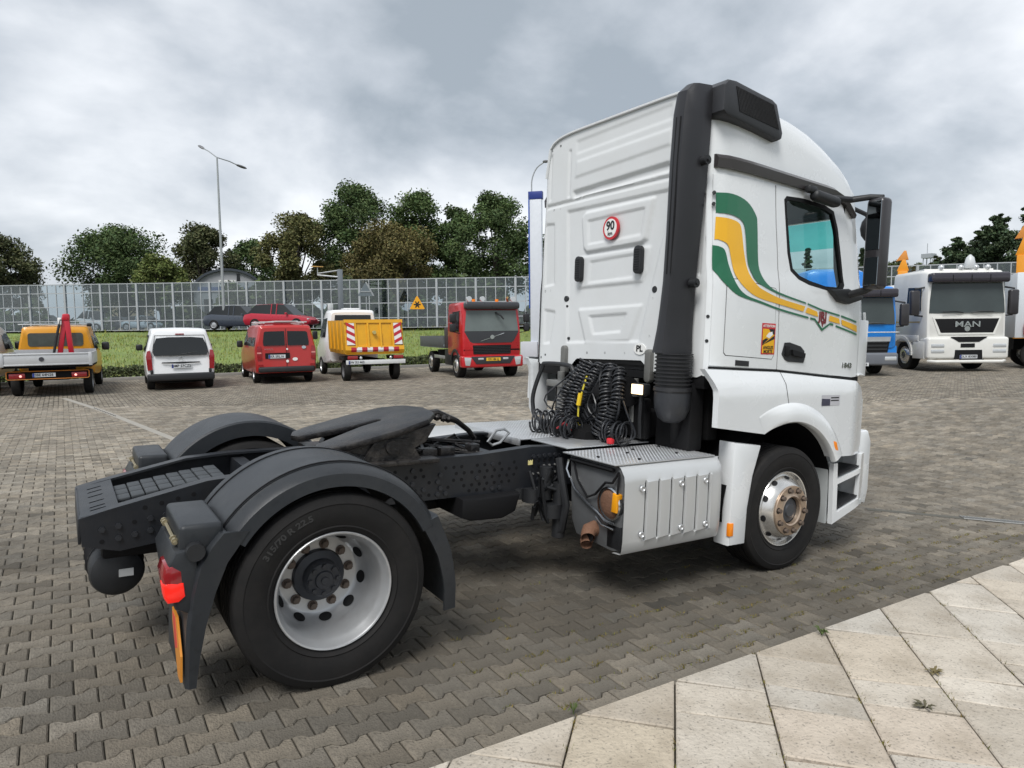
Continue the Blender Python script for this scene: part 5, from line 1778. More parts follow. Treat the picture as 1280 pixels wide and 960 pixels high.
MB().box2((-0.03, -0.82, 0.50), (0.05, -0.74, 0.62), 0.02).box2((-0.03, 0.74, 0.50), (0.05, 0.82, 0.62), 0.02).build('bumper_corner', blk, v)
panel_x('tailgate_trim', [(-0.52, 0.80), (0.0, 0.775), (0.52, 0.80), (0.50, 0.83), (0.0, 0.835), (-0.50, 0.83)], blk, v, xr, -1, 0.02, 0.02)
plate(v, -0.022, 0.0, 0.71, 'DMP 57CZ5')
panel_x('tailgate_seam', ribbon([(-0.80, 0.52), (-0.765, 1.05), (-0.66, 1.62), (0.66, 1.62), (0.765, 1.05), (0.80, 0.52)], [(-0.788, 0.52), (-0.753, 1.05), (-0.652, 1.608), (0.652, 1.608), (0.753, 1.05), (0.788, 0.52)]), seal, v, xr, -1, 0.008, 0.0)
MB().tube([(0.0, 0.0, 1.05), (0.01, -0.3, 1.10), (0.03, -0.52, 1.11)], 0.012, 5).build('wiper', blk, v)
panel_x('brake_lamp', [(-0.12, 1.635), (0.12, 1.635), (0.11, 1.665), (-0.11, 1.665)], redl, v, xr, -1, 0.02, 0.02)
for k in (0, 0.05):
    panel_x('chevron_badge', [(-0.055, 0.88 + k), (0.0, 0.935 + k), (0.055, 0.88 + k), (0.055, 0.865 + k), (0.0, 0.918 + k), (-0.055, 0.865 + k)], chrm, v, xr, -1, 0.012, 0.006)
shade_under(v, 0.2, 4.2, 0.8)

# ---------------- red panel van with a rack
v = vehicle('red_van', 'red van with two rear windows and a roof rack', 'van', 5.0, 18.0, 84)
cr_ = M('van_red', (0.42, 0.022, 0.020), 0.35, coat=0.5, var=0.05)
S = []
for x, zb, zt, w0, wm, zm, wt, sl in ((0.0, 0.42, 1.80, 0.86, 0.90, 1.1, 0.76, 0.08), (0.08, 0.36, 1.87, 0.92, 0.945, 1.1, 0.80, 0.06), (0.3, 0.33, 1.90, 0.93, 0.955, 1.1, 0.82, 0), (2.4, 0.30, 1.90, 0.93, 0.955, 1.1, 0.82, 0), (3.3, 0.30, 1.82, 0.93, 0.955, 1.1, 0.80, 0), (4.0, 0.30, 1.22, 0.93, 0.95, 1.0, 0.85, 0), (4.7, 0.32, 1.0, 0.88, 0.90, 0.85, 0.78, 0), (4.95, 0.38, 0.85, 0.75, 0.78, 0.75, 0.65, 0)):
    S.append((x, prof(zb, zt, w0, wm, zm, wt, 0.10), sl))
body(v, 'body', cr_, S)
xr = lambda y, z: 0.08 * max(0, z - 1.0)
for s in (-1, 1):
    pw = [(s * 0.045, 1.24), (s * 0.70, 1.24), (s * 0.71, 1.35), (s * 0.67, 1.66), (s * 0.62, 1.69), (s * 0.045, 1.70)][::s]
    panel_x('rear_window', pw, cglass2 if False else cglass, v, xr, -1, 0.012, 0.01)
    tlp = panel_x('tail_lamp', [(s * 0.76, 0.80), (s * 0.90, 0.78), (s * 0.915, 1.10), (s * 0.89, 1.22), (s * 0.79, 1.22)][::s], redl, v, xr, -1, 0.03, 0.05)
    panel_x('indicator', [(s * 0.775, 0.985), (s * 0.905, 0.985), (s * 0.907, 1.03), (s * 0.78, 1.03)][::s], M('pink_lens', (0.65, 0.25, 0.22), 0.2), tlp, xr, -1, 0.034, 0.005)
    panel_x('bumper_reflector', [(s * 0.72, 0.58), (s * 0.88, 0.58), (s * 0.88, 0.64), (s * 0.74, 0.64)][::s], redl, v, xr, -1, 0.06, 0.02)
    wheel(v, 0.95, s * 0.83, 0.33); wheel(v, 4.2, s * 0.83, 0.33)
    MB().box((3.35, s * 1.07, 1.25), (0.10, 0.2, 0.24), 0.05, seg=3).build('door_mirror', blk, v)
    yf = lambda x, z: 0.955 - 0.14 * smooth01(1.1, 1.8, z)
    for a, b in ((0.35, 1.15), (1.25, 2.3), (2.42, 3.2)):
        panel_y('side_window', [(a, 1.22), (b, 1.22), (b - 0.05, 1.68), (a, 1.68)], cglass, v, yf, s, 0.01)
    MB().tube([(0.3, s * 0.62, 1.96), (2.6, s * 0.62, 1.96)], 0.025, 6).build('rack_bar', M('rack_grey', (0.62, 0.63, 0.63), 0.35, metal=0.5), v)
mb_r = M('rack_grey', (0.62, 0.63, 0.63), 0.35, metal=0.5)
for x in (0.45, 1.4, 2.4):
    MB().box2((x - 0.03, -0.75, 1.97), (x + 0.03, 0.75, 2.01), 0.01).build('rack_crossbar', mb_r, v)
MB().box2((0.30, -0.38, 1.99), (2.2, 0.30, 2.03), 0.01).build('rack_load', mb_r, v)
MB().box2((-0.07, -0.88, 0.38), (0.2, 0.88, 0.56), 0.05, seg=3).build('bumper', blk, v)
panel_x('plate_recess', [(-0.10, 0.82), (0.66, 0.82), (0.66, 1.0), (-0.10, 1.0)][::1], seal, v, xr, -1, 0.008, 0.004)
plate(v, -0.018, 0.30, 0.885, 'KR 5RL16')
for y, z, r_ in ((-0.02, 0.73, 0.045), (-0.02, 1.12, 0.03)):
    MB().cyl((0.0, y, z), (-0.02, y, z), r_, n=12).build('white_knob', wpr, v)
panel_x('sticker', disc(-0.26, 0.79, 0.055, 14, 1.5), wpr, v, xr, -1, 0.012, 0.004)
lettering('badge', 'PROACE', 0.07, chrm, v, (-0.012, 0.55, 1.12), (0, -1, 0), (0, 0, 1), 0.003)
panel_x('round_badge', disc(-0.55, 1.17, 0.05, 14, 1.4), chrm, v, xr, -1, 0.012, 0.006)
panel_x('door_seam', [(-0.008, 0.56), (0.008, 0.56), (0.008, 1.78), (-0.008, 1.78)], seal, v, xr, -1, 0.007, 0.0)
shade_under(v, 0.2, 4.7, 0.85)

# ---------------- white chassis cab with yellow skip body
v = vehicle('tipper_truck', 'white light truck with yellow tipper body and red-white warning stripes', 'truck', 7.62, 16.95, 82)
yb = M('tipper_yellow', (0.72, 0.36, 0.012), 0.45, var=0.12, vscale=3, dirt=0.3, dirtcol=(0.30, 0.17, 0.04))
S = []
for x, zb, zt, w0, wm, zm, wt in ((3.3, 0.55, 2.35, 0.86, 0.90, 1.3, 0.78), (3.4, 0.5, 2.44, 0.92, 0.96, 1.3, 0.82), (4.2, 0.45, 2.46, 0.92, 0.97, 1.3, 0.82), (4.7, 0.45, 2.30, 0.92, 0.97, 1.3, 0.80), (5.3, 0.45, 1.45, 0.92, 0.95, 1.15, 0.86), (5.9, 0.45, 1.15, 0.88, 0.9, 1.0, 0.78), (6.05, 0.5, 0.95, 0.78, 0.8, 0.85, 0.7)):
    S.append((x, prof(zb, zt, w0, wm, zm, wt, 0.12)))
body(v, 'cab', cw_, S)
panel_x('cab_rear_window', [(-0.68, 2.06), (0.68, 2.06), (0.66, 2.26), (-0.66, 2.26)], cglass, v, lambda y, z: 3.3, -1, 0.01, 0.01)
MB().box2((3.5, -0.32, 2.46), (4.1, 0.28, 2.52), 0.03).build('roof_hatch', cw_, v)
for s in (-1, 1):
    panel_y('side_window', [(3.75, 1.45), (4.75, 1.45), (4.6, 2.12), (3.75, 2.16)], cglass, v, lambda x, z: 0.97 - 0.15 * smooth01(1.3, 2.4, z), s, 0.012)
    MB().box((4.75, s * 1.16, 1.52), (0.1, 0.2, 0.32), 0.05, seg=3).build('door_mirror', blk, v)
    wheel(v, 0.75, s * 0.83, 0.35, 1.1, car_rimd); wheel(v, 4.9, s * 0.85, 0.35)
    MB().prism([(0.3, 0.82), (0.42, 0.82), (0.5, 0.75), (1.0, 0.75), (1.1, 0.82), (1.2, 0.82), (1.1, 0.70), (0.4, 0.70)], s * 0.66, s * 0.98).build('mudguard', blk, v)
MB().box2((0.1, -0.40, 0.55), (3.6, 0.40, 0.72)).build('chassis', m_wh, v)
# container: flared skip, ribs, tailboard
ct = MB().loft([[(0.10, -0.93, 0.90), (0.10, 0.93, 0.90), (0.02, 0.97, 1.05), (0.22, 0.98, 2.02), (0.22, -0.98, 2.02), (0.02, -0.97, 1.05)], [(3.1, -0.90, 0.92), (3.1, 0.90, 0.92), (3.1, 0.95, 1.05), (3.1, 0.97, 2.05), (3.1, -0.97, 2.05), (3.1, -0.95, 1.05)]], cap0=True, cap1=True).build('tipper_body', yb, v, 30)
xt = lambda y, z: interp(z, [0.9, 1.05, 2.02], [0.10, 0.02, 0.22])
for y in (-0.62, -0.21, 0.21, 0.62):
    panel_x('tailboard_rib', [(y - 0.03, 1.12), (y + 0.03, 1.12), (y + 0.03, 1.95), (y - 0.03, 1.95)], yb, ct, xt, -1, 0.04, 0.05)
panel_x('tailboard_rail', [(-0.98, 1.94), (0.98, 1.94), (0.98, 2.05), (-0.98, 2.05)], yb, ct, xt, -1, 0.045, 0.06)
panel_x('tailboard_rail', [(-0.98, 0.92), (0.98, 0.92), (0.98, 1.18), (-0.98, 1.18)], yb, ct, xt, -1, 0.03, 0.05)
wr_, rr_ = M('sheet_white', (0.70, 0.69, 0.67), 0.4), M('sheet_red', (0.42, 0.012, 0.025), 0.4)
for k in range(9):
    y = 0.80 - 0.178 * k
    panel_x('warning_stripe', [(y - 0.089, 0.98), (y + 0.089 - 0.089, 0.98), (y, 1.14), (y - 0.089, 1.14)][:4] if False else [(y - 0.178, 0.985), (y, 0.985), (y, 1.14), (y - 0.178, 1.14)], rr_ if k % 2 == 0 else wr_, ct, xt, -1, 0.034, 0.003)
for s in (-1, 1):
    y0, y1 = (0.66, 0.93) if s > 0 else (-0.93, -0.66)
    bo = panel_x('warning_board', [(y0, 1.22), (y1, 1.22), (y1 - 0.05 * (s > 0), 1.93), (y0 + 0.05 * (s < 0), 1.93)], wr_, ct, xt, -1, 0.045, 0.02)
    for k in range(3):
        z = 1.24 + 0.24 * k
        sh_ = 0.16 * s
        panel_x('warning_stripe', [(y0, z + (0.0 if s > 0 else 0.14)), (y1, z + (0.14 if s > 0 else 0.0)), (y1, z + (0.14 if s > 0 else 0.0) + 0.11), (y0, z + (0.0 if s > 0 else 0.14) + 0.11)], rr_, bo, xt, -1, 0.048, 0.002)
    for k in range(4):
        x = 0.55 + 0.65 * k
        MB().prism([(x, 1.05), (x + 0.10, 1.05), (x + 0.22, 1.98), (x + 0.12, 1.98)], s * 0.94, s * 1.0).build('body_rib', yb, ct)
MB().cyl((0.0, 0.02, 1.62), (0.10, 0.02, 1.62), 0.06, n=14).build('badge', M('dull_badge', (0.45, 0.38, 0.15), 0.5), ct)
bb = MB().box2((-0.08, -0.99, 0.58), (-0.02, 0.99, 0.72), 0.01).build('beam', M('beam_white', (0.66, 0.67, 0.67), 0.45, dirt=0.3, dirtcol=(0.3, 0.3, 0.3)), v)
plate(v, -0.09, 0.66, 0.65, 'DW 5U 463')
for s in (-1, 1):
    MB().box2((-0.06, s * 0.60, 0.745), (0.02, s * 0.93, 0.86), 0.02).build('tail_lamp', redl, v)
    MB().ball((-0.03, s * 0.50, 0.79), 0.05, 10).build('reverse_lamp', lampw, v)

# ---------------- orange crew-cab pickup with silver bed and red crane
v = vehicle('orange_pickup', 'orange pickup with silver drop-side bed and folded red crane', 'pickup', -1.40, 17.65, 84)
og = M('pickup_orange', (0.66, 0.29, 0.010), 0.35, coat=0.4, var=0.05)
S = []
for x, zb, zt, w0, wm, zm, wt in ((1.95, 0.6, 1.80, 0.86, 0.90, 1.15, 0.78), (2.02, 0.5, 1.90, 0.93, 0.95, 1.15, 0.82), (3.2, 0.42, 1.94, 0.94, 0.955, 1.15, 0.82), (3.9, 0.40, 1.85, 0.94, 0.955, 1.15, 0.80), (4.6, 0.40, 1.22, 0.94, 0.95, 1.05, 0.86), (5.2, 0.40, 1.05, 0.9, 0.92, 0.9, 0.8), (5.35, 0.45, 0.9, 0.8, 0.82, 0.8, 0.72)):
    S.append((x, prof(zb, zt, w0, wm, zm, wt, 0.10)))
body(v, 'cab', og, S)
panel_x('cab_rear_window', rrect(-0.68, 0.68, 1.33, 1.72, 0.07), cglass2, v, lambda y, z: 1.95, -1, 0.012, 0.01)
for s in (-1, 1):
    yf = lambda x, z: 0.955 - 0.14 * smooth01(1.15, 1.85, z)
    for a, b, c in ((2.2, 3.05, 2.3), (3.15, 4.25, 3.15)):
        panel_y('side_window', [(a, 1.22), (b, 1.22), (b - 0.22 if b > 4 else b, 1.72), (c, 1.72)], cglass, v, yf, s, 0.012)
    MB().box((4.05, s * 1.12, 1.28), (0.12, 0.22, 0.26), 0.06, seg=3).build('door_mirror', blk, v)
    wheel(v, 0.95, s * 0.84, 0.35, 1.05); wheel(v, 4.55, s * 0.84, 0.35)
    tlm = MB().box2((-0.02, s * 0.52, 0.52), (0.03, s * 0.88, 0.66), 0.02).build('tail_lamp', redl, v)
    MB().ball((-0.025, s * 0.62, 0.585), 0.032, 8).build('lit_bulb', M('lit_red_spot', (1, 0.5, 0.45), 0.3, emit=((1, 0.35, 0.3), 0.8)), tlm)
MB().box2((1.98, -0.9, 1.955), (2.04, 0.9, 1.985), 0.01).build('roof_bar', M('rack_grey', (0.62, 0.63, 0.63), 0.35, metal=0.5), v)
MB().box2((1.97, -0.92, 1.90), (2.06, -0.78, 2.0), 0.03).build('roof_lamp', blk, v)
sv = M('bed_silver', (0.55, 0.56, 0.57), 0.42, metal=0.35, var=0.06, dirt=0.2, dirtcol=(0.35, 0.35, 0.34))
bd = MB().box2((-0.12, -1.0, 0.80), (1.85, 1.0, 0.86)).build('bed_floor', m_wh, v)
tb = MB().box2((-0.14, -1.01, 0.86), (-0.10, 1.01, 1.19), 0.01).build('tailboard', sv, v)
for z in (0.885, 1.165):
    MB().box2((-0.155, -1.0, z - 0.018), (-0.13, 1.0, z + 0.018), 0.008).build('tailboard_rib', sv, tb)
MB().cyl((-0.14, 0.12, 1.03), (-0.152, 0.12, 1.03), 0.06, n=18).build('round_badge', M('badge_dark', (0.08, 0.08, 0.09), 0.4, metal=0.5), tb)
for s in (-1, 1):
    MB().box2((-0.10, s * 0.985, 0.86), (1.85, s * 1.02, 1.19), 0.008).build('side_board', sv, v)
    MB().box2((-0.16, s * 0.95, 0.84), (-0.06, s * 1.03, 1.20), 0.01).build('corner_post', sv, v)
MB().box2((1.83, -1.0, 0.86), (1.87, 1.0, 1.25)).build('headboard', sv, v)
rb_ = MB().box2((0.0, -0.93, 0.51), (0.06, 0.93, 0.70), 0.02).build('crash_bar', m_wh, v)
MB().tube([(-0.005, y, z) for y, z in rrect(-0.93, 0.93, 0.50, 0.71, 0.04, 3)], 0.012, 5, closed=True).build('orange_outline', M('orange_outline', (0.5, 0.17, 0.02), 0.4), rb_)
plate(v, -0.015, 0.10, 0.605, 'SBE 64N26', h=0.105)
MB().box2((0.1, -0.45, 0.45), (3.8, 0.45, 0.8)).build('chassis', m_wh, v)
crd = M('crane_red', (0.50, 0.012, 0.03), 0.35, coat=0.3, var=0.1)
ck = MB()
ck.box((0, 0, 0), (0.16, 0.13, 1.35), 0.02, Matrix.Translation((1.3, -0.40, 1.55)) @ Matrix.Rotation(R(-4), 4, 'X'))
ck.box((0, 0, 0), (0.14, 0.13, 1.3), 0.02, Matrix.Translation((1.3, -0.22, 1.55)) @ Matrix.Rotation(R(9), 4, 'X'))
ck.box2((1.2, -0.44, 2.06), (1.4, -0.26, 2.26), 0.04)
ck.build('crane_boom', crd, v)
MB().tube([(1.2, 0.02, 0.95), (1.2, -0.10, 1.6), (1.2, -0.22, 2.1)], 0.035, 8).build('crane_hose', blk, v)
MB().cyl((1.3, -0.3, 0.86), (1.3, -0.3, 1.1), 0.14, n=14).build('crane_base', blk, v)
MB().box((1.2, -0.20, 2.05), (0.06, 0.09, 0.2), 0.02).build('crane_cylinder', wpr, v)

# ---------------- white van at the very edge
v = vehicle('white_box_van', 'white van cut off by the left edge behind the silver bed', 'van', -3.62, 18.9, 84)
S = []
for x, zb, zt, w0, wm, zm, wt in ((0, 0.5, 1.9, 0.9, 0.95, 1.2, 0.85), (2.2, 0.45, 1.95, 0.92, 0.97, 1.2, 0.84), (3.0, 0.45, 1.85, 0.92, 0.97, 1.2, 0.82), (3.8, 0.45, 1.3, 0.92, 0.95, 1.1, 0.85), (4.5, 0.45, 1.05, 0.86, 0.9, 0.95, 0.8)):
    S.append((x, prof(zb, zt, w0, wm, zm, wt, 0.10)))
body(v, 'body', cw_, S)
for s in (-1, 1):
    panel_y('side_window', [(1.9, 1.25), (3.15, 1.25), (2.85, 1.72), (1.95, 1.72)], cglass, v, lambda x, z: 0.97 - 0.14 * smooth01(1.2, 1.9, z), s, 0.012)
    wheel(v, 0.7, s * 0.84); wheel(v, 3.6, s * 0.84)
    MB().box((3.0, s * 1.12, 1.35), (0.1, 0.18, 0.24), 0.05, seg=3).build('door_mirror', blk, v)
    MB().box2((-0.02, s * 0.72, 0.75), (0.03, s * 0.90, 1.15), 0.02).build('tail_lamp', redl, v)
panel_x('rear_window', rrect(-0.7, 0.7, 1.25, 1.7, 0.06), cglass, v, lambda y, z: 0.0, -1, 0.01, 0.01)
MB().box2((-0.05, -0.92, 0.35), (0.1, 0.92, 0.55), 0.04).build('bumper', blk, v)


# ---------------- trucks facing the camera
def cab_front(parent, mat, H, Wd, Lc, zb=0.85, rake=0.06, name='cab'):
    hw = Wd / 2
    S = []
    for x, k, top in ((-Lc, 0.96, H - 0.05), (-Lc + 0.1, 1.0, H), (-0.45, 1.0, H), (-0.12, 0.985, H - 0.03), (-0.03, 0.95, H - 0.10), (0.0, 0.90, H - 0.16)):
        S.append((x, prof(zb, top, hw * k, hw * k, (zb + H) * 0.5, hw * k * 0.955, 0.13), -rake if x > -0.5 else 0, 1.5))
    return MB().loft([ring_of(*s) for s in S], cap0=True, cap1=True).build(name, mat, parent, 35)


tr_tyre = me_tyre


def truck_wheel(parent, x, y, r=0.48, rim=None):
    o = obj_from_mesh('wheel', tr_tyre, parent, (x, y, r))
    k = r / 0.5
    o.scale = (k, 0.9, k)
    if y > 0:
        o.rotation_euler = (0, 0, R(180))
    obj_from_mesh('rim', rim or me_rimf, o)
    obj_from_mesh('hub', me_hubf, o)
    return o


# red truck
v = vehicle('red_truck', 'red truck facing forward with a low grey flatbed and black sun visor', 'truck', 11.35, 15.65, 258)
rd = M('truck_red', (0.47, 0.012, 0.018), 0.3, coat=0.5, var=0.05)
xf = lambda y, z: -0.06 * max(0, z - 1.5) - 0.03 * (y / 1.1) ** 2
cab_front(v, rd, 2.62, 2.2, 1.75, 0.75)
panel_x('windscreen', [(-0.98, 1.62), (0.98, 1.62), (0.95, 1.9), (0.90, 2.33), (-0.90, 2.33), (-0.95, 1.9)], M('screen_glass', (0.13, 0.155, 0.15), 0.10, var=0.35, vscale=1.2, rvar=0.03), v, xf, 1, 0.03, 0.03)
panel_x('mask', [(-1.0, 1.62), (-0.80, 1.27), (-0.70, 1.22), (0.70, 1.22), (0.80, 1.27), (1.0, 1.62)], M('mask_grey', (0.035, 0.037, 0.042), 0.4), v, xf, 1, 0.022, 0.03)
panel_x('diagonal_bar', [(0.45, 1.56), (-0.40, 1.29), (-0.42, 1.265), (0.43, 1.535)], chrm, v, xf, 1, 0.034, 0.008)
panel_x('round_badge', disc(0.0, 1.415, 0.075, 20), chrm, v, xf, 1, 0.042, 0.008)
gri = panel_x('grille', [(-0.68, 0.83), (0.68, 0.83), (0.70, 1.14), (-0.70, 1.14)], seal, v, xf, 1, 0.02, 0.03)
for k in range(5):
    panel_x('grille_slat', [(-0.66, 0.86 + 0.055 * k), (0.66, 0.86 + 0.055 * k), (0.66, 0.885 + 0.055 * k), (-0.66, 0.885 + 0.055 * k)], blk, gri, xf, 1, 0.035, 0.015)
vs_ = MB().box2((-0.12, -1.0, 2.36), (0.16, 1.0, 2.62), 0.09, seg=4).build('sun_visor', M('visor_black', (0.035, 0.035, 0.04), 0.3, coat=0.4), v, 40)
for y, mt in ((0.82, None), (0.3, 1), (-0.55, 1), (-0.78, None), (-0.3, None)):
    if mt:
        MB().cyl((-0.3, y, 2.62), (-0.3, y, 2.72), 0.06, n=12).build('amber_beacon', ambr, v)
    else:
        MB().cyl((-0.05, y, 2.72), (-0.12, y, 2.72), 0.09, n=16).build('roof_lamp', lampw, v)
MB().tube([(-0.6, 0.85, 2.6), (-0.5, 0.75, 2.75), (-0.3, 0.7, 2.78)], 0.04, 8).build('air_horn', M('horn_brass', (0.4, 0.25, 0.1), 0.4, metal=0.6), v)
bm_ = MB().box2((-0.25, -1.12, 0.38), (0.10, 1.12, 0.78), 0.06, seg=3).build('bumper', rd, v)
MB().prism([(-0.80, 0.76), (0.80, 0.76), (0.62, 0.50), (-0.62, 0.50)], 0.095, 0.125, 'x', 0.01).build('bumper_insert', M('mask_grey', (0.035, 0.037, 0.042), 0.4), bm_)
for s in (-1, 1):
    MB().prism([(s * 0.78, 0.72), (s * 1.04, 0.74), (s * 1.0, 0.46), (s * 0.84, 0.44)], 0.05, 0.118, 'x', 0.015).build('headlamp', lampw, bm_)
    MB().box2((0.10, s * 0.35, 0.64), (0.13, s * 0.55, 0.71), 0.01).build('bumper_lamp', lampw, bm_)
    panel_y('side_window', [(-1.1, 1.6), (-0.28, 1.6), (-0.32, 2.28), (-1.1, 2.3)], cglass, v, lambda x, z: 1.1 - 0.05 * smooth01(1.7, 2.6, z), s, 0.012)
    for z0, z1 in ((1.92, 2.22), (1.60, 1.88)):
        MB().box2((-0.22, s * 1.24, z0), (-0.08, s * 1.46, z1), 0.05, seg=3).build('door_mirror', blk, v)
    MB().tube([(-0.2, s * 1.08, 2.3), (-0.15, s * 1.34, 2.26), (-0.15, s * 1.34, 1.6), (-0.2, s * 1.08, 1.55)], 0.02, 6).build('mirror_arm', blk, v)
    truck_wheel(v, -0.75, s * 0.95, 0.42); truck_wheel(v, -4.3, s * 0.93, 0.42)
    arch_ = [(-0.75 + 0.56 * math.cos(a), 0.45 + 0.56 * math.sin(a)) for a in np.linspace(R(5), R(165), 12)]
    arch2 = [(-0.75 + 0.47 * math.cos(a), 0.45 + 0.47 * math.sin(a)) for a in np.linspace(R(5), R(165), 12)]
    MB().prism(ribbon(arch_, arch2), s * 0.8, s * 1.13).build('wheel_arch', gry, v)
    MB().box2((-2.2, s * 0.75, 0.40), (-1.4, s * 1.08, 0.95), 0.04).build('side_tank', blk, v)
    MB().box2((-3.7, s * 1.05, 0.60), (-2.2, s * 1.08, 0.72), 0.01).build('side_guard', alu, v)
plate(v, 0.13, 0.0, 0.655, 'OS 186 LJ', 1, 0.52, 0.11, plty)
MB().tube([(-0.02, 0.15, 2.25), (0.2, 0.25, 2.15), (0.25, 0.35, 2.02)], 0.03, 6).build('wiper_mirror', blk, v)
MB().box2((-1.0, -1.02, 0.95), (-0.0, 1.02, 1.0)).build('cab_floor', m_wh, v)
MB().box2((-5.6, -0.42, 0.62), (-0.3, 0.42, 0.85)).build('chassis', m_wh, v)
fb = M('flatbed_grey', (0.10, 0.11, 0.11), 0.6, dirt=0.4)
MB().box2((-5.6, -1.16, 1.0), (-2.15, 1.16, 1.06)).build('bed_floor', fb, v)
for s in (-1, 1):
    MB().box2((-5.6, s * 1.13, 1.06), (-2.15, s * 1.17, 1.42), 0.008).build('side_board', fb, v)
MB().box2((-5.6, -1.16, 1.06), (-5.55, 1.16, 1.42)).build('tailboard', fb, v)
MB().box2((-2.15, -1.1, 1.0), (-1.85, 1.1, 1.75), 0.02).build('crane_frame', M('crane_dark', (0.05, 0.04, 0.04), 0.6), v)
MB().tube([(-1.95, -1.0, 1.75), (-1.95, -1.0, 2.15), (-1.95, -0.6, 2.15)], 0.03, 6).build('frame_tube', M('strut_grey', (0.25, 0.25, 0.24), 0.5, metal=0.5), v)


def big_cab(v, mat, H, Wd, kind):
    hw = Wd / 2
    cab_front(v, mat, H, Wd, 2.2, 0.95)
    xf = lambda y, z: -0.06 * max(0, z - 1.5) - 0.02 * (y / hw) ** 2
    panel_x('windscreen', [(-hw + 0.10, H * 0.575), (hw - 0.10, H * 0.575), (hw - 0.12, H * 0.70), (hw - 0.18, H * 0.865), (-hw + 0.18, H * 0.865), (-hw + 0.12, H * 0.70)], M('screen_glass_dark', (0.05, 0.062, 0.062), 0.09, var=0.4, vscale=1.0, rvar=0.03), v, xf, 1, 0.03, 0.03)
    MB().box2((-0.16, -hw + 0.06, H * 0.868), (0.16, hw - 0.06, H * 0.965), 0.07, seg=4).build('sun_visor', M('visor_plum', (0.03, 0.026, 0.035), 0.22, coat=0.5), v, 40)
    for y_ in (-0.55, 0.0, 0.55):
        MB().tube([(0.02, y_, H * 0.966), (0.163, y_, H * 0.94), (0.163, y_, H * 0.885)], 0.012, 5).build('visor_groove', seal, v)
    for s in (-1, 1):
        panel_y('side_window', [(-1.15, H * 0.60), (-0.30, H * 0.60), (-0.36, H * 0.83), (-1.15, H * 0.84)], cglass, v, lambda x, z: hw - hw * 0.045 * smooth01((0.95 + H) / 2, H, z), s, 0.012)
        MB().box2((-0.30, s * (hw + 0.12), H * 0.555), (-0.12, s * (hw + 0.40), H * 0.80), 0.06, seg=3).build('door_mirror', M('mirror_shell', (0.03, 0.028, 0.031), 0.35), v, 40)
        MB().tube([(-0.25, s * (hw - 0.05), H * 0.83), (-0.2, s * (hw + 0.28), H * 0.81)], 0.03, 6).build('mirror_arm', blk, v)
        MB().tube([(-0.25, s * (hw - 0.05), H * 0.545), (-0.2, s * (hw + 0.25), H * 0.555)], 0.03, 6).build('mirror_arm', blk, v)
        truck_wheel(v, -1.38, s * (hw - 0.22), 0.5)
        truck_wheel(v, -5.0, s * (hw - 0.22), 0.5)
        oa = [(-1.38 + 0.66 * math.cos(a), 0.52 + 0.66 * math.sin(a)) for a in np.linspace(R(0), R(180), 14)]
        ob = [(-1.38 + 0.56 * math.cos(a), 0.52 + 0.56 * math.sin(a)) for a in np.linspace(R(0), R(180), 14)]
        MB().prism(ribbon(oa, ob), s * (hw - 0.45), s * (hw + 0.03)).build('wheel_arch', mat, v)
        MB().prism([(-2.15, 1.0), (-0.4, 1.0), (-0.4, 1.2), (-2.15, 1.2)], s * (hw - 0.3), s * (hw + 0.015), 'y', 0.02).build('cab_skirt', mat, v)
        MB().prism([(-0.72, 0.42), (-0.05, 0.42), (-0.05, 1.0), (-0.72, 1.0)], s * (hw - 0.35), s * (hw + 0.01), 'y', 0.03).build('step_panel', mat, v)
    MB().box2((-7.0, -0.43, 0.7), (-0.4, 0.43, 1.0)).build('chassis', m_wh, v)
    for s in (-1, 1):
        MB().tube([(0.0, s * 0.12, H * 0.575), (0.06, s * 0.35, H * 0.59), (0.06, s * 0.75, H * 0.585)], 0.018, 6).build('wiper', blk, v)
    return xf


# white truck with the lettered grille
v = vehicle('white_truck', 'white truck with plum sun visor facing the camera between blue truck and right edge', 'truck', 25.75, 7.0, 234)
mw = M('truck_white', (0.72, 0.715, 0.68), 0.35, coat=0.3, var=0.04, dirt=0.12, dirtcol=(0.4, 0.37, 0.3))
xf = big_cab(v, mw, 3.35, 2.45, 'a')
v.scale = (1.15, 1.15, 1.08)
g_ = panel_x('grille', [(-0.78, 1.28), (0.78, 1.28), (0.96, 1.74), (-0.96, 1.74)], seal, v, xf, 1, 0.03, 0.03)
lettering('grille_letters', 'MAN', 0.26, chrm, g_, (0.035, 0.0, 1.55), (0, 1, 0), (0, 0, 1), 0.01, 0.004, 1.35)
panel_x('round_badge', disc(0.0, 1.41, 0.085, 18), chrm, g_, xf, 1, 0.04, 0.008)
panel_x('grille_frame', [(-0.84, 1.22), (0.84, 1.22), (1.03, 1.79), (-1.03, 1.79)], mw, v, xf, 1, 0.026, 0.03)
bm_ = MB().box2((-0.35, -1.22, 0.42), (0.14, 1.22, 1.14), 0.09, seg=4).build('bumper', mw, v, 40)
MB().prism([(-0.55, 1.15), (0.55, 1.15), (0.30, 0.98), (-0.30, 0.98)], 0.12, 0.155, 'x').build('bumper_slot', seal, bm_)
MB().box2((0.12, -0.24, 0.80), (0.15, 0.18, 0.93)).build('tow_flap', seal, bm_)
MB().prism([(-0.42, 0.42), (0.42, 0.42), (0.40, 0.72), (-0.40, 0.72)], 0.12, 0.15, 'x').build('plate_recess', seal, bm_)
plate(v, 0.16, 0.0, 0.50, 'DLX 83080', 1, 0.52, 0.115)
for s in (-1, 1):
    for z in (0.62, 0.80):
        MB().box2((0.09, s * 0.72, z), (0.155, s * 1.12, z + 0.12), 0.02).build('headlamp', lampw, bm_)
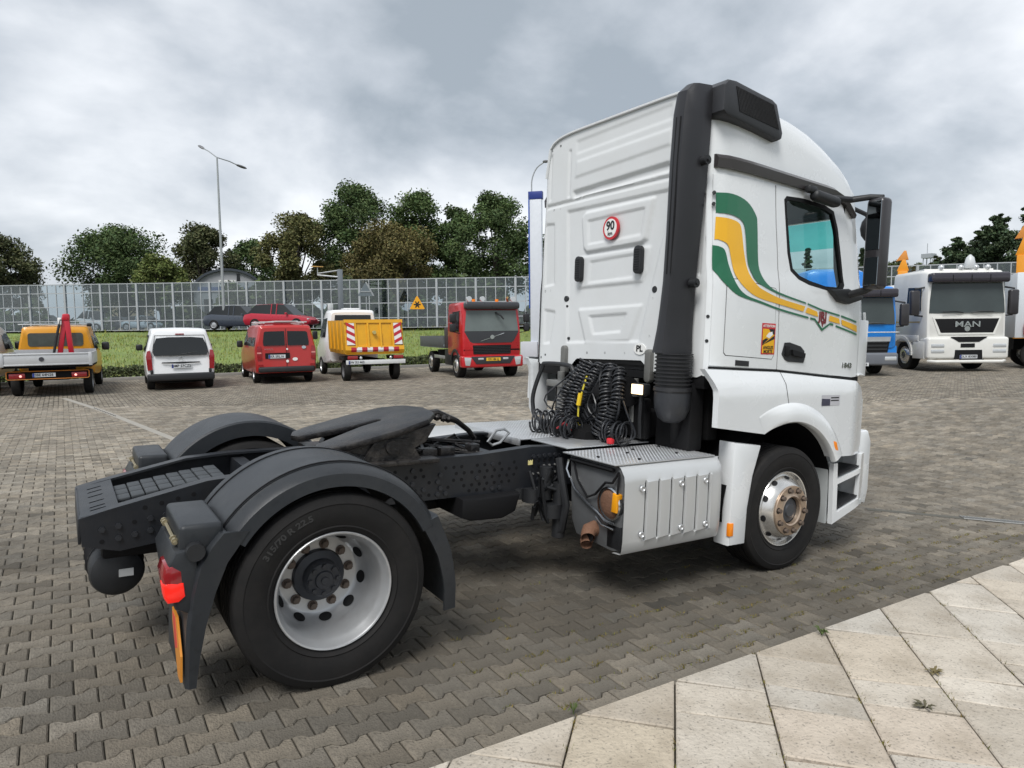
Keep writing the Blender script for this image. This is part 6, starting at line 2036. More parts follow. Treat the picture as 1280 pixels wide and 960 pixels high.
MB().tube([(0.02, -1.15, 0.36), (0.16, -1.0, 0.34), (0.16, 1.0, 0.34), (0.02, 1.15, 0.36)], 0.055, 8).build('under_bar', mw, v)
skin('side_stripe', [(-2.1, 1.62), (-0.35, 1.62), (-0.35, 1.66), (-2.1, 1.66)], [], lambda x, z: 1.225, M('stripe_ochre', (0.5, 0.36, 0.12), 0.5), v, 0.006, 0, -1, cell=0.3)
MB().prism([(-2.2, 3.26), (-0.5, 3.28), (-0.55, 3.40), (-1.6, 3.36), (-2.2, 3.30)], -1.05, 1.05).build('roof_deflector', mw, v)
for y in (-0.7, -0.1, 0.35, 0.7):
    MB().ball((-0.25, y, 3.42), 0.09, 10).build('roof_lamp', lampw, v)
MB().lathe([(0.02, 3.4), (0.13, 3.4), (0.16, 3.5), (0.11, 3.75), (0.02, 3.85)], 14, (-0.4, 0.25, 0), 'z').build('roof_beacon', M('beacon_grey', (0.55, 0.57, 0.58), 0.3), v)
tkb = MB().lathe([(0, -7.2), (0.8, -7.15), (1.05, -7.0), (1.05, -2.9), (0.8, -2.75), (0, -2.7)], 32, (0, 0, 2.05), 'x').build('tank_body', mw, v, 40)
MB().cyl((-3.3, -1.0, 1.95), (-3.3, -1.1, 1.95), 0.22, n=16).build('red_hatch', M('red_plastic', (0.6, 0.02, 0.03), 0.4), v)

# blue truck
v = vehicle('blue_truck', 'blue truck behind the tractor cab with grey bumper and chrome grille bar', 'truck', 21.0, 8.15, 229)
bl = M('truck_blue', (0.012, 0.20, 0.62), 0.3, coat=0.5, var=0.04)
xf = big_cab(v, bl, 2.98, 2.35, 'b')
g_ = panel_x('grille', [(-0.85, 0.70), (0.85, 0.70), (0.95, 1.28), (-0.95, 1.28)], seal, v, xf, 1, 0.03, 0.03)
for k in range(4):
    panel_x('grille_slat', [(-0.84, 0.74 + 0.12 * k), (0.84, 0.74 + 0.12 * k), (0.86, 0.80 + 0.12 * k), (-0.86, 0.80 + 0.12 * k)], blk, g_, xf, 1, 0.05, 0.02)
panel_x('grille_bar', [(-0.93, 1.15), (0.93, 1.15), (0.95, 1.30), (-0.95, 1.30)], alu, g_, xf, 1, 0.06, 0.03)
bm_ = MB().box2((-0.35, -1.18, 0.36), (0.12, 1.18, 0.78), 0.08, seg=4).build('bumper', M('bumper_grey', (0.13, 0.14, 0.16), 0.5), v, 40)
for s in (-1, 1):
    MB().box2((0.08, s * 0.75, 0.52), (0.135, s * 1.12, 0.66), 0.03).build('headlamp', lampw, bm_)
plate(v, 0.13, 0.0, 0.40, 'DBL 4NR6', 1, 0.52, 0.11)
MB().box2((-6.8, -1.1, 1.0), (-2.5, 1.1, 3.75), 0.35).build('blue_body', bl, v)
MB().tube([(0.06, 1.2, 1.45), (0.2, 1.1, 1.45), (0.2, -1.1, 1.45), (0.06, -1.2, 1.45)], 0.02, 6).build('grab_rail', alu, v)

# box truck at the right edge
_bt = at_depth(1267, 440, 25.5)
_bt = _bt + Vector((math.cos(R(30)), math.sin(R(30)), 0)) * 1.2
v = vehicle('box_truck', 'white box truck cut off by the right edge with a red extinguisher', 'truck', _bt.x, _bt.y, 300)
MB().box2((0, -1.2, 1.15), (5.6, 1.2, 3.55), 0.03).build('box_body', M('box_white', (0.66, 0.70, 0.74), 0.4, var=0.03), v)
MB().box2((0.1, -0.5, 0.7), (7.4, 0.5, 1.1)).build('chassis', m_wh, v)
MB().box2((5.8, -1.15, 0.5), (7.6, 1.15, 2.8), 0.12, seg=3).build('cab', M('box_cab', (0.55, 0.57, 0.6), 0.4), v)
for x in (0.75, 2.05, 6.3):
    for s in (-1, 1):
        truck_wheel(v, x, s * 1.0, 0.52)
ext = MB().lathe([(0, 1.25), (0.09, 1.25), (0.1, 1.3), (0.1, 1.65), (0.05, 1.75), (0.03, 1.8)], 16, (0.35, -1.31, 0), 'z').build('fire_extinguisher', M('red_plastic', (0.6, 0.02, 0.03), 0.4), v)
MB().box2((3.0, -1.24, 0.6), (3.9, -1.05, 1.15), 0.03).build('side_locker', m_wh, v)

# ================================================================== behind the lot
def ground_at(px, py):
    d = pix_ray(px, py)
    z = Z_LEVEL
    for _ in range(12):
        t = (z - CAM.z) / d.z
        q = CAM + d * t
        z = gz(q.x, q.y)
    return Vector((q.x, q.y, z))


ROAD_Z = CAM.z + 0.03
BL = [at_depth(px, 410, dp) for px, dp in ((-420, 57), (-200, 54.5), (0, 52.5), (300, 51), (655, 49), (900, 46), (1120, 43), (1290, 41), (1500, 39), (1800, 37))]
BL = [Vector((q.x, q.y, 0)) for q in BL]
BS = [0.0]
for a, b in zip(BL[:-1], BL[1:]):
    BS.append(BS[-1] + (b - a).length)


def bar_at(s):
    k = 0
    while k < len(BS) - 2 and BS[k + 1] < s:
        k += 1
    t = (s - BS[k]) / (BS[k + 1] - BS[k])
    d = (BL[k + 1] - BL[k]).normalized()
    return BL[k].lerp(BL[k + 1], t), d


# road and embankment
m_road = M('road_asphalt', (0.055, 0.055, 0.058), 0.9, var=0.2, vscale=2)
vs, fs = [], []
n = 60
for i in range(n + 1):
    q, d = bar_at(BS[-1] * i / n)
    nn = Vector((d.y, -d.x, 0))
    if nn.dot(CAM - q) < 0:
        nn = -nn
    vs += [tuple(q + nn * 9.5 + Vector((0, 0, ROAD_Z - 0.02))), tuple(q - nn * 14 + Vector((0, 0, ROAD_Z - 0.02)))]
for i in range(n):
    fs.append((2 * i, 2 * i + 1, 2 * i + 3, 2 * i + 2))
rdo = obj_from_mesh('road', make_mesh('road', vs, fs, m_road))
tag(rdo, 'raised road beyond the grass bank', 'road', kind='structure')
m_grass = M('bank_turf', (0.155, 0.21, 0.058), 0.95, var=0.6, vscale=0.8, bump=0.8, bscale=8, dirt=0.6, dirtcol=(0.20, 0.18, 0.08), dscale=0.6)
vs, fs = [], []
NT = 14
A0 = 23.6
for i in range(n + 1):
    q, d = bar_at(BS[-1] * i / n)
    nn = Vector((d.y, -d.x, 0))
    if nn.dot(CAM - q) < 0:
        nn = -nn
    top_ = q + nn * 9.0
    # foot of the bank: straight line along the lot's far edge
    foot = Vector((min(top_.x - 3 + 0 * i, 40), A0, 0))
    foot.x = interp(i / n, [0, 1], [-34, 44])
    if foot.x > 22:
        foot.y = A0 - (foot.x - 22) * 0.35
    for k in range(NT + 1):
        t = k / NT
        p = foot.lerp(top_, t)
        z = GZ - 0.03 + (ROAD_Z - GZ - 0.30) * (0.25 * t + 0.75 * smooth01(0.02, 0.9, t)) + (0.05 * math.sin(p.x * 1.3) * math.sin(p.y * 0.9 + 1) if 0 < k < NT else 0)
        if k == NT:
            z = ROAD_Z - 0.04
        vs.append((p.x, p.y, z))
for i in range(n):
    for k in range(NT):
        a = i * (NT + 1) + k
        fs.append((a, a + NT + 1, a + NT + 2, a + 1))
bank = obj_from_mesh('grass_bank', make_mesh('grass_bank', vs, fs, m_grass, 60))
tag(bank, 'green grass bank between parked vehicles and road', 'bank', kind='structure')
bank_v = [Vector(q) for q in vs]


def scatter_blades(name, label, cat, pts, h0, h1, w, mat, parent=None):
    vs, fs, cs = [], [], []
    for q in pts:
        a = rng.uniform(0, 6.28)
        h = rng.uniform(h0, h1)
        dx, dy = math.cos(a) * w, math.sin(a) * w
        lx, ly = rng.gauss(0, 0.35) * h, rng.gauss(0, 0.35) * h
        k = len(vs)
        vs += [(q[0] - dx, q[1] - dy, q[2]), (q[0] + dx, q[1] + dy, q[2]), (q[0] + lx, q[1] + ly, q[2] + h)]
        fs.append((k, k + 1, k + 2))
        t = rng.uniform(0.6, 1.5)
        y = rng.uniform(0.8, 1.4)
        cs += [(t * y, t, t * 0.8)] * 3
    me = make_mesh(name, vs, fs, mat)
    ca = me.color_attributes.new('tone', 'FLOAT_COLOR', 'POINT')
    arr = np.ones((len(vs), 4), dtype=np.float32)
    arr[:, :3] = np.array(cs, dtype=np.float32)
    ca.data.foreach_set('color', arr.ravel())
    o = obj_from_mesh(name, me, parent)
    if label:
        tag(o, label, cat, kind='stuff')
    return o


m_blade = M('grass_blades', (0.20, 0.255, 0.075), 0.9, attr='tone', var=0.3, vscale=0.5)
pts = []
for _ in range(90000):
    i = rng.randrange(n); k = rng.randrange(NT)
    a = bank_v[i * (NT + 1) + k]; b = bank_v[(i + 1) * (NT + 1) + k]; c = bank_v[i * (NT + 1) + k + 1]
    q = a + (b - a) * rng.random() + (c - a) * rng.random()
    pr = project(q)
    if pr and -60 < pr[0] < 720:
        pts.append(q - Vector((0, 0, 0.02)))
scatter_blades('grass', 'rough grass growing on the bank', 'grass', pts, 0.04, 0.20, 0.022, m_blade)

# low clipped hedge at the foot of the bank
m_hedge = M('hedge_leaf', (0.045, 0.062, 0.022), 0.85, attr='tone', var=0.35, vscale=2)
hp_ = []
hv, hf, hc = [], [], []
for _ in range(26000):
    x = rng.uniform(-22, 17)
    y = A0 + 0.1 + rng.uniform(0, 1.0)
    top_z = 0.44 + 0.07 * math.sin(x * 2.1) + 0.05 * math.sin(x * 5.3 + 1)
    z = GZ + top_z * (rng.random() ** 0.6) * (1 - 0.35 * abs(y - A0 - 0.6) / 0.5 * 0.6)
    c = Vector((x, y, z))
    u = Vector((rng.gauss(0, 1), rng.gauss(0, 1), rng.gauss(0, 1))).normalized()
    w = u.cross(Vector((rng.gauss(0, 1), rng.gauss(0, 1), rng.gauss(0, 1)))).normalized()
    s = rng.uniform(0.03, 0.07)
    k = len(hv)
    hv += [tuple(c - u * s), tuple(c + w * s * 0.6), tuple(c + u * s), tuple(c - w * s * 0.6)]
    hf.append((k, k + 1, k + 2, k + 3))
    t = rng.uniform(0.6, 1.5)
    hc += [(t * rng.uniform(0.9, 1.25), t, t)] * 4
me = make_mesh('hedge', hv, hf, m_hedge)
ca = me.color_attributes.new('tone', 'FLOAT_COLOR', 'POINT')
arr = np.ones((len(hv), 4), dtype=np.float32); arr[:, :3] = np.array(hc, dtype=np.float32)
ca.data.foreach_set('color', arr.ravel())
o = obj_from_mesh('hedge', me)
tag(o, 'low dark hedge along the foot of the grass bank', 'hedge')
# kerb in front of the hedge
kb = MB()
kb.box2((-24, A0 - 0.12, GZ - 0.1), (22, A0 - 0.02, GZ + 0.11), 0.015)
tag(kb.build('kerb', M('kerb_concrete', (0.27, 0.26, 0.24), 0.9, var=0.2, bump=0.3)), 'grey concrete kerb in front of the hedge', 'kerb', kind='structure')

# ---------------- glazed noise barrier
bar = empty('noise_barrier', 'long glazed noise barrier with grey posts running along the road', 'barrier', tuple(BL[3] + Vector((0, 0, ROAD_Z))))
bx, by, bz = bar.location
m_post = M('barrier_grey', (0.42, 0.44, 0.45), 0.5, metal=0.2, var=0.1)
m_pane = glass('barrier_glass', (0.80, 0.85, 0.87), 0.06, 0.08)
ROWS = [0.0, 0.72, 1.78, 2.83, 3.48]
PW = 0.712
cols = int(BS[-1] / PW)
me_pane = {}
for r_ in range(4):
    h = ROWS[r_ + 1] - ROWS[r_] - 0.07
    me_pane[r_] = MB().box2((0.02, -0.009, 0), (PW - 0.02, 0.009, h)).mesh('glass_pane', m_pane, None)
me_mul = MB().box2((-0.028, -0.03, 0), (0.028, 0.03, 3.48)).mesh('mullion', m_post, None)
me_post = MB().box2((-0.075, -0.09, -0.3), (0.075, 0.09, 3.50), 0.01).mesh('barrier_post', m_post, None)
me_rail = MB().box2((0.0, -0.028, -0.03), (PW * 4, 0.028, 0.03)).mesh('rail', m_post, None)
runs = []
for c in range(cols):
    q, d = bar_at(c * PW)
    yaw = math.atan2(d.y, d.x)
    pr = project((q.x, q.y, ROAD_Z + 2))
    see = pr and (-25 < pr[0] < 668 or 1108 < pr[0] < 1288)
    near = pr and (-330 < pr[0] < 1560)
    loc = (q.x - bx, q.y - by, 0)
    if see:
        for r_ in range(4):
            obj_from_mesh('glass_pane', me_pane[r_], bar, (loc[0], loc[1], ROWS[r_] + 0.035), (0, 0, yaw))
    elif near:
        runs.append((q, q + d * PW))
    if c % 4 == 0:
        if near or see:
            obj_from_mesh('barrier_post', me_post, bar, loc, (0, 0, yaw))
            for r_ in ROWS:
                obj_from_mesh('rail', me_rail, bar, (loc[0], loc[1], r_), (0, 0, yaw))
    elif near or see:
        obj_from_mesh('mullion', me_mul, bar, loc, (0, 0, yaw))
gv = MB()
for a, b in runs:
    gv.add([(a.x - bx, a.y - by, 0.03), (b.x - bx, b.y - by, 0.03), (b.x - bx, b.y - by, 3.45), (a.x - bx, a.y - by, 3.45)], [(0, 1, 2, 3)])
o = gv.build('glass_run', m_pane, bar, None)
tag(o, kind='stuff')

# ---------------- lamp post
base = at_depth(281, 413, 46)
lp = empty('street_lamp', 'tall grey street lamp with two curved arms above the barrier', 'lamp', (base.x, base.y, ROAD_Z - 0.05))
m_lp = M('galvanised', (0.36, 0.38, 0.39), 0.5, metal=0.4)
Hh = 11.3
MB().tube([(0, 0, 0), (0, 0, 2.0), (0, 0, Hh)], [0.11, 0.10, 0.05], 10).build('pole', m_lp, lp)
for pxy in ((254, 185.5, -1), (297, 206.5, 1)):
    q = at_depth(pxy[0], pxy[1], 46) - Vector(lp.location)
    qt = Vector((0, 0, Hh))
    ar = MB().tube([qt, qt.lerp(q, 0.6) + Vector((0, 0, 0.05)), q], 0.035, 6).build('arm', m_lp, lp)
    dd = (q - qt).normalized()
    u_, w_ = basis_from(dd)
    hd = MB()
    rings = []
    for t, rr in ((-0.1, 0.06), (0.0, 0.13), (0.25, 0.17), (0.5, 0.14), (0.62, 0.05)):
        rings.append([q + dd * t + rr * (math.cos(a) * u_ * 0.9 + math.sin(a) * w_ * 0.5) for a in np.linspace(0, 2 * math.pi, 12, endpoint=False)])
    hd.loft(rings, cap0=True, cap1=True).build('lamp_head', M('lamp_head_grey', (0.16, 0.16, 0.17), 0.5), lp)

# ---------------- cantilever mast, signs, totem
base = at_depth(427, 412, 45)
ms = empty('cantilever_mast', 'grey mast with cantilever arm and white box by the road', 'mast', (base.x, base.y, ROAD_Z - 0.05))
MB().box2((-0.14, -0.14, 0), (0.14, 0.14, 3.85), 0.02).build('mast_post', M('mast_grey', (0.20, 0.22, 0.24), 0.5, metal=0.3), ms)
q = at_depth(397, 342, 45) - Vector(ms.location)
MB().tube([(0, 0, 3.8), q], 0.05, 6).build('arm', m_lp, ms)
MB().tube([(0, 0, 3.35), q - Vector((0, 0, 0.1))], 0.06, 6).build('arm', m_lp, ms)
MB().box(q + Vector((0, 0, 0.45)), (0.75, 0.15, 0.06), 0.02).build('arm_lamp', M('lamp_amber_top', (0.6, 0.35, 0.1), 0.5), ms)
MB().tube([q, q + Vector((0, 0, 0.45))], 0.03, 6).build('lamp_stem', m_lp, ms)
q = at_depth(413, 384, 44.8) - Vector(ms.location)
MB().box(q, (0.3, 0.25, 0.5), 0.02).build('control_box', M('box_pale', (0.6, 0.62, 0.62), 0.5), ms)


def facing(o):
    d = CAM - Vector(o.location)
    return math.atan2(d.y, d.x)


def tri_sign(name, label, px, pyt, pyb, depth, half, mat, sym=True, back=False):
    b = at_depth(px, pyb, depth)
    s = empty(name, label, 'sign', (b.x, b.y, 0))
    top_ = at_depth(px, pyt, depth)
    zt = top_.z
    zb = ROAD_Z - 0.6
    s.location.z = zb
    s.rotation_euler = (0, 0, facing(s))
    ht = half * 1.73
    MB().cyl((-0.04, 0, 0), (-0.04, 0, zt - zb - 0.1), 0.035, n=8).build('sign_post', m_lp, s)
    z0 = zt - zb - ht
    pl = [(-half, z0 + 0.04), (-half + 0.05, z0), (half - 0.05, z0), (half, z0 + 0.04), (0.04, z0 + ht), (-0.04, z0 + ht)]
    f_ = MB().prism(pl, 0.0, 0.02, 'x').build('sign_plate', mat, s, None)
    if sym:
        for k in range(3):
            a = R(60 * k)
            MB().box((0, 0, 0), (0.008, 0.42, 0.07), 0.0, Matrix.Translation((0.023, 0, z0 + ht * 0.36)) @ Matrix.Rotation(a, 4, 'X')).build('sign_symbol', bpr, f_, None)
        MB().cyl((0.02, 0, z0 + ht * 0.36), (0.028, 0, z0 + ht * 0.36), 0.11, n=14).build('sign_symbol', bpr, f_, None)
    if back:
        MB().box2((0.02, -half * 0.7, z0 + 0.25), (0.05, half * 0.7, z0 + 0.32)).build('stiffener', m_lp, f_, None)
        MB().prism([(-half * 0.1, z0 + ht), (half * 0.1, z0 + ht), (half, z0), (half * 0.8, z0)], 0.025, 0.045, 'x').build('stiffener', m_lp, f_, None)
    return s


tri_sign('warning_sign', 'yellow triangular warning sign with black star left of red truck', 522, 370.5, 403, 41, 0.44, M('sign_yellow', (0.80, 0.36, 0.01), 0.45), True)
tri_sign('sign_back', 'grey back of a triangular sign behind the yellow tipper', 459, 353, 412, 45, 0.52, M('sign_back_grey', (0.16, 0.19, 0.21), 0.5, metal=0.3), False, True)

tb_ = ground_at(672, 455)
tt = empty('totem_sign', 'tall white and blue advertising totem behind the cab', 'sign', (tb_.x, tb_.y, gz(tb_.x, tb_.y)))
tt.rotation_euler = (0, 0, facing(tt) - R(12))
zt = (at_depth(672, 243, (tb_ - CAM).dot(CF)).z) - tt.location.z
tw = M('totem_white', (0.62, 0.65, 0.70), 0.4)
tbl = M('totem_blue', (0.02, 0.04, 0.22), 0.4)
MB().box2((-0.12, -0.30, 0.9), (0.12, 0.26, zt - 0.35), 0.02).build('totem_body', tw, tt)
MB().box2((-0.13, -0.36, 2.6), (0.14, -0.30, zt - 0.1), 0.01).build('totem_edge', M('totem_edge_blue', (0.03, 0.09, 0.36), 0.4), tt)
MB().box2((-0.13, -0.36, zt - 0.35), (0.14, 0.30, zt), 0.01).build('totem_cap', tbl, tt)
MB().box2((-0.35, -0.75, 0.0), (0.3, 0.05, 1.05), 0.02).build('totem_base', M('totem_base_grey', (0.5, 0.51, 0.55), 0.6), tt)
MB().tube(smooth_line([(0, -0.22, zt - 0.1), (0, -0.20, zt + 0.55), (0, 0.02, zt + 1.05), (0, 0.40, zt + 1.32)], 5), 0.03, 6).build('gooseneck', m_lp, tt)
MB().ball((0, 0.45, zt + 1.33), 0.11, 10, (1, 1.4, 0.6)).build('lamp_head', M('lamp_head_grey', (0.16, 0.16, 0.17), 0.5), tt)


# ---------------- cars on the road and beyond the glass
def road_car(name, label, px, py, depth, L_, Hc, col, flip=False, group=None, cat='car', yawoff=0.0):
    b = at_depth(px, py, depth)
    _, d = bar_at(30)
    yaw = math.atan2(d.y, d.x) + (math.pi if flip else 0) + yawoff
    v = empty(name, label, cat, (b.x, b.y, ROAD_Z - 0.02), yaw, group)
    mat = M('car_' + name + str(px), col, 0.3, coat=0.5, var=0.04)
    hw = 0.89
    hb = Hc * 0.58
    st = [(-L_ / 2, 0.42, hb * 0.85, 0.78), (-L_ / 2 + 0.12, 0.28, hb, 0.85), (-L_ / 2 + 0.6, 0.22, hb * 1.10, hw), (0, 0.22, hb * 1.0, hw), (L_ * 0.24, 0.22, hb * 0.97, hw), (L_ / 2 - 0.35, 0.22, hb * 0.80, 0.86), (L_ / 2 - 0.08, 0.30, hb * 0.66, 0.76), (L_ / 2, 0.42, hb * 0.55, 0.62)]
    rg = []
    for x, z0, z1, w in st:
        h = [(0, z0), (w * 0.9, z0), (w, z0 + 0.12), (w, z1 - 0.15), (w * 0.94, z1), (0, z1 + 0.02)]
        rg.append([(x, -y, z) for y, z in h] + [(x, y, z) for y, z in h[-2:0:-1]])
    MB().loft(rg, cap0=True, cap1=True).build('body', mat, v, 40)
    gx = [(-L_ / 2 + 0.25, hb * 1.04, 0.78, 0), (-L_ / 2 + 0.80, Hc - 0.05, 0.63, 1), (-0.1, Hc, 0.62, 1), (L_ * 0.10, Hc - 0.04, 0.62, 1), (L_ * 0.27, hb * 0.95, 0.78, 0)]
    rg = []
    for x, z1, w, k in gx:
        rg.append([(x, -0.84, hb * 0.93), (x, -w, z1), (x, w, z1), (x, 0.84, hb * 0.93)])
    MB().loft(rg, closed=False).build('windows', cglass, v, 20)
    rg = [[(x, -w - 0.01, z1 - 0.03), (x, -w * 0.9, z1 + 0.015), (x, w * 0.9, z1 + 0.015), (x, w + 0.01, z1 - 0.03)] for x, z1, w, k in gx[1:4]]
    MB().loft(rg, closed=False).build('roof', mat, v, 40)
    for s in (-1, 1):
        for x in (-0.3, 0.05):
            MB().tube([(x - 0.02, s * 0.845, hb * 0.95), (x - 0.02, s * 0.64, Hc - 0.02)], 0.03, 5).build('pillar', mat, v)
        for x in (-L_ * 0.31, L_ * 0.31):
            wheel(v, x, s * 0.83, 0.33, 1.0)
        MB().box((L_ * 0.17, s * 0.98, hb * 1.06), (0.14, 0.16, 0.12), 0.04).build('door_mirror', mat, v)
        MB().box((-L_ / 2 + 0.12, s * 0.68, hb * 0.80), (0.1, 0.3, 0.12), 0.03).build('tail_lamp', redl, v)
        MB().box((L_ / 2 - 0.18, s * 0.66, hb * 0.66), (0.2, 0.22, 0.09), 0.03).build('headlamp', lampw, v)
    return v


road_car('grey_suv', 'dark grey car on the road behind the red one', 300, 412, 46.5, 4.35, 1.60, (0.045, 0.055, 0.075))
road_car('red_car', 'bright red sloping-roofed car on the road above the red van', 353, 411, 43.5, 4.4, 1.56, (0.42, 0.01, 0.03))
road_car('white_minibus', 'white minibus beyond the barrier glass above the orange pickup', 119, 413, 60, 2.7, 1.75, (0.6, 0.62, 0.64), cat='van')
road_car('pale_car', 'pale car beyond the barrier glass at the far left', 18, 414, 62, 4.2, 1.25, (0.45, 0.48, 0.5))
road_car('silver_car', 'silver car beyond the barrier glass left of the red crane', 56, 414, 60, 4.2, 1.45, (0.5, 0.52, 0.54))
road_car('dark_car', 'dark car beyond the barrier glass right of the minibus', 152, 413, 61, 4.2, 1.25, (0.02, 0.022, 0.028))
road_car('light_blue_car', 'pale blue car beyond the barrier glass above the white van', 182, 413, 59, 3.6, 1.25, (0.38, 0.45, 0.5))

# ---------------- buildings behind the barrier
b = at_depth(288, 412, 78)
ah = empty('arched_hall', 'pale hall with dark arched roof and lettered sign behind the barrier', 'building', (b.x, b.y, ROAD_Z - 0.2))
ah.rotation_euler = (0, 0, facing(ah))
m_wall = M('hall_wall', (0.36, 0.37, 0.39), 0.7, var=0.05)
arc = [(3.6 * math.cos(a), 4.3 + 2.5 * math.sin(a)) for a in np.linspace(0, math.pi, 18)]
MB().prism([(-3.6, 0), (3.6, 0)] + arc, -8, 0, 'x').build('wall', m_wall, ah)
MB().prism(ribbon([(3.85 * math.cos(a), 4.3 + 2.75 * math.sin(a)) for a in np.linspace(0, math.pi, 18)], [(3.6 * math.cos(a), 4.3 + 2.5 * math.sin(a)) for a in np.linspace(0, math.pi, 18)]), -8.2, 0.3, 'x').build('roof', M('hall_roof', (0.05, 0.06, 0.075), 0.5), ah)
sgn_ = MB().box2((0.02, -1.0, 5.05), (0.10, 0.8, 5.75), 0.01).build('sign_board', wpr, ah, None)
lettering('sign_letters', 'E  NEC', 0.5, bpr, sgn_, (0.105, -0.1, 5.4), (0, 1, 0), (0, 0, 1), 0.005, 0.01)
MB().box2((-0.05, 0.9, 5.5), (0.03, 1.25, 6.5)).build('window', cglass, ah, None)
MB().box2((-0.05, -3.2, 4.5), (0.12, 3.4, 4.95)).build('blue_band', M('band_blue', (0.10, 0.14, 0.28), 0.5), ah, None)
for y in (-2.6, -1.4, 0.2, 2.2):
    MB().box2((-0.05, y, 1.6), (0.03, y + 0.9, 3.6)).build('window', cglass, ah, None)
b = at_depth(158, 412, 86)
bh = empty('beige_building', 'beige building with brown roof seen through the barrier glass', 'building', (b.x, b.y, ROAD_Z - 0.2))
bh.rotation_euler = (0, 0, facing(bh))
MB().box2((-6, -3.4, 0), (0, 3.2, 4.6)).build('wall', M('beige_wall', (0.50, 0.42, 0.30), 0.8, var=0.08), bh)
MB().prism([(-3.8, 4.6), (3.6, 4.6), (2.9, 5.6), (-3.1, 5.6)], -6.2, 0.3, 'x').build('roof', M('brown_roof', (0.12, 0.08, 0.06), 0.8), bh)
for y in (-2.4, -0.8, 1.2):
    w_ = MB().box2((-0.05, y, 1.6), (0.03, y + 0.9, 2.9)).build('window', cglass, bh, None)

# lattice tower far off on the right
b = at_depth(1160, 345, 330)
lt_ = empty('lattice_tower', 'distant grey lattice tower on the skyline', 'tower', (b.x, b.y, -0.9))
h_ = at_depth(1160, 305, 330).z + 0.9
mb = MB()
for sx in (-1, 1):
    for sy in (-1, 1):
        mb.tube([(sx * 2.6, sy * 2.6, 0), (sx * 1.6, sy * 1.6, h_ * 0.85)], 0.25, 4)
for k in range(6):
    z0, z1 = h_ * 0.14 * k, h_ * 0.14 * (k + 1)
    for s in (-1, 1):
        mb.tube([(-2.2 * s, -2.2, z0), (2.2 * s, -2.2, z1)], 0.16, 4)
mb.build('tower_frame', M('tower_grey', (0.35, 0.37, 0.4), 0.6), lt_)
MB().box2((-2.4, -2.4, h_ * 0.83), (2.4, 2.4, h_ * 0.88)).build('platform', M('tower_grey', (0.35, 0.37, 0.4), 0.6), lt_)
MB().tube([(-1.6, 0, h_ * 0.88), (-1.6, 0, h_)], 0.15, 5).build('mast', M('tower_grey', (0.35, 0.37, 0.4), 0.6), lt_)

# folded amber cranes standing behind the trucks
cy_ = M('crane_amber', (0.72, 0.28, 0.01), 0.4, var=0.08)


def folded_crane(px, pyb, pyt, depth, label, k=1.0):
    b = at_depth(px, pyb, depth)
    c = empty('loader_crane', label, 'crane', (b.x, b.y, GZ))
    c.rotation_euler = (0, 0, facing(c))
    zt_ = at_depth(px, pyt, depth).z - GZ
    zb_ = b.z - GZ
    MB().box2((-0.25, -0.28 * k, 0), (0.25, 0.28 * k, zb_ + 0.5), 0.03).build('column', cy_, c)
    h = zt_ - zb_ - 0.4
    MB().prism([(-0.34 * k, zb_ + 0.5), (0.34 * k, zb_ + 0.5), (0.14 * k, zb_ + 0.5 + h * 0.5), (-0.05 * k, zb_ + 0.5 + h * 0.5)], -0.16, 0.16, 'x', 0.02).build('boom', cy_, c)
    MB().prism([(-0.40 * k, zb_ + 0.45 + h * 0.5), (0.30 * k, zb_ + 0.5 + h * 0.5), (0.16 * k, zb_ + 0.4 + h), (0.03, zb_ + 0.4 + h)], -0.14, 0.14, 'x', 0.02).build('boom', M('crane_amber_faded', (0.62, 0.24, 0.04), 0.5, var=0.1), c)
    MB().box2((0.16, -0.12, zb_ + 0.2), (0.2, 0.12, zb_ + 0.45)).build('decal', bpr, c, None)
    return c


folded_crane(1128, 352, 314, 33, 'folded amber loader crane rising behind the white truck cab', 0.75)
folded_crane(1279, 332, 278, 33, 'folded amber loader crane cut off by the right edge above the box truck', 0.95)

# ---------------- drains in the paving
m_grate = M('drain_steel', (0.30, 0.30, 0.29), 0.45, metal=0.5, var=0.15)
m_conc = M('drain_concrete', (0.31, 0.29, 0.255), 0.9, var=0.15)


def strip_path(pix, w, lift_, name, mat, label, cat):
    P = [ground_at(*q) for q in pix]
    vs, fs = [], []
    for i, q in enumerate(P):
        d = (P[min(i + 1, len(P) - 1)] - P[max(i - 1, 0)])
        d.z = 0
        d.normalize()
        s = Vector((-d.y, d.x, 0)) * w / 2
        for e_, dz in ((-1, -0.02), (-1, lift_), (1, lift_), (1, -0.02)):
            x, y = q.x + e_ * s.x, q.y + e_ * s.y
            vs.append((x, y, gz(x, y) + dz))
    for i in range(len(P) - 1):
        for k in range(3):
            a = 4 * i + k
            fs.append((a, a + 1, a + 5, a + 4))
    o = obj_from_mesh(name, make_mesh(name, vs, fs, mat))
    tag(o, label, cat, kind='structure')
    return o, P


def lin(p, q, n):
    return [(p[0] + (q[0] - p[0]) * i / n, p[1] + (q[1] - p[1]) * i / n) for i in range(n + 1)]


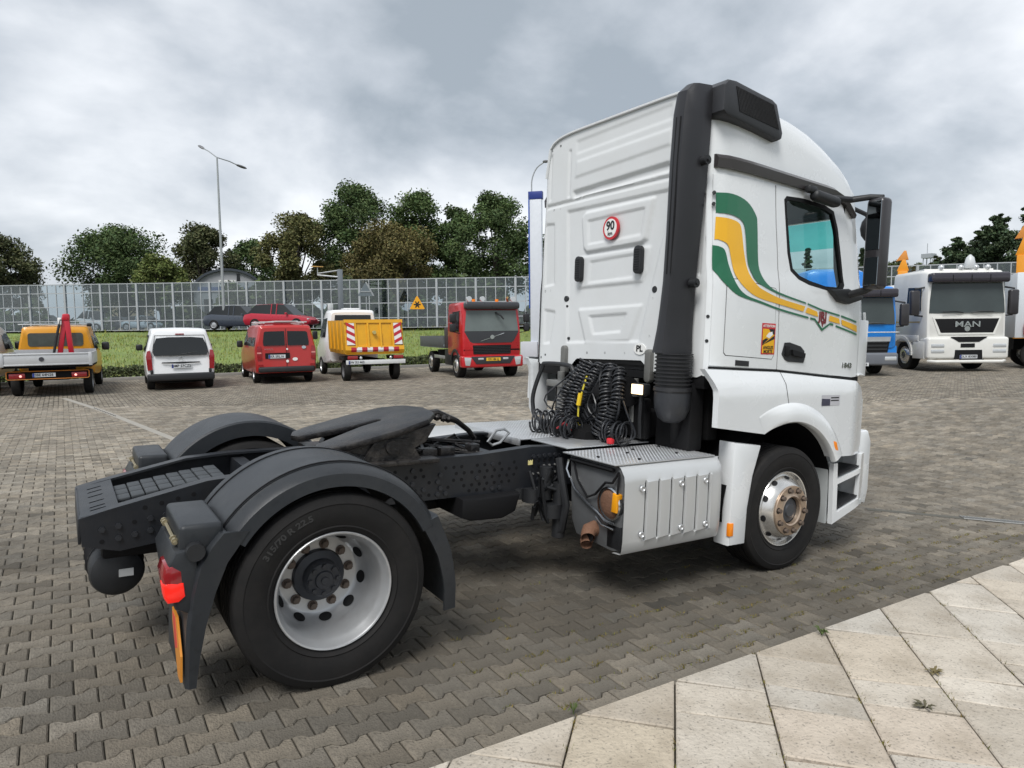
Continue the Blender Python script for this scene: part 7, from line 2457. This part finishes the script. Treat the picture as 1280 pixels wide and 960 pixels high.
o, P = strip_path(lin((80, 498), (126, 513), 6) + lin((134, 516), (222, 551), 10)[0:], 0.12, 0.006, 'drain_channel', m_conc, 'pale drain strip crossing the paving at far left', 'drain')
gb = MB()
for t in np.linspace(0, 1, 14):
    q = ground_at(118 + 26 * t, 510.5 + 9.8 * t)
    gb.box((q.x, q.y, q.z + 0.008), (0.02, 0.12, 0.006))
tag(gb.build('drain_slot', seal, o), kind='stuff')
o, P = strip_path(lin((1083, 636.5), (1330, 659.5), 10), 0.10, 0.004, 'drain_channel', M('drain_dark', (0.10, 0.095, 0.08), 0.9), 'steel drain grating in the paving beyond the front step', 'drain')
a, b = ground_at(1203, 647.5), ground_at(1330, 659.5)
d = (b - a)
ln = d.length
d.normalize()
s = Vector((-d.y, d.x, 0))
me_bar = MB().box((0, 0, 0), (0.012, 0.10, 0.012)).mesh('grate_bar', m_grate, None)
k = 0
while k * 0.032 < ln:
    q = a + d * (k * 0.032)
    obj_from_mesh('grate_bar', me_bar, o, (q.x, q.y, gz(q.x, q.y) + 0.010), (0, 0, math.atan2(d.y, d.x) + R(14)))
    k += 1
for e_ in (-1, 1):
    p0, p1 = a + s * e_ * 0.055, b + s * e_ * 0.055
    MB().tube([(p0.x, p0.y, gz(p0.x, p0.y) + 0.008), (p1.x, p1.y, gz(p1.x, p1.y) + 0.008)], 0.006, 4).build('grate_edge', m_grate, o)

# ---------------- moss and weeds in the joints
m_moss = M('moss', (0.14, 0.13, 0.03), 0.95, attr='tone', var=0.4, vscale=30)
pts = []
for _ in range(340):
    x = rng.uniform(0.6, 7.0)
    y = -2.07 + abs(rng.gauss(0, 0.55))
    r_ = round((y - YOFF) / PY)
    yy = (r_ + 0.5) * PY + YOFF
    if yy < KERB_Y:
        continue
    for _k in range(rng.randrange(6, 26)):
        X = x + rng.gauss(0, 0.03); Y = yy + rng.gauss(0, 0.012)
        pts.append((X, Y, plane_z(X, Y) - 0.008))
scatter_blades('moss', 'yellowish moss in the paving joints beside the slabs', 'moss', pts, 0.008, 0.022, 0.004, m_moss)
pts = []
for k in range(6):
    v0 = 2.12 + 0.46 * k
    for _ in range(26):
        u = rng.uniform(-1.3, 2.0)
        X, Y = D1[0] * u + D2[0] * v0, D1[1] * u + D2[1] * v0
        if Y > KERB_Y + 0.01:
            continue
        for _k in range(rng.randrange(3, 16)):
            a, b = X + rng.gauss(0, 0.012), Y + rng.gauss(0, 0.012)
            pts.append((a, b, plane_z(a, b) + 0.004))
scatter_blades('joint_grass', 'tiny grass in the joints of the pale slabs', 'grass', pts, 0.01, 0.035, 0.003, m_moss)
m_weed = M('weed_leaf', (0.07, 0.10, 0.025), 0.8, var=0.3)


def weed(px, py, label, R_=0.045, n=14, h=0.03, mat=None):
    d = pix_ray(px, py)
    z = 0.0
    for _ in range(10):
        t = (z - CAM.z) / d.z
        q = CAM + d * t
        z = plane_z(q.x, q.y) + 0.016
    w = empty('weed', label, 'weed', (q.x, q.y, z), 0, 'weeds in the stone slabs')
    mb = MB()
    for k in range(n):
        a = rng.uniform(0, 6.28)
        l = R_ * rng.uniform(0.5, 1.2)
        tip = Vector((math.cos(a) * l, math.sin(a) * l, h * rng.uniform(0.3, 1.1)))
        mid = tip * 0.55 + Vector((0, 0, h * 0.4))
        sd_ = Vector((-math.sin(a), math.cos(a), 0)) * l * 0.16
        mb.add([(0, 0, 0), mid - sd_, tip, mid + sd_], [(0, 1, 2, 3)])
    mb.build('leaves', mat or m_weed, w, None)
    mb = MB().cyl((0, 0, -0.01), (0, 0, h * 0.5), 0.003, n=5)
    mb.build('stem', mat or m_weed, w)
    return w


weed(1027, 794, 'bright green weed at the corner where slabs meet the dark paving', 0.05, 18, 0.05)
weed(1156, 886, 'brownish weed lying in the middle of the slabs', 0.06, 18, 0.035, M('weed_brown', (0.11, 0.10, 0.06), 0.85, var=0.4))
weed(717, 890, 'small green weed at the slab edge nearest the rear wheel', 0.035, 12, 0.04)
weed(1167, 842, 'dry tuft in a slab joint above the brownish weed', 0.05, 16, 0.03, M('weed_dry', (0.16, 0.13, 0.06), 0.9, var=0.4))

# ================================================================== trees
NPR = np.random.default_rng(5)


def leaf_mesh(name, pts, size, mat, flat=0.0):
    """pts: (x,y,z,tone); one small four-cornered leaf spray each"""
    P = np.array(pts, dtype=np.float64)
    n = len(P)
    c = P[:, :3]
    u = NPR.normal(size=(n, 3)) * (1, 1, 0.7)
    u /= np.linalg.norm(u, axis=1)[:, None]
    w = np.cross(u, NPR.normal(size=(n, 3)))
    w /= np.linalg.norm(w, axis=1)[:, None] + 1e-9
    s = (size * NPR.uniform(0.5, 1.35, n))[:, None]
    V = np.stack([c - u * s, c + w * s * 0.55 - u * s * 0.1, c + u * s, c - w * s * 0.5 + u * s * 0.15], 1).reshape(-1, 3)
    me = bpy.data.meshes.new(name)
    me.vertices.add(4 * n)
    me.vertices.foreach_set('co', V.astype(np.float32).ravel())
    me.loops.add(4 * n)
    me.loops.foreach_set('vertex_index', np.arange(4 * n, dtype=np.int32))
    me.polygons.add(n)
    me.polygons.foreach_set('loop_start', np.arange(0, 4 * n, 4, dtype=np.int32))
    me.polygons.foreach_set('loop_total', np.full(n, 4, dtype=np.int32))
    me.materials.append(mat)
    me.update()
    me.validate()
    v = P[:, 3] * NPR.uniform(0.84, 1.2, n)
    arr = np.ones((n, 4), dtype=np.float32)
    arr[:, 0] = v * NPR.uniform(0.9, 1.15, n)
    arr[:, 1] = v
    arr[:, 2] = v * NPR.uniform(0.8, 1.1, n)
    ca = me.color_attributes.new('tone', 'FLOAT_COLOR', 'POINT')
    ca.data.foreach_set('color', np.repeat(arr, 4, axis=0).ravel())
    return me


bark = M('bark', (0.05, 0.042, 0.033), 0.95, var=0.4, vscale=4)


def broadleaf(px, pytop, wpx, depth, label, col, nleaf=8000, seed=1, squash=1.0, pybase=None, gaps=0.5):
    r = random.Random(seed)
    b = at_depth(px, 405, depth)
    t = empty('tree', label, 'tree', (b.x, b.y, ROAD_Z - 1.2), group='trees beyond the road')
    Htop = at_depth(px, pytop, depth).z - t.location.z
    rad = wpx * 1.13 * depth / FPX / 2
    zc = Htop * 0.5
    z0 = min(Htop - rad * 2.0 * squash, 4.2)
    # crown: many unequal lobes down a rounded envelope
    lobes = []
    nl = 46
    for k in range(nl):
        a = r.uniform(0, 6.28)
        f = r.random() ** 0.45
        zz = (k + r.random()) / nl
        env = min(1.0, 0.62 + 1.1 * zz) * max(0.12, 1 - max(0, (zz - 0.55) / 0.45) ** 2.0) ** 0.62
        rr = rad * env * f * 0.84
        lobes.append((rr * math.cos(a), rr * math.sin(a), z0 + (Htop - z0 - rad * 0.16) * zz, rad * r.uniform(0.20, 0.34)))
    lobes.append((0.1 * rad, 0, Htop - rad * 0.24, rad * 0.24))
    pts = []
    per = int(nleaf * 3.2) // len(lobes)
    for (x, y, z, lr) in lobes:
        tone_ = r.uniform(0.75, 1.25)
        for _ in range(per):
            d = Vector((r.gauss(0, 1), r.gauss(0, 1), r.gauss(0, 1))).normalized()
            q = lr * (r.random() ** 0.45) * (1 + 0.27 * r.gauss(0, 1) * gaps)
            pts.append((x + d.x * q, y + d.y * q, z + d.z * q * 0.85, tone_))
    obj_from_mesh('crown', leaf_mesh('crown', pts, 0.135 * depth / 65, M('leaf_' + label[:18], col, 0.8, attr='tone', var=0.3, vscale=0.6, spec=0.2)), t)
    tr = MB().tube([(0, 0, 0), (0.05, 0.02, zc * 0.4), (0, 0.08, zc), (0.05, 0, Htop - rad * 0.5)], [0.32, 0.26, 0.16, 0.05], 8)
    for (x, y, z, lr) in lobes[::3]:
        tr.tube([(0, 0, max(1.2, z * 0.45)), (x * 0.5, y * 0.5, z * 0.78), (x, y, z)], [0.11, 0.07, 0.03], 5)
    tr.build('trunk', bark, t)
    return t


G1, G2, G3, OL, BR = (0.078, 0.118, 0.048), (0.085, 0.128, 0.05), (0.13, 0.165, 0.055), (0.128, 0.132, 0.056), (0.088, 0.10, 0.05)
broadleaf(2, 292, 84, 72, 'dark tree cut off by the left edge of the picture', BR, 8000, 11)
broadleaf(156, 283, 116, 78, 'wide dark green tree with two humps above the left barrier', G1, 11000, 12, 0.7)
broadleaf(203, 320, 66, 72, 'small round yellow-green tree left of the street lamp', G3, 5000, 13, 0.7)
broadleaf(257, 281, 76, 80, 'dark brownish tree directly behind the street lamp', BR, 8000, 14)
broadleaf(318, 300, 74, 84, 'small dark tree right of the street lamp', G1, 5000, 15)
broadleaf(372, 268, 86, 70, 'olive brown tree above the red car', OL, 9000, 16)
broadleaf(446, 232, 108, 76, 'tallest green round-topped tree in the middle row', G1, 12000, 17)
broadleaf(492, 281, 112, 66, 'broad russet olive tree in front of the tall ones', (0.130, 0.118, 0.05), 11000, 18, 0.75)
broadleaf(527, 240, 90, 80, 'green pointed tree right of the tallest one', G2, 8000, 19)
broadleaf(574, 259, 76, 82, 'slim green tree between two taller crowns', G1, 6000, 20)
broadleaf(620, 243, 104, 68, 'dense green tree beside the blue totem', G1, 12000, 21)
broadleaf(700, 285, 90, 76, 'green tree between the blue totem and the cab rear wall', G1, 5000, 22)


def conifer(px, pytop, wpx, depth, label, col, n=5000, seed=1, pine=False, base_z=None):
    r = random.Random(seed)
    b = at_depth(px, 400, depth)
    t = empty('conifer', label, 'tree', (b.x, b.y, ROAD_Z - 1.2), group='conifers on the right')
    Htop = at_depth(px, pytop, depth).z - t.location.z
    rad = wpx * depth / FPX / 2
    pts = []
    br = MB().tube([(0, 0, 0), (0, 0, Htop)], [0.25, 0.03], 7)
    nb = 46 if pine else 60
    for k in range(nb):
        f = (k + r.random()) / nb
        z = Htop * (0.12 + 0.88 * f)
        ln_ = rad * ((1 - f) ** (0.55 if pine else 0.9)) * r.uniform(0.7, 1.15) + 0.15
        a = r.uniform(0, 6.28)
        dr = -0.12 if not pine else 0.25
        tip = Vector((math.cos(a) * ln_, math.sin(a) * ln_, z + dr * ln_))
        br.tube([(0, 0, z), tuple(tip)], [0.05, 0.015], 4)
        tn = r.uniform(0.7, 1.3)
        for _ in range(3 * n // nb):
            s = r.random() ** 0.7
            sp = ln_ * 0.22 * (1.1 - s * 0.6)
            pts.append((tip.x * s + r.gauss(0, sp), tip.y * s + r.gauss(0, sp), z + (tip.z - z) * s + r.gauss(0, sp * 0.55), tn))
    obj_from_mesh('crown', leaf_mesh('crown', pts, 0.14 * depth / 60, M('needle_' + str(px), col, 0.85, attr='tone', var=0.3, spec=0.2)), t)
    br.build('trunk', bark, t)
    return t


PN = (0.052, 0.078, 0.042)
conifer(1196, 299, 80, 62, 'low dark pine with open star-shaped top behind the white truck', PN, 4500, 31, True)
conifer(1243, 271, 92, 60, 'dark pine with ragged top behind the white truck', PN, 6500, 32, True)
conifer(1281, 262, 100, 58, 'tall dark pine cut off by the right edge', PN, 7500, 33, True)
conifer(1222, 290, 84, 66, 'bushy dark pine between the low pine and the ragged one', (0.034, 0.054, 0.022), 5000, 34, True)
conifer(1168, 322, 40, 64, 'smallest pale pine left of the dark pines', (0.06, 0.075, 0.03), 2500, 35, True)
conifer(1008, 311, 34, 75, 'small spruce seen through the cab side window', PN, 4000, 36)
conifer(1075, 311, 26, 78, 'slim spruce between cab and door mirror', PN, 3000, 37)
for i, (px, py, w, lb) in enumerate(((1117, 327, 44, 'pale green bush right of the door mirror above the barrier'), (1146, 331, 30, 'small dark bush above the barrier left of the lattice tower'))):
    broadleaf(px, py, w, 70, lb, (0.075, 0.095, 0.04), 2500, 50 + i, 0.6)

# dark undergrowth behind the barrier
pts = []
r = random.Random(77)
for _ in range(42000):
    u = r.random()
    px = 205 + 480 * u if r.random() < 0.92 else r.uniform(-60, 140)
    dp = r.uniform(56, 64)
    q = at_depth(px, 405, dp)
    top_ = 3.6 + 1.2 * math.sin(px * 0.045) + 0.7 * math.sin(px * 0.13 + 2) - (1.6 if px < 150 else 0)
    pts.append((q.x, q.y, ROAD_Z - 0.8 + top_ * r.random() ** 0.85, r.uniform(0.6, 1.2)))
o = obj_from_mesh('undergrowth', leaf_mesh('undergrowth', pts, 0.26, M('undergrowth_leaf', (0.075, 0.10, 0.046), 0.85, attr='tone', var=0.3, spec=0.2)))
tag(o, 'dark undergrowth seen through the barrier glass', 'undergrowth', kind='stuff')
